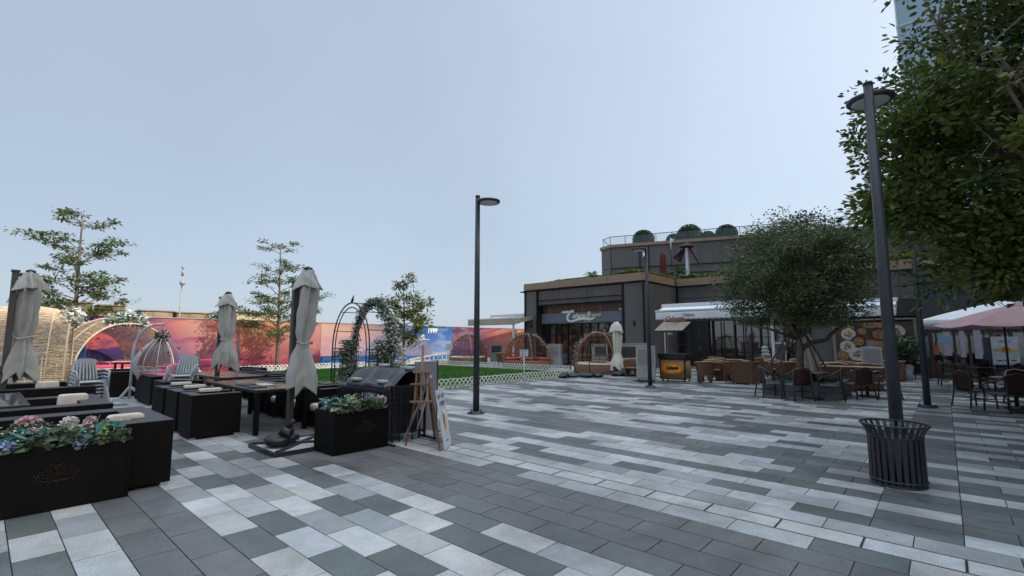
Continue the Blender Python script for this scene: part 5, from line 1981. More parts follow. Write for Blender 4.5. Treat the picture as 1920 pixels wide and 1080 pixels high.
# ---------------------------------------------------------------- hanging egg seats
def egg_seat(label, loc, rz, wm, woven=True, seed=0):
    t = thing('egg_swing', label, 'swing seat', loc, rz)
    mb = MB()
    # stand: pole with curved top, triangular foot; basket hangs at local +x
    mb.tube([(0, 0, 0.03), (0, 0, 1.25), (0.03, 0, 1.5), (0.14, 0, 1.75), (0.32, 0, 1.93), (0.55, 0, 2.02), (0.78, 0, 2.03)], 0.036, 10)
    mb.bar((0, 0, 0.35), (0.45, 0.0, 0.04), 0.05).bar((0, 0, 0.35), (-0.1, -0.22, 0.04), 0.05)
    mb.bar((-0.15, -0.35, 0.03), (0.6, -0.35, 0.03), 0.05).bar((-0.15, 0.35, 0.03), (0.6, 0.35, 0.03), 0.05).bar((-0.15, -0.35, 0.03), (-0.15, 0.35, 0.03), 0.05).bar((0.6, -0.35, 0.03), (0.6, 0.35, 0.03), 0.05)
    mb.bar((-0.15, 0, 0.04), (0.62, 0, 0.04), 0.05)
    mb.build('stand', wm, t)
    cx_, zc = 0.76, 1.0
    ch = MB()
    for k in range(9):
        z = 2.0 - k * 0.035
        ch.tube([(cx_ + 0.015 * math.cos(a) * (k % 2), 0.015 * math.cos(a) * ((k + 1) % 2), z + 0.022 * math.sin(a)) for a in np.linspace(0, 6.28, 9)[:-1]], 0.004, 4, 0, True)
    ch.build('chain', wm, t)

    def E(a, v):
        # v 0 bottom .. 1 top
        r = 0.60 * (math.sin(math.pi * min(1, (v * 0.97 + 0.03)) ** 0.80) ** 0.75)
        return Vector((cx_ + r * math.cos(a), r * math.sin(a), 0.42 + 1.28 * v))
    mb = MB()
    for k in range(12):
        a = 2 * math.pi * k / 12
        mb.tube([E(a, v) for v in np.linspace(0.0, 1.0, 16)], 0.011, 5)
    for v in ((0.06, 0.14, 0.22, 0.30, 0.38) if woven else (0.1, 0.2, 0.28, 0.36)):
        mb.tube([E(2 * math.pi * k / 24, v) for k in range(24)], 0.010, 5, 0, True)
    basket = mb.build('basket', wm, t)
    if woven:
        mb = MB()
        for k in range(64):
            v = 0.04 + 0.92 * k / 64
            mb.tube([E(math.pi * (0.55 + 0.85 * j / 12), v) for j in range(13)], 0.008, 4, 0, False, False)
        for k in range(16):
            a = math.pi * (0.55 + 0.85 * k / 15)
            mb.tube([E(a, v) for v in np.linspace(0.03, 0.96, 12)], 0.006, 4, 0, False, False)
        mb.build('woven_back', mat('white rattan', (0.42, 0.42, 0.42), 0.6, 0, 0.15, 6), basket)
        g2 = np.random.default_rng(seed)
        leafmesh('foliage', shrubpoints(g2, 160, (cx_, 0, 1.70), 0.16, 1, 0.7), 0.10, M_FLGREEN, t, seed)
        leafmesh('blossom', shrubpoints(g2, 90, (cx_, 0, 1.70), 0.15, 1, 0.5), 0.08, M_FLWHITE, t, seed + 1)
    mb = MB()
    for k in range(12):
        a, v = k * 2.4, 0.35 + 0.05 * (k % 9)
        p = E(a, v)
        mb.blob(p, 0.03, k, 0.3, 6)
    mb.build('rose', M_RED, t)
    MB().cushion(cx_ - 0.42, cx_ + 0.42, -0.42, 0.42, 0.52, 0.72, e=4).build('seat_cushion', M_PINK, t)
    MB().cushion(cx_ - 0.1, cx_ + 0.35, 0.15, 0.42, 0.68, 0.95, e=4).build('back_cushion', M_PINK, t)
    return t


egg_seat('white woven hanging egg seat with pink cushion on a curved white stand', (-16.45, 2.85, 0), R(42), mat('painted swing steel', (0.40, 0.42, 0.44), 0.4), True, 51)
egg_seat('open wire hanging egg seat with red roses left of the middle furled parasol', (-18.6, 6.2, 0), R(222), mat('grey swing steel', (0.17, 0.15, 0.16), 0.4), False, 52)
t = thing('red_stool', 'red upholstered box stool with a small bow beside the wire egg seat', 'stool', (-18.9, 5.6, 0), R(42))
MB().cushion(-0.35, 0.35, -0.3, 0.3, 0.03, 0.62, e=14).build('seat', mat('orange red cloth', (0.48, 0.07, 0.04), 0.7), t)
mb = MB()
for x in (-0.28, 0.28):
    for y in (-0.24, 0.24):
        mb.box(x - 0.02, x + 0.02, y - 0.02, y + 0.02, 0, 0.05)
MB().blob((-0.1, 0, 0.66), 0.07, 3, 0.3).blob((0.05, 0, 0.66), 0.07, 4, 0.3).build('bow', M_FLWHITE, t)
t = thing('low_table', 'low pale table with slatted rail behind the middle furled parasol', 'table', (-16.0, 4.6, 0))
MB().box(-1.0, 1.0, -0.4, 0.4, 0.60, 0.64).build('tabletop', mat('pale wood top', (0.32, 0.22, 0.15), 0.25, 0, 0.2, 6), t, 0.005)
mb = MB()
for k in range(9):
    mb.box(-0.95 + k * 0.23, -0.91 + k * 0.23, -0.36, -0.32, 0.35, 0.60)
mb.box(-0.98, 0.98, -0.37, -0.33, 0.33, 0.36)
mb.build('rail', M_BAMBOO, t)
for x in (-0.95, 0.95):
    for y in (-0.35, 0.35):
        MB().box(x - 0.03, x + 0.03, y - 0.03, y + 0.03, 0, 0.60).build('leg', M_BAMBOO, t)

# ---------------------------------------------------------------- cctv pole
t = thing('camera_pole', 'tall slim white pole with a camera and siren head behind the big bamboo arch', 'camera pole', (-29.9, 7.0, 0))
mb = MB().tube([(0, 0, 0), (0, 0, 2.6), (0.02, 0, 5.15)], [0.045, 0.036, 0.028], 10)
mb.build('pole', mat('weathered white pole', (0.33, 0.34, 0.36), 0.6), t)
MB().cyl((0.02, 0, 5.0), (0.02, 0, 5.35), 0.065, 0.05, 10).cyl((0.02, 0, 5.35), (0.02, 0, 5.5), 0.05, 0.08, 8).build('siren', mat('pale camera shell', (0.30, 0.31, 0.33), 0.5), t)
MB().lathe([(0, 4.45), (0.12, 4.5), (0.13, 4.62), (0.06, 4.72), (0, 4.72)], (0.18, -0.02, 0), n=12).bar((0.02, 0, 4.7), (0.2, 0, 4.72), 0.04).build('camera', mat('pale camera shell', (0.30, 0.31, 0.33), 0.5), t)

# ---------------------------------------------------------------- lattice edging of the lawn
M_LAT = mat('white plastic lattice', (0.66, 0.67, 0.62), 0.5, 0, 0.10, 3)


def lattice(label, p, q, seed=0, h=0.34):
    p, q = Vector((*p, 0)), Vector((*q, 0))
    Ln = (q - p).length
    ang_ = math.atan2(q.y - p.y, q.x - p.x)
    t = thing('lattice_edging', label, 'edging fence', p, ang_, 'white lattice edging round the lawn')
    r = random.Random(seed)
    mb = MB()
    pitch = 0.19
    n = int(Ln / pitch)
    for k in range(n):
        x = k * pitch
        dz = r.uniform(-0.012, 0.012)
        dy = r.uniform(-0.01, 0.01)
        for s in (-1, 1):
            pts = []
            for i in range(9):
                w = i / 8
                pts.append(Vector((x + pitch / 2 + s * (pitch * 0.92) * (w - 0.5) * 1.55, dy + 0.006 * s, 0.0 + dz + h * w * 0.93)))
            mb.bar(pts[0], pts[-1], 0.016, 0.030)
        # scalloped top loop
        arc = [Vector((x + pitch / 2 + pitch * 0.48 * math.cos(a), dy, h * 0.72 + dz + 0.085 * math.sin(a))) for a in np.linspace(0, math.pi, 7)]
        for a, b_ in zip(arc[:-1], arc[1:]):
            mb.bar(a, b_, 0.018, 0.028)
    mb.bar((0, 0, 0.05), (Ln, 0, 0.05), 0.014, 0.022)
    for k in range(int(Ln / 0.9) + 1):
        mb.bar((k * 0.9, 0.012, 0), (k * 0.9, 0.012, 0.2), 0.02, 0.02)
    mb.build('lattice', M_LAT, t)


lattice('white lattice edging along the near side of the lawn facing the paving', (-12.25, 5.5), (-12.15, 17.4), 1)
lattice('short angled piece of white lattice edging at the lawn corner by the sandbags', (-12.15, 17.5), (-13.5, 19.4), 2)
lattice('white lattice edging along the back of the lawn before the small domes', (-13.6, 19.5), (-25.2, 19.6), 3)
lattice('white lattice edging along the mural side of the lawn under the trees', (-25.4, 19.4), (-25.6, 3.4), 4)

# ---------------------------------------------------------------- slim trees before the mural
M_TREEL = leafmat('sunlit tree leaf', (0.035, 0.065, 0.016), (0.17, 0.21, 0.06), 0.4)

M_TREEY = leafmat('yellow green tree leaf', (0.035, 0.06, 0.010), (0.20, 0.23, 0.05), 0.4)


def tier_tree(label, loc, H, tiers, seed, r0=0.10, leaf=0.11, npc=44, bark=None, wander=0.10, tilt=(0, 0), cl=1.0, puff=0.065, lm=None):
    t = thing('slim_tree', label, 'tree', loc, 0, 'slim trees along the mural')
    q = random.Random(seed)
    g = np.random.default_rng(seed)
    ph = q.uniform(0, 6)

    def axis(z):
        w = z / H
        return Vector((wander * math.sin(3.1 * w + ph) * w + tilt[0] * w, wander * math.cos(2.3 * w + ph) * w + tilt[1] * w, z))
    mb = MB()
    zs = np.linspace(0, H, 14)
    mb.tube([axis(z) for z in zs], [r0 * (1 - 0.86 * z / H) + 0.008 for z in zs], 8)
    P = []
    for (z, L_, n, rise, spread) in tiers:
        a0 = q.uniform(0, 6.28)
        for k in range(n):
            a = a0 + 2 * math.pi * k / n + q.uniform(-0.4, 0.4)
            Lk = L_ * q.uniform(0.5, 1.12)
            zk = z + q.uniform(-0.34, 0.34)
            st = axis(max(0.2, zk - 0.1))
            pts = []
            for i in range(7):
                s = i / 6
                bnd = 0.18 * Lk * math.sin(2.5 * s + k * 1.7) * s
                pts.append(st + Vector((math.cos(a) * Lk * s - math.sin(a) * bnd, math.sin(a) * Lk * s + math.cos(a) * bnd, rise * 1.25 * Lk * (s - 0.38 * s * s) + 0.06 * math.sin(6 * s + k * 2.1))))
            br = 0.030 * (1 - 0.6 * z / H) + 0.006
            mb.tube(pts, [br * (1 - 0.8 * i / 6) for i in range(7)], 5)
            nc = max(3, int(Lk * 4.6 * cl))
            for c_ in range(nc):
                s = 0.40 + 0.62 * (c_ + q.random()) / nc
                i = min(5, int(s * 6))
                base = pts[i].lerp(pts[i + 1], min(1, s * 6 - i))
                sd_ = q.uniform(-1, 1) * spread * (0.4 + 0.8 * s)
                tip = base + Vector((-math.sin(a) * sd_ + math.cos(a) * 0.12, math.cos(a) * sd_ + math.sin(a) * 0.12, q.uniform(-0.02, 0.16)))
                mb.tube([base, base.lerp(tip, 0.5) + Vector((0, 0, 0.03)), tip], [0.010, 0.007, 0.004], 4, 0, False, False)
                m_ = int(npc * q.uniform(0.5, 1.2))
                sz_ = q.uniform(0.6, 1.4)
                P.append(np.array(tip) + np.clip(g.normal(size=(m_, 3)), -1.7, 1.7) * np.array([0.17 * sz_, 0.17 * sz_, puff * sz_]))
    mb.build('trunk', bark or M_BARK, t)
    leafmesh('crown', np.concatenate(P), leaf, lm or M_TREEL, t, seed, up=0.6, aspect=0.42)
    return t


tier_tree('tallest slim tree with flat leafy tiers behind the bamboo shelters', (-27.9, 2.75, 0), 7.0,
          [(2.5, 1.8, 5, 0.3, 0.6), (3.0, 1.7, 5, 0.5, 0.6), (3.5, 2.0, 5, 0.5, 0.6), (4.1, 2.0, 4, 0.55, 0.5), (4.7, 2.15, 4, 0.6, 0.5), (5.2, 1.8, 4, 0.6, 0.5), (6.65, 1.1, 5, 0.45, 0.45)], 3, 0.11, 0.14, 36)
tier_tree('slim tree with pale trunk and flat tiers behind the largest furled parasol', (-27.4, 11.1, 0), 6.75,
          [(1.8, 1.7, 4, 0.45, 0.5), (2.2, 2.3, 6, 0.4, 0.6), (2.7, 2.3, 6, 0.42, 0.6), (3.2, 2.1, 6, 0.45, 0.55), (3.9, 1.5, 5, 0.5, 0.5), (4.5, 1.4, 5, 0.5, 0.5), (5.0, 1.2, 4, 0.5, 0.5), (5.7, 1.7, 3, 0.45, 0.4), (6.45, 0.9, 5, 0.35, 0.4)], 8, 0.11, 0.13, 32)
tier_tree('smaller rounded slim tree on the lawn right of the flower arch', (-24.3, 17.2, 0), 5.15,
          [(1.3, 0.9, 3, 0.8, 0.3), (1.7, 1.55, 5, 0.5, 0.45), (2.2, 1.55, 5, 0.5, 0.5), (2.7, 1.45, 5, 0.5, 0.45), (3.2, 1.45, 5, 0.5, 0.45), (3.7, 1.35, 5, 0.4, 0.4), (5.0, 0.6, 4, 0.3, 0.25)], 14, 0.07, 0.19, 40, M_BARKDK, cl=0.75, puff=0.16, lm=M_TREEY)
# tuft of greenery at the far left and beyond
for k, (u, v, h, r, lb) in enumerate([(-34, -1.5, 3.3, 1.5, 'leafy shrub top beyond the hoarding at the far left edge'), (-36, 10.6, 3.0, 0.9, 'bushy green treetop just behind the hoarding'),
                                      (-38, 2.2, 3.7, 1.1, 'mossy bush above the hoarding left of the blocks')]):
    t = thing('far_bush', lb, 'bush', (u, v, 0))
    MB().cyl((0, 0, 0), (0, 0, h), 0.08, 0.04, 7).build('trunk', M_BARK, t)
    leafmesh('crown', shrubpoints(g, 1500, (0, 0, h - r * 0.4), r, 0.95, 0.8), 0.16, M_TREEL, t, 60 + k)

# wooden handrail of the ramp by the mural
t = thing('ramp_railing', 'unpainted wooden picket railing of a ramp in front of the mural', 'railing', (-29.2, 21.3, 0))
mb = MB()
mb.bar((0, -0.1, 0.18), (0, 3.45, 0.62), 0.06, 0.09).bar((0, -0.1, -0.0 + 0.03), (0, 3.45, 0.05), 0.06, 0.06)
for k in range(9):
    y = 0.05 + k * 0.42
    mb.box(-0.03, 0.03, y - 0.03, y + 0.03, 0, 0.20 + 0.125 * y)
mb.build('rail', M_BAMBOO, t)

# ---------------------------------------------------------------- small wicker domes by the pavilion
def wicker_dome(label, loc, rz, r, h, red, seed, group='wicker domes between lawn and pavilion'):
    t = thing('wicker_dome', label, 'wicker dome', loc, rz, group)
    mb = MB()

    def D(az, el):
        # az around the vertical axis, el 0..pi/2; slight pointed top
        return Vector((r * math.cos(el) ** 0.85 * math.cos(az), r * math.cos(el) ** 0.85 * math.sin(az), h * math.sin(el) ** 0.95))

    def arc(az, rad, mbx, a0=0.0):
        mbx.tube([D(az, e) for e in np.linspace(a0, math.pi / 2, 12)], rad, 6)
    for az in (0.0, math.pi, -0.22, math.pi + 0.22):
        arc(az, 0.035, mb)
    for k in range(1, 10):
        arc(math.pi * k / 10, 0.014, mb)
    arc(-math.pi * 0.42, 0.028, mb, 0.0)
    for e in (0.22, 0.45, 0.7, 0.95, 1.2):
        mb.tube([D(math.pi * k / 20, e) for k in range(21)], 0.012, 5)
    for e in (0.30, 0.40):
        mb.tube([D(-0.22 + (math.pi + 0.44) * k / 24, e) for k in range(25)], 0.022, 5)
    mb.build('cage', M_BROWNCANE, t)
    mb = MB()
    for k in range(44):
        for s in (-1, 1):
            a0 = math.pi * k / 44
            mb.tube([D(min(math.pi, max(0, a0 + s * 0.5 * i / 8)), 0.1 + 1.25 * i / 8) for i in range(9)], 0.005, 3, 0, False, False)
    mb.build('net', M_BROWNCANE, t)
    mb = MB()
    mb.lathe([(r * 0.99, 0.0), (r * 1.0, 0.42), (r * 0.6, 0.44), (r * 0.58, 0.0)], n=30)
    mb.build('base_seat', M_BROWNRAT, t)
    if red:
        for k in range(5):
            a = math.pi * (0.02 + 0.24 * k)
            c_ = D(a, 0) * 0.78
            MB().cushion(c_.x - 0.36, c_.x + 0.36, c_.y - 0.26, c_.y + 0.26, 0.43, 0.58, e=4).build('seat_cushion', M_RED, t)
    else:
        mb = MB()
        mb.lathe([(r * 0.96, 0.44), (r * 0.95, 0.50), (r * 0.62, 0.50), (r * 0.61, 0.44)], n=30)
        mb.build('seat_rim', M_BAMBOO, t)
    MB().cyl((0, 0.1, 0), (0, 0.1, 0.5), 0.05, 0.05, 8).lathe([(0, 0.5), (0.4, 0.5), (0.4, 0.54), (0, 0.54)], (0, 0.1, 0), n=20).build('centre_table', M_BROWNCANE, t)
    g2 = np.random.default_rng(seed)
    arcs = [D(az, e) for az in (0.0,) for e in np.linspace(0.2, math.pi / 2, 10)] + [D(math.pi, e) for e in np.linspace(math.pi / 2, 0.15, 10)]
    leafmesh('foliage', cloud_along(arcs, 380, 0.06, g2), 0.07, M_FLGREEN, t, seed)
    leafmesh('blossom', cloud_along(arcs, 260, 0.07, g2), 0.055, M_FLWHITE, t, seed + 1, aspect=0.9)
    if red:
        P = np.stack([g2.uniform(-r * 0.7, r * 0.7, 260), np.full(260, r * 0.6), g2.uniform(0.9, 1.5, 260)], 1)
        leafmesh('foliage', P, 0.09, M_FLGREEN, t, seed + 3)
    return t


wicker_dome('wicker dome with red seat cushions on the lawn edge before the pavilion corner', (-18.1, 21.4, 0), R(38), 1.38, 1.92, True, 71)
wicker_dome('wicker dome furthest left, standing before the purple part of the mural', (-24.4, 22.6, 0), R(42), 1.30, 1.95, False, 72)
wicker_dome('wicker dome with white vine blossom right before the pavilion doors', (-12.75, 20.6, 0), R(50), 1.32, 1.95, False, 73)


# ---------------------------------------------------------------- air coolers
def cooler(label, loc, rz, w=0.62, d=0.5, h=1.3, dark=True, wheels=True):
    t = thing('air_cooler', label, 'air cooler', loc, rz, 'tall evaporative air coolers')
    mb = MB().box(-w / 2, w / 2, -d / 2, d / 2, 0.10, h)
    mb.build('casing', M_PLASTIC, t, 0.02)
    mb = MB()
    for k in range(16):
        z = h * 0.50 + k * (h * 0.44) / 16
        mb.box(-w / 2 + 0.06, w / 2 - 0.06, -d / 2 - 0.012, -d / 2 - 0.003, z, z + 0.018)
        mb.box(w / 2 + 0.003, w / 2 + 0.012, -d / 2 + 0.06, d / 2 - 0.06, z, z + 0.014)
    mb.build('grille', mat('cooler louvre', (0.26, 0.26, 0.25), 0.5), t)
    if dark:
        MB().box(-w / 2 + 0.10, w / 2 - 0.10, -d / 2 - 0.022, -d / 2 - 0.013, h * 0.56, h * 0.90).build('vent_opening', M_PLASTDARK, t)
    MB().box(-w / 2 + 0.03, w / 2 - 0.03, -d / 2 - 0.014, -d / 2 - 0.002, 0.14, h * 0.46).box(-w / 2 - 0.01, w / 2 + 0.01, -d / 2 - 0.016, d / 2, h * 0.475, h * 0.49).box(-w / 2 - 0.015, w / 2 + 0.015, -d / 2 - 0.02, d / 2 + 0.015, h, h + 0.03).build('tank_panel', mat('cooler tank', (0.33, 0.33, 0.31), 0.5), t)
    for x in (-w / 2 + 0.08, w / 2 - 0.08):
        for y in (-d / 2 + 0.08, d / 2 - 0.08):
            MB().cyl((x - 0.015, y, 0.05), (x + 0.015, y, 0.05), 0.05, 0.05, 10).box(x - 0.02, x + 0.02, y - 0.02, y + 0.02, 0.05, 0.1).build('castor', M_DARKMET, t)
    return t


cooler('pale air cooler right of the dome with red cushions', (-17.2, 22.9, 0), R(25), 0.8, 0.75, 1.33, False)
cooler('grey air cooler with dark vent between the two left wicker domes', (-23.6, 24.6, 0), R(35), 0.85, 0.6, 1.32)
cooler('air cooler seen through the wicker dome nearest the doors', (-14.4, 23.3, 0), R(45), 0.8, 0.5, 1.35)
cooler('wide double air cooler against the right pavilion pier', (-11.0, 20.7, 0), R(42), 1.35, 0.6, 1.42)
cooler('nearest air cooler between the street lamp and the bamboo kiosk', (-8.75, 17.55, 0), R(25), 0.72, 0.55, 1.34, False)
t = thing('cable_heap', 'dark tangled cable and castor base at the foot of the nearest air cooler', 'cable', (-8.55, 17.05, 0))
q = random.Random(5)
MB().tube([(0.28 * math.cos(i * 0.7) * (1 + 0.3 * math.sin(i)), 0.14 * math.sin(i * 0.7), 0.04 + 0.05 * abs(math.sin(i * 1.3))) for i in range(30)], 0.014, 5).build('cable', M_DARKMET, t)

# ---------------------------------------------------------------- thin stands, sandbags, signs
for k, (u, v, h, lb) in enumerate([(-12.2, 17.35, 1.28, 'thin black pole with short cross head in a sandbag at the lawn corner'),
                                   (-11.65, 18.0, 1.26, 'thin black pole right of its twin at the lawn corner')]):
    t = thing('rope_post', lb, 'post', (u, v, 0), 0, 'thin black posts at the lawn corner')
    MB().cyl((0, 0, 0), (0, 0, h), 0.018, 0.018, 8).bar((-0.1, 0.08, h), (0.1, -0.08, h), 0.03).build('post', M_DARKMET, t)
    MB().lathe([(0, 0), (0.2, 0), (0.2, 0.03), (0, 0.05)], n=16).build('base', M_DARKMET, t)
M_GBAG = mat('green black sandbag', (0.018, 0.035, 0.032), 0.45, 0, 0.4, 6, 0.9, 14)
for k, (u, v, s, lb) in enumerate([(-12.25, 16.7, 1.0, 'dark sandbag at the lawn corner nearest the lamp side'), (-12.0, 17.2, 0.9, 'dark green sandbag beside the first thin post'),
                                   (-11.55, 17.6, 1.0, 'green sandbag at the foot of the second thin post'), (-11.3, 18.1, 0.8, 'rearmost green sandbag of the lawn corner heap'),
                                   (-10.9, 19.3, 1.1, 'dark green sandbag on the foot of the furled cream parasol'), (-10.4, 19.5, 1.0, 'right hand sandbag on the foot of the furled cream parasol')]):
    o = MB().blob((0, 0, 0.09), 0.30, k + 3, 0.12, 16, 0.36).blob((0.16, 0.12, 0.14), 0.12, k + 9, 0.2, 10, 0.7).build('sandbag', M_GBAG)
    o.location = (u, v, 0)
    o.scale = (s, s, s)
    o.rotation_euler = (0, 0, k * 1.3)
    tag(o, lb, 'sandbag', 'sandbags weighting posts and parasol')
t = thing('furled_parasol', 'slim furled cream parasol standing before the right pavilion pier', 'parasol', (-11.15, 19.55, 0))
mb = MB()
lathe_cloth(mb, 0.42, 2.1, [(0, 0.27), (0.12, 0.25), (0.3, 0.15), (0.36, 0.13), (0.45, 0.16), (0.8, 0.19), (1, 0.14)], 30, 6, 0.18, 6, 0, -0.2)
lathe_cloth(mb, 2.02, 2.46, [(0, 0.27), (0.5, 0.2), (1, 0.06)], 30, 4, 0.15, 9, 0, -0.1)
mb.build('canopy', mat('cream canvas', (0.62, 0.60, 0.50), 0.85, 0, 0.08), t)
MB().cyl((0, 0, 0), (0, 0, 2.5), 0.025, 0.022, 8).lathe([(0, 2.44), (0.08, 2.44), (0.03, 2.54), (0, 2.56)], n=10).build('pole', M_DARKMET, t)
MB().lathe([(0, 0), (0.32, 0), (0.32, 0.04), (0, 0.06)], n=20).build('base', M_DARKMET, t)


def sign_stand(label, loc, rz, h, w, hh, rows):
    t = thing('sign_stand', label, 'sign stand', loc, rz)
    MB().cyl((0, 0, 0), (0, 0, h - hh), 0.016, 0.016, 8).build('post', M_WHITEMET, t)
    MB().box(-0.2, 0.2, -0.12, 0.12, 0, 0.02).build('base', M_STONE, t)
    MB().box(-w / 2, w / 2, -0.012, 0.012, h - hh, h).build('board', mat('sign board white', (0.55, 0.58, 0.58), 0.5), t)
    if rows:
        mb = MB()
        for r_ in range(rows):
            z = h - 0.09 - r_ * (hh - 0.06) / rows
            mb.box(-w / 2 + 0.05, -w / 2 + 0.10, -0.0155, -0.0135, z - 0.035, z + 0.01)
            mb.box(-w / 2 + 0.14, w / 2 - 0.06, -0.0155, -0.0135, z - 0.02, z - 0.006)
        mb.box(-w / 2, w / 2, -0.0155, -0.0125, h - 0.05, h)
        mb.build('notice_print', M_INK, t)


sign_stand('white notice board on a slim post before the red cushioned dome', (-11.6, 13.55, 0), R(42), 1.30, 0.30, 0.30, 3)
sign_stand('blank white sign on a slim post before the left wicker dome', (-22.2, 19.0, 0), R(42), 1.35, 0.36, 0.36, 0)

# ---------------------------------------------------------------- brown rattan tub chairs and tables
def tub_chair(label):
    t = thing('tub_chair', label, 'chair', (0, 0, 0), 0, 'brown rattan tub chairs under the awning')
    mb = MB()

    def shell(u, v):
        a = math.pi * (-0.20 + 1.40 * u)
        hh = 0.80 - 0.10 * abs(2 * u - 1) ** 2
        low = 0.36 - 0.26 * abs(math.sin(2 * math.pi * u * 1.0 + math.pi / 2)) ** 1.5
        low = 0.02 + 0.30 * (math.sin(3 * math.pi * u) ** 2)
        z = low + (hh - low) * v
        r = 0.27 + 0.09 * v
        return (r * math.cos(a), r * math.sin(a) * 0.95, z)
    mb.sheet(shell, 36, 8)
    o = mb.build('shell', M_BROWNRAT, t)
    so = o.modifiers.new('thick', 'SOLIDIFY')
    so.thickness = 0.03
    MB().tube([shell(u, 1.0) for u in np.linspace(0, 1, 22)], 0.026, 6).build('armrest', M_BAMBOO if False else mat('pale cane rim', (0.34, 0.21, 0.12), 0.5, 0, 0.2, 9), t)
    MB().cushion(-0.26, 0.26, -0.26, 0.24, 0.38, 0.46, e=5, n=8).build('seat', M_BROWNRAT, t)
    return t


tc_ = tub_chair('brown rattan tub chair alone between the wide cooler and the street lamp')
tc_.location = (-10.0, 18.7, 0)
tc_.rotation_euler = (0, 0, R(20))
spots = [(-6.75, 18.3, 200, 'tub chair just right of the bamboo kiosk, its back to the paving'),
         (-6.0, 19.0, 160, 'tub chair with a split foot second right of the bamboo kiosk'),
         (-5.5, 19.7, 100, 'tub chair behind the square rattan planter left side'),
         (-6.9, 19.6, 30, 'tub chair tucked behind the one next to the kiosk'),
         (-7.4, 21.5, 200, 'tub chair near the white awning post left of the glass doors'),
         (-6.3, 21.2, 150, 'tub chair in the second row under the left awning'),
         (-5.2, 21.6, 60, 'tub chair in the second row behind the rattan planter'),
         (-4.4, 20.2, 190, 'tub chair right of the rattan planter beside a round table'),
         (-3.5, 20.9, 120, 'tub chair left of the leaning cream parasol'),
         (-2.7, 21.6, 60, 'tub chair right of the leaning cream parasol'),
         (-4.6, 23.2, 10, 'rear tub chair before the dark glazing of the middle bay'),
         (-1.9, 20.4, 150, 'tub chair beyond the tree planter before the food poster'),
         (-6.1, 23.6, 180, 'rear tub chair before the left glazing'),
         (-8.1, 23.4, 180, 'rear tub chair furthest left under the awning'),
         (-17.0 - 3.6, 21.9, 210, 'tub chair between the red cushioned dome and the grey cooler')]
for (u, v, a, lb) in spots:
    copy_tree(tc_, (u, v, 0), R(a), lb)


def rattan_table(label, loc, w, d, h, group, mt=None):
    t = thing('rattan_table', label, 'table', loc, 0, group)
    MB().box(-w / 2, w / 2, -d / 2, d / 2, h - 0.035, h).build('tabletop', mt or mat('pale slatted top', (0.33, 0.22, 0.14), 0.45, 0, 0.3, 8), t, 0.006)
    mb = MB().box(-w / 2 + 0.05, w / 2 - 0.05, -d / 2 + 0.05, d / 2 - 0.05, 0.03, h - 0.037)
    mb.build('skirt', M_BROWNRAT, t, 0.01)
    return t


tg = 'square rattan tables under the awning'
for (u, v, w, d, h, lb) in [(-6.55, 20.1, 0.8, 0.8, 0.72, 'square rattan table among the tub chairs right of the kiosk'),
                            (-4.6, 21.1, 0.8, 0.8, 0.74, 'square rattan table behind the rattan planter'),
                            (-3.3, 22.2, 0.8, 0.8, 0.74, 'square rattan table before the pale high chair'),
                            (-7.2, 22.7, 0.8, 0.8, 0.74, 'rear rattan table before the left glazing'),
                            (-2.5, 22.4, 1.3, 0.9, 0.74, 'long rattan table before the food poster'),
                            (-2.35, 19.3, 1.7, 0.7, 0.74, 'long brown rattan counter table beyond the right dark chairs'),
                            (-2.0, 24.6, 1.6, 0.8, 0.78, 'rear pale topped table right under the food poster')]:
    rattan_table(lb, (u, v, 0), w, d, h, tg)

# flared square rattan planter
t = thing('rattan_planter', 'square flared brown rattan planter box standing left of the tree planter', 'planter', (-5.55, 19.0, 0), R(0))
mb = MB()
lv_ = [(0.31, 0.04), (0.34, 0.40), (0.345, 0.43), (0.33, 0.44), (0.40, 0.78), (0.42, 0.78), (0.42, 0.82), (0.38, 0.82), (0.36, 0.6)]
vs, fs = [], []
for r_, z in lv_:
    for sx_, sy_ in ((-1, -1), (1, -1), (1, 1), (-1, 1)):
        vs.append((sx_ * r_, sy_ * r_, z))
for i in range(len(lv_) - 1):
    for j in range(4):
        fs.append((i * 4 + j, i * 4 + (j + 1) % 4, i * 4 + 4 + (j + 1) % 4, i * 4 + 4 + j))
mb.add(vs, fs)
mb.build('box', M_BROWNRAT, t)
MB().box(-0.35, 0.35, -0.35, 0.35, 0.60, 0.64).build('soil', M_SOIL, t)
for x in (-0.27, 0.27):
    for y in (-0.27, 0.27):
        MB().box(x - 0.03, x + 0.03, y - 0.03, y + 0.03, 0, 0.04).build('foot', M_PLASTIC, t)

# ---------------------------------------------------------------- bamboo kiosk
t = thing('bamboo_kiosk', 'bamboo fronted kiosk cart with slatted canopy and orange oval sign', 'kiosk', (-8.40, 18.0, 0))
WK, DK = 1.02, 0.62
MB().box(0.03, WK - 0.03, 0.03, DK, 0.12, 0.86).build('body', M_DARKWOOD, t)
mb = MB()
q = random.Random(2)
n = 22
for k in range(n):
    x = 0.05 + (WK - 0.10) * (k + 0.5) / n
    mb.cyl((x, 0.018, 0.13), (x, 0.018, 0.84), 0.0225, 0.0225, 6)
for k in range(16):
    y = 0.08 + (DK - 0.16) * (k + 0.5) / 16
    mb.cyl((WK - 0.025, y, 0.13), (WK - 0.025, y, 0.84), 0.0225, 0.0225, 6)
mb.build('bamboo_front', mat('golden bamboo', (0.40, 0.21, 0.075), 0.5, 0, 0.35, 16, 0, 0, 0.4, (6, 6, 0.4)), t)
mb = MB().box(0, WK, 0, 0.05, 0.84, 0.88).box(0, 0.05, -0.002, 0.05, 0.09, 0.84).box(WK - 0.05, WK, -0.002, 0.05, 0.09, 0.84).box(0, WK, -0.002, 0.05, 0.09, 0.13)
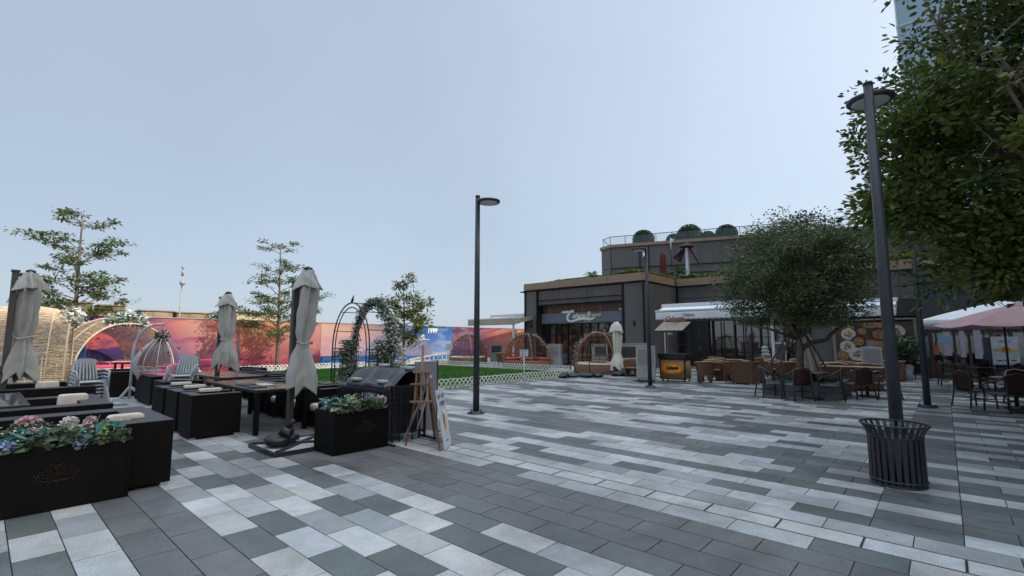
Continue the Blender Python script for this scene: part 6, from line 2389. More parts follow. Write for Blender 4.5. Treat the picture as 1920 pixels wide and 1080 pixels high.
mb.box(-0.04, WK + 0.04, -0.05, DK, 0.885, 1.08)
mb.build('counter', M_TRIM, t, 0.006)
mb = MB()
for x in (0.04, WK - 0.04):
    mb.box(x - 0.02, x + 0.02, DK - 0.06, DK - 0.02, 1.08, 2.22)
mb.box(0.04, WK - 0.04, DK - 0.05, DK - 0.03, 1.4, 1.43).box(0.3, 0.9, DK - 0.3, DK - 0.05, 1.55, 1.57)
mb.bar((0.04, DK - 0.04, 1.9), (0.04, 0.1, 2.0), 0.03).bar((WK - 0.04, DK - 0.04, 1.9), (WK - 0.04, 0.1, 2.0), 0.03)
mb.build('post', M_DARKWOOD, t)
mb = MB()
for k in range(30):
    x = -0.10 + (WK + 0.12) * (k + 0.5) / 30
    mb.bar((x, -0.18, 1.96), (x + 0.02, 0.62, 2.30), 0.028, 0.02, k % 3)
rf = mb.build('canopy', [mat('pale split bamboo', (0.42, 0.38, 0.32), 0.6), mat('grey split bamboo', (0.20, 0.17, 0.14), 0.7), mat('buff split bamboo', (0.32, 0.27, 0.21), 0.6)], t)
MB().bar((-0.12, -0.2, 1.945), (WK + 0.05, -0.2, 1.945), 0.05, 0.04).build('eave', M_TRIM, rf)
mb = MB()
disc(mb, plane_M((WK / 2, -0.035, 0.50), (1, 0, 0), (0, 0, 1)), 0, 0, 0.43, 0.20, 0.012, 0, 36)
disc(mb, plane_M((WK / 2, -0.035, 0.50), (1, 0, 0), (0, 0, 1)), 0, 0.0, 0.33, 0.145, 0.016, 1, 36)
textmesh(mb, 'Cabana', 0.17, plane_M((WK / 2, -0.055, 0.48), (1, 0, 0.04), (0, 0, 1)), 2, 0.006, 0.35, 0.012)
mb.build('oval_sign', [mat('orange sign paint', (0.75, 0.20, 0.015), 0.5, 0, 0.2, 4), mat('amber sign paint', (0.85, 0.34, 0.02), 0.5, 0, 0.2, 4), M_DARKWOOD], t)
mb = MB()
textmesh(mb, 'Cabana', 0.26, plane_M((WK / 2 - 0.05, 0.40, 2.36), (1, 0, 0.02), (0, 0, 1)), 0, 0.01, 0.4, 0.01)
stroke(mb, [Vector((WK / 2 - 0.5 + 0.12 * i, 0.40, 2.33 + 0.03 * math.sin(i))) for i in range(9)], 0.05)
mb.build('roof_sign', mat('rust sign letter', (0.30, 0.13, 0.09), 0.5), t)
mb = MB().lathe([(0, 0.03), (0.11, 0), (0.09, 0.07), (0.04, 0.10), (0, 0.10)], (0.45, 0.05, 1.80), n=12).cyl((0.45, 0.05, 1.88), (0.45, 0.05, 2.02), 0.008, 0.008, 5)
mb.build('hanging_lamp', M_WHITEMET, t)
for x in (0.08, WK - 0.08):
    for y in (0.08, DK - 0.08):
        MB().cyl((x - 0.015, y, 0.045), (x + 0.015, y, 0.045), 0.045, 0.045, 10).box(x - 0.02, x + 0.02, y - 0.02, y + 0.02, 0.05, 0.1).build('castor', M_DARKMET, t)
t = thing('bar_shelf', 'dark bar tap stand beside the kiosk counter', 'stand', (-7.15, 18.9, 0))
MB().box(-0.1, 0.1, -0.1, 0.1, 0, 0.9).cyl((0, 0, 0.9), (0, 0, 1.35), 0.03, 0.02, 8).bar((-0.25, 0, 1.7), (0.2, 0, 1.72), 0.03).cyl((0, 0, 1.3), (0.0, 0, 1.95), 0.012, 0.012, 6).build('stand', M_TRIM, t)


# ---------------------------------------------------------------- awnings
M_AWN = mat('white awning canvas', (0.72, 0.74, 0.74), 0.8, 0, 0.04, 3)
M_AWNT = mat('tan awning canvas', (0.42, 0.36, 0.29), 0.85, 0, 0.08, 3)


def awning(label, u0, u1, vw, zw, vf, zf, drop, posts, cloth, words=(), sag=0.05, group=None):
    t = thing('awning', label, 'awning', (u0, vf, 0), 0, group)
    w, d = u1 - u0, vw - vf
    mb = MB()
    mb.sheet(lambda a, b_: (a * w, b_ * d, zf + (zw - zf) * b_ - sag * math.sin(math.pi * b_) * (0.6 + 0.4 * math.cos(a * 25))), 40, 6)

    def val(a, b_):
        sc_ = 0.035 * abs(math.sin(a * w / 0.26 * math.pi))
        return (a * w, -0.012 + 0.02 * math.sin(a * w * 5) * (1 - b_), zf - 0.02 - (drop - sc_ if b_ < 0.01 else drop * (1 - b_)))
    mb.sheet(val, int(w * 26), 4)
    for s_ in (0, 1):
        mb.add([(s_ * w, 0, zf), (s_ * w, d, zw), (s_ * w, d, zw - 0.18), (s_ * w, 0, zf - drop * 0.9)], [(0, 1, 2, 3)])
    o = mb.build('canopy', cloth, t)
    so = o.modifiers.new('thick', 'SOLIDIFY')
    so.thickness = 0.006
    MB().box(-0.03, w + 0.03, -0.03, 0.05, zf + 0.005, zf + 0.09).build('front_bar', M_WHITEMET, t, 0.01)
    MB().box(-0.05, w + 0.05, d + 0.005, d + 0.2, zw, zw + 0.17).build('cassette', M_WHITEMET, t, 0.02)
    for x in posts:
        MB().box(x - 0.05, x + 0.05, -0.005 + 0.06, 0.16, 0, zf).build('post', M_WHITEMET, t, 0.008)
    for (x, s_) in words:
        mb = MB()
        textmesh(mb, s_, 0.20, plane_M((x, -0.045, zf - drop * 0.62), (1, 0, 0), (0, 0, 1)), 0, 0.002, 0.4, 0.003)
        mb.build('printed_name', mat('grey printed script', (0.20, 0.22, 0.26), 0.6), o)
    return t


awning('long white scalloped awning over the tub chairs left of the square tree', -10.95, -5.0, 24.0, 3.30, 23.2, 3.02, 0.40, [0.45, 5.35], M_AWN, [(1.7, 'Cabana'), (3.9, 'Cabana')])
awning('white awning behind the square tree above the food poster', -6.35, -1.45, 26.6, 3.28, 25.8, 3.02, 0.40, [0.15], M_AWN, [], 0.05)
t = awning('small tan free standing awning beyond the small domes left of the pavilion', -25.2, -20.6, 25.6, 3.30, 23.3, 2.98, 0.38, [4.25], M_AWNT, [], 0.25)
awning('further tan awning edge against the pavilion corner', -23.6, -21.9, 31.5, 3.1, 30.2, 2.95, 0.5, [1.4], M_AWNT)

# ---------------------------------------------------------------- food poster wall
t = thing('food_poster', 'large dark photo panel of dishes seen from above on the shop wall', 'poster', (-4.15, 29.36, 0.55))
PW, PH = 3.1, 1.92
MB().box(0, PW, 0, 0.03, 0, PH).build('panel', mat('printed dark table', (0.085, 0.055, 0.04), 0.4, 0, 0.5, 2.2), t)
MB().box(-0.12, -0.002, -0.01, 0.04, -0.05, PH + 0.1).box(PW + 0.002, PW + 0.12, -0.01, 0.04, -0.05, PH + 0.1).box(-0.12, PW + 0.12, -0.01, 0.04, PH + 0.102, PH + 0.18).build('frame', mat('buff poster frame', (0.28, 0.24, 0.19), 0.5), t)
mb = MB()
dm = [mat('printed plate white', (0.55, 0.52, 0.46), 0.4, 0, 0.1, 5), mat('printed bowl dark', (0.03, 0.028, 0.03), 0.4), mat('printed plate blue', (0.08, 0.30, 0.42), 0.4),
      mat('printed food orange', (0.50, 0.20, 0.06), 0.5, 0, 0.6, 9), mat('printed food brown', (0.28, 0.13, 0.06), 0.5, 0, 0.6, 9), mat('printed food red', (0.38, 0.10, 0.08), 0.5, 0, 0.6, 9),
      mat('printed board wood', (0.32, 0.18, 0.09), 0.5, 0, 0.3, 4), mat('printed food green', (0.20, 0.22, 0.07), 0.5, 0, 0.6, 9)]
MF = plane_M((0, -0.002, 0), (1, 0, 0), (0, 0, 1))
PRNG = random.Random(3)
dishes = [(0.55, 1.35, 0.27, 0, 3), (1.12, 1.48, 0.22, 1, 3), (1.78, 1.32, 0.30, 1, 4), (0.95, 0.98, 0.27, 1, 3), (0.48, 0.72, 0.28, 0, 5), (0.85, 0.32, 0.30, 0, 5), (1.40, 0.46, 0.32, 2, 3),
          (2.45, 1.45, 0.30, 0, 4), (2.70, 0.85, 0.30, 0, 7), (2.2, 0.35, 0.26, 0, 3), (0.12, 0.28, 0.22, 6, 3), (1.5, 0.0 + 0.10, 0.18, 1, 4), (1.2, 0.18, 0.08, 1, 1), (2.85, 0.25, 0.2, 1, 5)]
mb.box(1.25, 2.15, 0.75, 1.05, 0, 0.0012, 6, MF).box(0.05, 0.8, 1.62, 1.9, 0, 0.0012, 7, MF).box(1.2, 2.0, 1.65, 1.9, 0, 0.0012, 6, MF)
for i, (x, z, r_, pm_, fm) in enumerate(dishes):
    r_ *= 1.14
    x0 = min(max(x, r_ + 0.01), PW - r_ - 0.01)
    z0 = min(max(z, r_ + 0.01), PH - r_ - 0.01)
    disc(mb, MF, x0, z0, r_, r_ * 0.95, 0.002 + i * 0.00015, pm_, 26)
    disc(mb, MF, x0, z0, r_ * 0.78, r_ * 0.73, 0.0045 + i * 0.00015, 0 if pm_ == 2 else (4 if pm_ in (1, 6) else 0), 26)
    for k in range(16):
        a, rr_ = PRNG.uniform(0, 6.28), r_ * 0.52 * math.sqrt(PRNG.random())
        disc(mb, MF, x0 + rr_ * math.cos(a), z0 + rr_ * math.sin(a), r_ * PRNG.uniform(0.12, 0.26), r_ * PRNG.uniform(0.06, 0.14), 0.007 + k * 0.0002 + i * 0.0001, PRNG.choice([fm, fm, 3, 4, 7]), 9, PRNG.uniform(0, 3))
mb.build('printed_dishes', dm, t)

# menu board, white high chair, potted plant, small posters in front of the shops
t = thing('menu_board', 'pale louvred board standing before the food poster beside the near lamp', 'board', (-2.3, 21.5, 0))
MB().box(0, 0.62, 0, 0.05, 0.05, 1.35).build('panel', M_PLASTIC, t, 0.01)
mb = MB()
for k in range(22):
    mb.box(0.08, 0.56, -0.008, -0.001, 0.2 + k * 0.05, 0.215 + k * 0.05)
mb.build('slats', mat('cooler louvre', (0.26, 0.26, 0.25), 0.5), t)
t = thing('high_chair', 'pale mint high chair behind the tub chairs before the dark glass', 'high chair', (-6.9, 27.2, 0), R(30))
mb = MB()
for k in range(3):
    z = 0.75 + k * 0.17
    mb.cushion(-0.22 + k * 0.03, 0.22 - k * 0.03, -0.1 + k * 0.05, 0.12 + k * 0.05, z, z + 0.19, e=3, n=8)
mb.build('seat', mat('mint plastic', (0.34, 0.42, 0.38), 0.5), t)
for sx_ in (-1, 1):
    for sy_ in (-1, 1):
        MB().bar((sx_ * 0.16, sy_ * 0.1, 0.8), (sx_ * 0.26, sy_ * 0.24, 0), 0.035).build('leg', M_CHAIRP, t)
t = thing('menu_stand', 'small framed menu stand between two tree stakes', 'menu stand', (-6.35, 27.6, 0), R(20))
MB().box(-0.3, 0.3, -0.02, 0.02, 0.2, 1.5).build('frame', M_WHITEMET, t)
MB().box(-0.25, 0.25, -0.026, -0.021, 0.3, 1.4).build('panel', mat('menu panel', (0.11, 0.11, 0.12), 0.4, 0, 0.5, 6), t)
for k in range(2):
    MB().bar((-0.25 + 0.5 * k, 0, 0.22), (-0.25 + 0.5 * k, 0.15, 0), 0.03).build('leg', M_WHITEMET, t)
t = thing('potted_plant', 'bushy dark plant in a white pot right of the food poster', 'potted plant', (-1.3, 25.2, 0))
MB().lathe([(0, 0), (0.22, 0), (0.32, 0.62), (0.29, 0.62), (0.26, 0.55), (0, 0.55)], n=20).build('pot', M_WHITEMET, t)
leafmesh('foliage', shrubpoints(g, 1500, (0, 0, 1.15), 0.65, 1.0, 0.8), 0.12, M_BALL, t, 81)
MB().cyl((0, 0, 0.5), (0, 0, 1.2), 0.03, 0.02, 6).build('trunk', M_BARKDK, t)
t = thing('shop_poster', 'small blue and white poster board beside the corner shop', 'poster', (-1.05, 26.0, 0))
MB().box(0, 0.55, 0, 0.03, 0.9, 1.75).build('panel', mat('poster blue grey', (0.10, 0.13, 0.17), 0.4, 0, 0.6, 4), t)
MB().box(0.05, 0.35, -0.004, -0.001, 1.35, 1.65).build('printed_picture', mat('poster sky', (0.30, 0.36, 0.42), 0.4, 0, 0.3, 4), t)
MB().box(0.02, 0.06, 0.0, 0.03, 0, 0.9).build('leg', M_TRIM, t)
MB().box(0.49, 0.53, 0.0, 0.03, 0, 0.9).build('leg', M_TRIM, t)
mb = MB()
for k, (u, w, z0, z1, m_) in enumerate([(0.70, 0.24, 0.95, 1.95, 0), (1.20, 0.16, 0.9, 1.98, 0), (1.62, 0.22, 0.85, 2.0, 0), (0.55, 0.40, 1.48, 1.74, 1), (0.36, 0.17, 0.98, 1.35, 2)]):
    mt_ = [mat('door notice paper', (0.36, 0.34, 0.40), 0.5), mat('notice blue', (0.18, 0.34, 0.48), 0.5), mat('notice orange', (0.35, 0.10, 0.03), 0.5)][m_]
    o = MB().box(0, w, 0, 0.01, z0, z1).build('door_notice', mt_)
    o.location = (-0.75 + u, 27.09 + (0.0 if m_ != 1 else -0.015), 0)
    tag(o, ['pale vertical paper strip left of the blue notice on the shop door', 'narrow pale paper strip in the middle of the shop doors', 'tall pale paper strip right of the shop door frame',
            'small blue landscape notice on the shop door', 'small orange notice low on the shop door'][k], 'notice')
t = thing('shop_poster', 'white poster with an amber emblem standing under the pink parasol', 'poster', (1.25, 24.6, 0), R(20))
MB().box(0, 0.74, 0, 0.03, 0.72, 1.72).build('panel', mat('poster white face', (0.50, 0.55, 0.58), 0.4), t)
mb = MB()
Mq = plane_M((0.37, -0.003, 1.25), (1, 0, 0), (0, 0, 1))
disc(mb, Mq, 0, 0, 0.13, 0.12, 0.001, 0)
mb.box(-0.32, -0.12, -0.05, 0.04, 0, 0.0012, 1, Mq).box(0.12, 0.34, -0.08, 0.02, 0, 0.0012, 1, Mq)
for k in range(7):
    mb.box(0.22 + k * 0.045, 0.25 + k * 0.045, -0.005, -0.004, 1.52 + 0.01 * (k % 2), 1.56, 2)
for k in range(3):
    mb.box(-0.26 + k * 0.19, -0.12 + k * 0.19, -0.40, -0.36, 0, 0.0012, 2, Mq)
mb.build('printed_design', [mat('emblem amber', (0.55, 0.22, 0.02), 0.5), mat('emblem yellow', (0.55, 0.42, 0.14), 0.5), M_INK], t)
MB().box(0.32, 0.42, 0.0, 0.03, 0, 0.72).box(0.1, 0.64, -0.15, 0.2, 0, 0.02).build('stand', M_TRIM, t)

# ---------------------------------------------------------------- leaning furled cream parasol
t = thing('leaning_parasol', 'furled cream parasol leaning behind the trunk of the square tree', 'parasol', (-3.35, 19.4, 0))
mb = MB()
lathe_cloth(mb, 0.15, 2.3, [(0, 0.24), (0.5, 0.19), (0.9, 0.1), (1, 0.05)], 24, 6, 0.2, 16, 0, 0.1)
o = mb.build('canopy', mat('dull cream canvas', (0.42, 0.38, 0.31), 0.85, 0, 0.1), t)
MB().cyl((0, 0, 0), (0, 0, 2.4), 0.025, 0.02, 8).build('pole', M_BARK, t)
t.rotation_euler = (R(4), R(-9), 0)

# ---------------------------------------------------------------- square tree in stone planter
t = thing('tree_planter', 'low dark stone tree planter ringed by cane chairs', 'planter', (-3.1, 16.35, 0))
hexa = [(1.15 * math.cos(a), 1.15 * math.sin(a)) for a in [math.pi / 4 + k * math.pi / 2 for k in range(4)]]
hexo = [(1.35 * math.cos(a), 1.35 * math.sin(a)) for a in [math.pi / 4 + k * math.pi / 2 for k in range(4)]]
vs = [(x, y, 0) for x, y in hexo] + [(x, y, 0.45) for x, y in hexo] + [(x, y, 0.45) for x, y in hexa] + [(x, y, 0.25) for x, y in hexa]
fs = []
for k in range(3):
    for j in range(4):
        fs.append((k * 4 + j, k * 4 + (j + 1) % 4, k * 4 + 4 + (j + 1) % 4, k * 4 + 4 + j))
MB().add(vs, fs).build('kerb', mat('dark planter stone', (0.10, 0.105, 0.11), 0.5, 0, 0.2, 12, 0.2, 60), t, 0.01)
MB().box(-0.95, 0.95, -0.95, 0.95, 0.25, 0.40).build('soil', M_SOIL, t)
P = np.stack([g.uniform(-0.8, 0.8, 2600), g.uniform(-0.8, 0.8, 2600), g.uniform(0.4, 0.56, 2600)], 1)
leafmesh('ground_cover', P, 0.06, M_FLGREEN, t, 91)['kind'] = 'stuff'
for k, (u, v, lb) in enumerate([(-2.85, 14.95, 'left little white floor light at the planter foot'), (-2.55, 14.95, 'middle little white floor light at the planter foot'), (-2.15, 15.3, 'right little white floor light at the planter foot')]):
    pass
M_SQL = leafmat('dark glossy leaf', (0.026, 0.046, 0.016), (0.19, 0.23, 0.10), 0.28, 0.35)
M_BIGL = leafmat('broad dark leaf', (0.020, 0.043, 0.010), (0.19, 0.225, 0.045), 0.34, 0.38)


def broad_tree(name, label, loc, trunk, ccen, crad, nb, ncl, per, leaf, seed, mleaf, bark, cr=0.34, r0=0.13, bend=0.12, low=None, upb=0.3, lobes=()):
    """trunk polyline, main limbs, clusters filling an ellipsoid"""
    t = thing(name, label, 'tree', loc)
    q = random.Random(seed)
    g2 = np.random.default_rng(seed)
    mb = MB()
    tr = [Vector(p) for p in trunk]
    mb.tube(tr, [r0 * (1 - 0.45 * i / (len(tr) - 1)) for i in range(len(tr))], 10)
    top = tr[-1]
    cc, cr3 = Vector(ccen), Vector(crad)
    tips = []
    limbs = []
    for k in range(nb):
        a = 2 * math.pi * k / nb + q.uniform(-0.3, 0.3)
        e = q.uniform(-0.35, 1.35)
        d = Vector((math.cos(a) * math.cos(e), math.sin(a) * math.cos(e), math.sin(e)))
        tgt = cc + Vector((d.x * cr3.x, d.y * cr3.y, d.z * cr3.z)) * 0.80
        pts = []
        for i in range(8):
            s = i / 7
            p = top.lerp(tgt, s) + Vector((q.uniform(-1, 1), q.uniform(-1, 1), q.uniform(-1, 1))) * bend * (1 if 0 < i < 7 else 0) + Vector((0, 0, 0.25 * math.sin(math.pi * s) * (0.4 - s)))
            pts.append(p)
        rr = r0 * 0.42
        mb.tube(pts, [rr * (1 - 0.85 * i / 7) + 0.005 for i in range(8)], 6)
        limbs.append(pts)
    P = []
    T = []
    for c_, r_, n_ in lobes:
        pts = [top.lerp(Vector(c_), i / 7) + Vector((q.uniform(-1, 1), q.uniform(-1, 1), q.uniform(-1, 1))) * bend * 0.7 * (0 < i < 7) for i in range(8)]
        pts += [pts[-1] + (Vector(c_) - top).normalized() * r_ * 0.5]
        mb.tube(pts, [r0 * 0.3 * (1 - 0.85 * i / 8) + 0.005 for i in range(9)], 6)
        limbs.append(pts)
        for kk in range(5):
            st_ = pts[3 + kk % 4]
            e_ = Vector(c_) + Vector((q.gauss(0, 1), q.gauss(0, 1), q.gauss(0, 1))).normalized() * r_ * 0.8
            pp = [st_.lerp(e_, i / 5) for i in range(6)]
            mb.tube(pp, [0.018 * (1 - 0.8 * i / 5) + 0.003 for i in range(6)], 5)
            limbs.append(pp)
    lob = [(Vector(c_), r_) for c_, r_, n_ in lobes for _ in range(n_)]
    for k in range(ncl + len(lob)):
        while True:
            d = Vector((q.gauss(0, 1), q.gauss(0, 1), q.gauss(0, 1)))
            if d.length > 0.01:
                break
        d.normalize()
        rad = q.random() ** 0.38
        c = cc + Vector((d.x * cr3.x, d.y * cr3.y, d.z * cr3.z)) * rad * (0.96 + 0.05 * math.sin(3 * math.atan2(d.y, d.x) + seed) + 0.04 * math.sin(5 * d.z * 3))
        if k >= ncl:
            lc, lr = lob[k - ncl]
            c = lc + d * lr * rad
        if low is not None and c.z < low:
            c.z = low + q.uniform(0, 0.4)
        lb = min(limbs, key=lambda L_: min((p - c).length for p in L_[3:]))
        bp_ = min(lb[2:], key=lambda p: (p - c).length)
        mb.tube([bp_, bp_.lerp(c, 0.5) + Vector((q.uniform(-.06, .06), q.uniform(-.06, .06), 0.04)), c], [0.014, 0.010, 0.004], 4, 0, False, False)
        m_ = int(per * q.uniform(0.5, 1.4))
        s = cr * q.uniform(0.7, 1.25)
        P.append(np.array(c) + np.clip(g2.normal(size=(m_, 3)), -1.5, 1.5) * np.array([s, s, s * 0.7]) * 0.62)
        T.append(np.full(m_, q.uniform(0.1, 0.9)))
    mb.build('trunk', bark, t)
    leafmesh('crown', np.concatenate(P), leaf, mleaf, t, seed, up=upb, aspect=0.50, tint=np.concatenate(T))
    return t


sq = broad_tree('square_tree', 'dense dark evergreen tree in the stone planter ringed by cane chairs', (-3.3, 16.7, 0.40),
                [(0, 0, 0), (-0.02, 0.02, 0.5), (0.03, -0.02, 0.95), (0.0, 0, 1.25)], (0.05, 0.15, 3.15), (2.25, 2.25, 1.9), 24, 460, 125, 0.072, 5, M_SQL, M_BARK, 0.36, 0.13, 0.10, 1.75)
mb = MB()
mb.tube([(0, 0, 0.9), (0.28, 0.22, 1.12), (0.62, 0.5, 1.2), (0.85, 0.7, 1.5), (1.2, 0.95, 1.75)], [0.09, 0.075, 0.065, 0.05, 0.03], 8)
mb.tube([(0, 0, 1.2), (-0.7, -0.5, 1.55), (-1.5, -1.2, 1.7)], [0.05, 0.035, 0.015], 7)
mb.build('low_limb', M_BARK, sq)
for k, (x0, y0, x1, y1, lb) in enumerate([(-1.0, -0.6, -0.25, -0.1, 'left wooden stake propping the square tree'), (-0.65, -0.4, -0.2, -0.05, 'second wooden stake propping the square tree on its left'),
                                          (0.55, 0.1, 0.15, 0.05, 'wooden stake crossing the leaning cream parasol'), (0.8, 0.4, 0.15, 0.1, 'rightmost wooden stake propping the square tree')]):
    o = MB().tube([(x0, y0, 0.0), (x1, y1, 1.45)], 0.028, 7).build('tree_stake', mat('stake wood', (0.16, 0.10, 0.08), 0.8, 0, 0.2, 9))
    o.location = (-3.3, 16.7, 0.35)
    tag(o, lb, 'stake', 'wooden stakes round the square tree')

# big tree at the right edge
bt = broad_tree('broad_tree', 'large broad leaved tree filling the upper right, trunk outside the picture', (2.6, 10.7, 0),
                [(0, 0, 0), (0.05, 0, 1.0), (-0.05, 0.05, 2.0), (0, 0, 2.7)], (0.0, -0.1, 5.0), (3.6, 3.6, 4.4), 36, 880, 84, 0.104, 12, M_BIGL, M_BARK, 0.36, 0.2, 0.16, 2.35, upb=0.12, lobes=[((-2.85, -1.65, 3.6), 0.6, 40), ((-2.5, -1.5, 4.8), 0.7, 35), ((-1.8, -1.3, 2.9), 0.7, 45)])

# ---------------------------------------------------------------- dark cane armchairs
def cane_chair(label, group):
    t = thing('cane_chair', label, 'chair', (0, 0, 0), 0, group)
    mb = MB()
    back = [(-0.30, -0.16, 0.62), (-0.28, 0.10, 0.70), (-0.18, 0.24, 0.82), (0, 0.28, 0.86), (0.18, 0.24, 0.82), (0.28, 0.10, 0.70), (0.30, -0.16, 0.62)]
    mb.tube(back, 0.024, 7)
    mb.tube([(-0.30, -0.16, 0.62), (-0.31, -0.24, 0.58), (-0.28, -0.25, 0.40)], 0.020, 6).tube([(0.30, -0.16, 0.62), (0.31, -0.24, 0.58), (0.28, -0.25, 0.40)], 0.020, 6)
    mb.build('armrest', M_CANERIM, t)
    mb = MB()

    def bk(u, v):
        a = (u - 0.5) * 2
        top = 0.84 - 0.06 * a * a
        return (a * 0.22, 0.255 - 0.06 * a * a + 0.02 * v, 0.40 + (top - 0.40) * v)
    mb.sheet(bk, 12, 6)
    o = mb.build('backrest', weave('dark red cane weave', (0.05, 0.014, 0.010), (0.012, 0.006, 0.005), 200, 0.5), t)
    so = o.modifiers.new('thick', 'SOLIDIFY')
    so.thickness = 0.015
    MB().cushion(-0.27, 0.27, -0.26, 0.24, 0.37, 0.43, e=6, n=8).build('seat', mat('grey seat pad', (0.12, 0.13, 0.14), 0.7), t)
    for sx_ in (-1, 1):
        MB().tube([(sx_ * 0.27, -0.24, 0.40), (sx_ * 0.275, -0.26, 0.2), (sx_ * 0.28, -0.27, 0)], 0.019, 6).build('leg', M_DARKCANE, t)
        MB().tube([(sx_ * 0.24, 0.25, 0.80), (sx_ * 0.235, 0.24, 0.42), (sx_ * 0.25, 0.28, 0.2), (sx_ * 0.27, 0.31, 0)], 0.019, 6).build('leg', M_DARKCANE, t)
    mb = MB()
    for sx_ in (-1, 1):
        mb.tube([(sx_ * 0.275, -0.26, 0.22), (sx_ * 0.25, 0.27, 0.22)], 0.012, 5)
        mb.tube([(sx_ * 0.275, -0.25, 0.38), (sx_ * 0.2, -0.25, 0.30), (sx_ * 0.276, -0.26, 0.2)], 0.009, 5)
    mb.tube([(-0.27, 0, 0.22), (0.27, 0, 0.22)], 0.012, 5)
    mb.build('stretcher', M_DARKCANE, t)
    return t


M_CANERIM = mat('dark cane rim', (0.055, 0.028, 0.020), 0.32, 0, 0.3, 9, 0, 0, 0.6)
CG1 = 'dark cane armchairs around the square tree'
CG2 = 'dark cane armchairs by the pink parasol'
cc0 = cane_chair('leftmost dark cane armchair at the tree planter, facing right', CG1)
cc0.location = (-3.75, 15.0, 0)
cc0.rotation_euler = (0, 0, R(128))
for (u, v, a, lb, gg) in [(-3.05, 14.45 + 0.45, 222, 'dark cane armchair with its back to the camera left of the small round table', CG1),
                          (-2.35, 15.35, 275, 'dark cane armchair in front of the planter beside the round table', CG1),
                          (-1.85, 16.2, 222, 'dark cane armchair with glossy round back right of the planter', CG1),
                          (-1.35, 16.85, 300, 'dark cane armchair furthest right of the planter next to the near lamp', CG1),
                          (0.42, 16.05, 128, 'dark cane armchair facing right under the left rim of the pink parasol', CG2),
                          (0.95, 15.55, 222, 'large dark cane armchair with its back to the camera under the pink parasol', CG2),
                          (1.75, 16.4, 300, 'dark cane armchair at the right edge beside the parasol pole', CG2),
                          (1.35, 17.3, 20, 'dark cane armchair behind the table under the pink parasol', CG2),
                          (0.05, 22.9, 100, 'far cane armchair left in front of the corner shop doors', CG2),
                          (0.75, 22.6, 222, 'far cane armchair in the middle before the corner shop doors', CG2),
                          (1.45, 22.0, 290, 'far cane armchair beside the white poster', CG2),
                          (0.5, 20.6, 128, 'cane armchair between the far chairs and the pink parasol', CG2),
                          (1.6, 19.9, 240, 'cane armchair behind the big one at the right edge', CG2)]:
    copy_tree(cc0, (u, v, 0), R(a), lb, gg)


def round_table(label, loc, r=0.38):
    t = thing('cane_table', label, 'table', loc)
    MB().lathe([(0, 0.70), (r, 0.70), (r + 0.01, 0.715), (r, 0.73), (0, 0.73)], n=28).build('tabletop', glassmat('dark table top', (0.03, 0.03, 0.035), 0.15), t)
    MB().cyl((0, 0, 0.03), (0, 0, 0.70), 0.04, 0.04, 10).lathe([(0, 0), (0.24, 0), (0.24, 0.03), (0.05, 0.06)], n=20).build('pedestal', M_DARKCANE, t)


round_table('small dark round table between the chairs at the tree planter', (-2.75, 15.45, 0))
round_table('small dark round table under the pink parasol', (1.15, 16.45, 0), 0.42)
round_table('small dark round table before the corner shop doors', (0.75, 21.9, 0), 0.4)
round_table('dark round table right of the tree planter', (-1.75, 17.1, 0), 0.38)

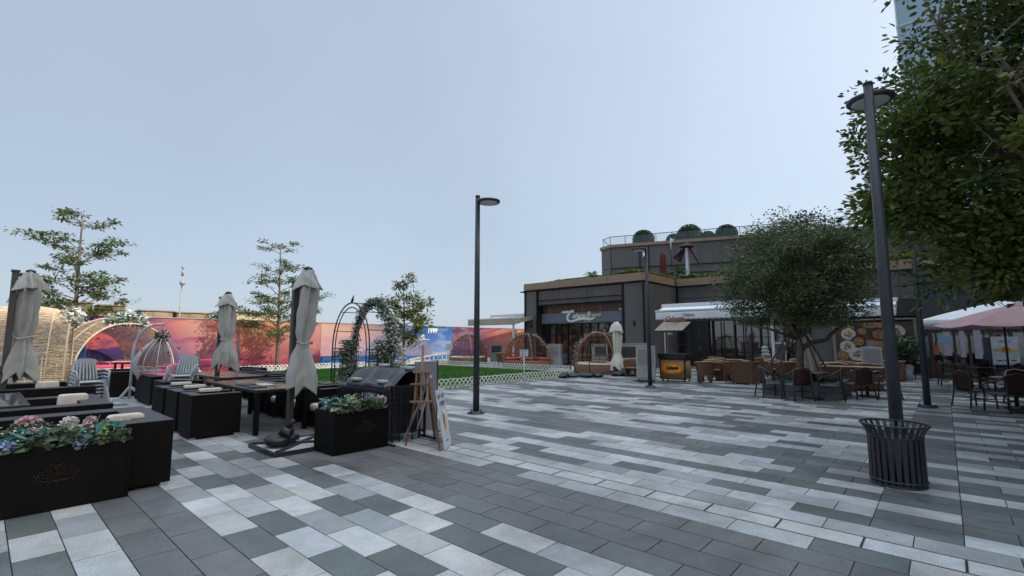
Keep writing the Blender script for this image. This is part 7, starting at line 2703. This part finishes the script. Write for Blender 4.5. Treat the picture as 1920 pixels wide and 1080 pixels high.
# pink parasol and white parasol
def open_parasol(label, loc, r, n, ze, za, cloth, pole, valance=0.0, rot=0.0, polem=None, foot=True):
    t = thing('open_parasol', label, 'parasol', loc, 0)
    mb = MB()
    vs, fs = [(0, 0, za)], []
    NS = 6
    for i in range(1, NS + 1):
        s = i / NS
        for k in range(n * 4):
            a = rot + 2 * math.pi * k / (n * 4)
            f_ = (k % 4) / 4
            a0 = rot + 2 * math.pi * (k // 4) / n
            a1 = a0 + 2 * math.pi / n
            p = Vector((math.cos(a0), math.sin(a0))).lerp(Vector((math.cos(a1), math.sin(a1))), f_)
            z = za - (za - ze) * (s ** 0.92) + 0.05 * math.sin(math.pi * f_) * s * (-1)
            vs.append((p.x * r * s, p.y * r * s, z + 0.04 * math.sin(math.pi * s)))
    m = n * 4
    for k in range(m):
        fs.append((0, 1 + k, 1 + (k + 1) % m))
    for i in range(NS - 1):
        for k in range(m):
            a, b_ = 1 + i * m + k, 1 + i * m + (k + 1) % m
            fs.append((a, a + m, b_ + m, b_))
    mb.add(vs, fs)
    if valance:
        for k in range(n):
            a0 = rot + 2 * math.pi * k / n
            a1 = rot + 2 * math.pi * (k + 1) / n
            p0, p1 = Vector((r * math.cos(a0), r * math.sin(a0), ze)), Vector((r * math.cos(a1), r * math.sin(a1), ze))
            cnt = max(6, int((p1 - p0).length / 0.13)) * 4

            def vf(u, v, p0=p0, p1=p1, cnt=cnt):
                p = p0.lerp(p1, u)
                dz = valance * (1 - v) - (0.035 * abs(math.sin(math.pi * u * cnt / 4)) if v < 0.01 else 0)
                return (p.x, p.y, p.z - 0.04 * math.sin(math.pi * ((u * 4 * 1.0) % 1.0)) * 0 - dz)
            mb.sheet(vf, cnt, 2)
    o = mb.build('canopy', cloth, t)
    so = o.modifiers.new('thick', 'SOLIDIFY')
    so.thickness = 0.005
    mb = MB()
    for k in range(n):
        a = rot + 2 * math.pi * k / n
        mb.bar((0, 0, za - 0.06), (r * math.cos(a) * 0.98, r * math.sin(a) * 0.98, ze - 0.01), 0.02)
    mb.build('spokes', M_DARKWOOD, o)
    MB().cyl((0, 0, 0), (0, 0, za + 0.05), pole, pole * 0.9, 10).build('pole', polem or M_DARKWOOD, t)
    if foot:
        MB().lathe([(0, 0), (0.34, 0), (0.36, 0.06), (0.2, 0.12), (0.06, 0.2), (0.05, 0.4), (0, 0.4)], n=24).build('base', M_DARKMET, t)
    return t


M_PKC = mat('dusty pink canvas', (0.44, 0.27, 0.275), 0.85, 0, 0.10, 3, 0.3, 200)
op = open_parasol('open dusty pink parasol at the right edge over the cane armchairs', (1.35, 15.75, 0), 1.58, 8, 1.93, 2.46, M_PKC, 0.026, 0.0, R(10), mat('olive parasol pole', (0.12, 0.10, 0.06), 0.5))
mb = MB()
for k in range(8):
    a0, a1 = R(10) + 2 * math.pi * k / 8, R(10) + 2 * math.pi * (k + 1) / 8
    mb.add([(0, 0, 2.50), (0.30 * math.cos(a0), 0.30 * math.sin(a0), 2.37), (0.30 * math.cos(a1), 0.30 * math.sin(a1), 2.37)], [(0, 1, 2)])
mb.lathe([(0, 2.58), (0.03, 2.56), (0.03, 2.48), (0, 2.48)], n=8)
mb.build('vent_cap', M_PKC, op)
open_parasol('open white scalloped parasol partly behind the pink one', (1.42, 21.6, 0), 2.75, 4, 2.22, 2.84, M_AWN, 0.03, 0.24, R(45))
t = thing('right_plant', 'loose green plant beside the parasol pole at the right edge', 'plant', (2.1, 18.2, 0))
MB().lathe([(0, 0), (0.16, 0), (0.22, 0.4), (0.19, 0.4), (0, 0.36)], n=14).build('pot', M_STONE, t)
leafmesh('foliage', shrubpoints(g, 500, (0, 0, 0.95), 0.5, 1, 0.9), 0.12, M_FLGREEN, t, 95)
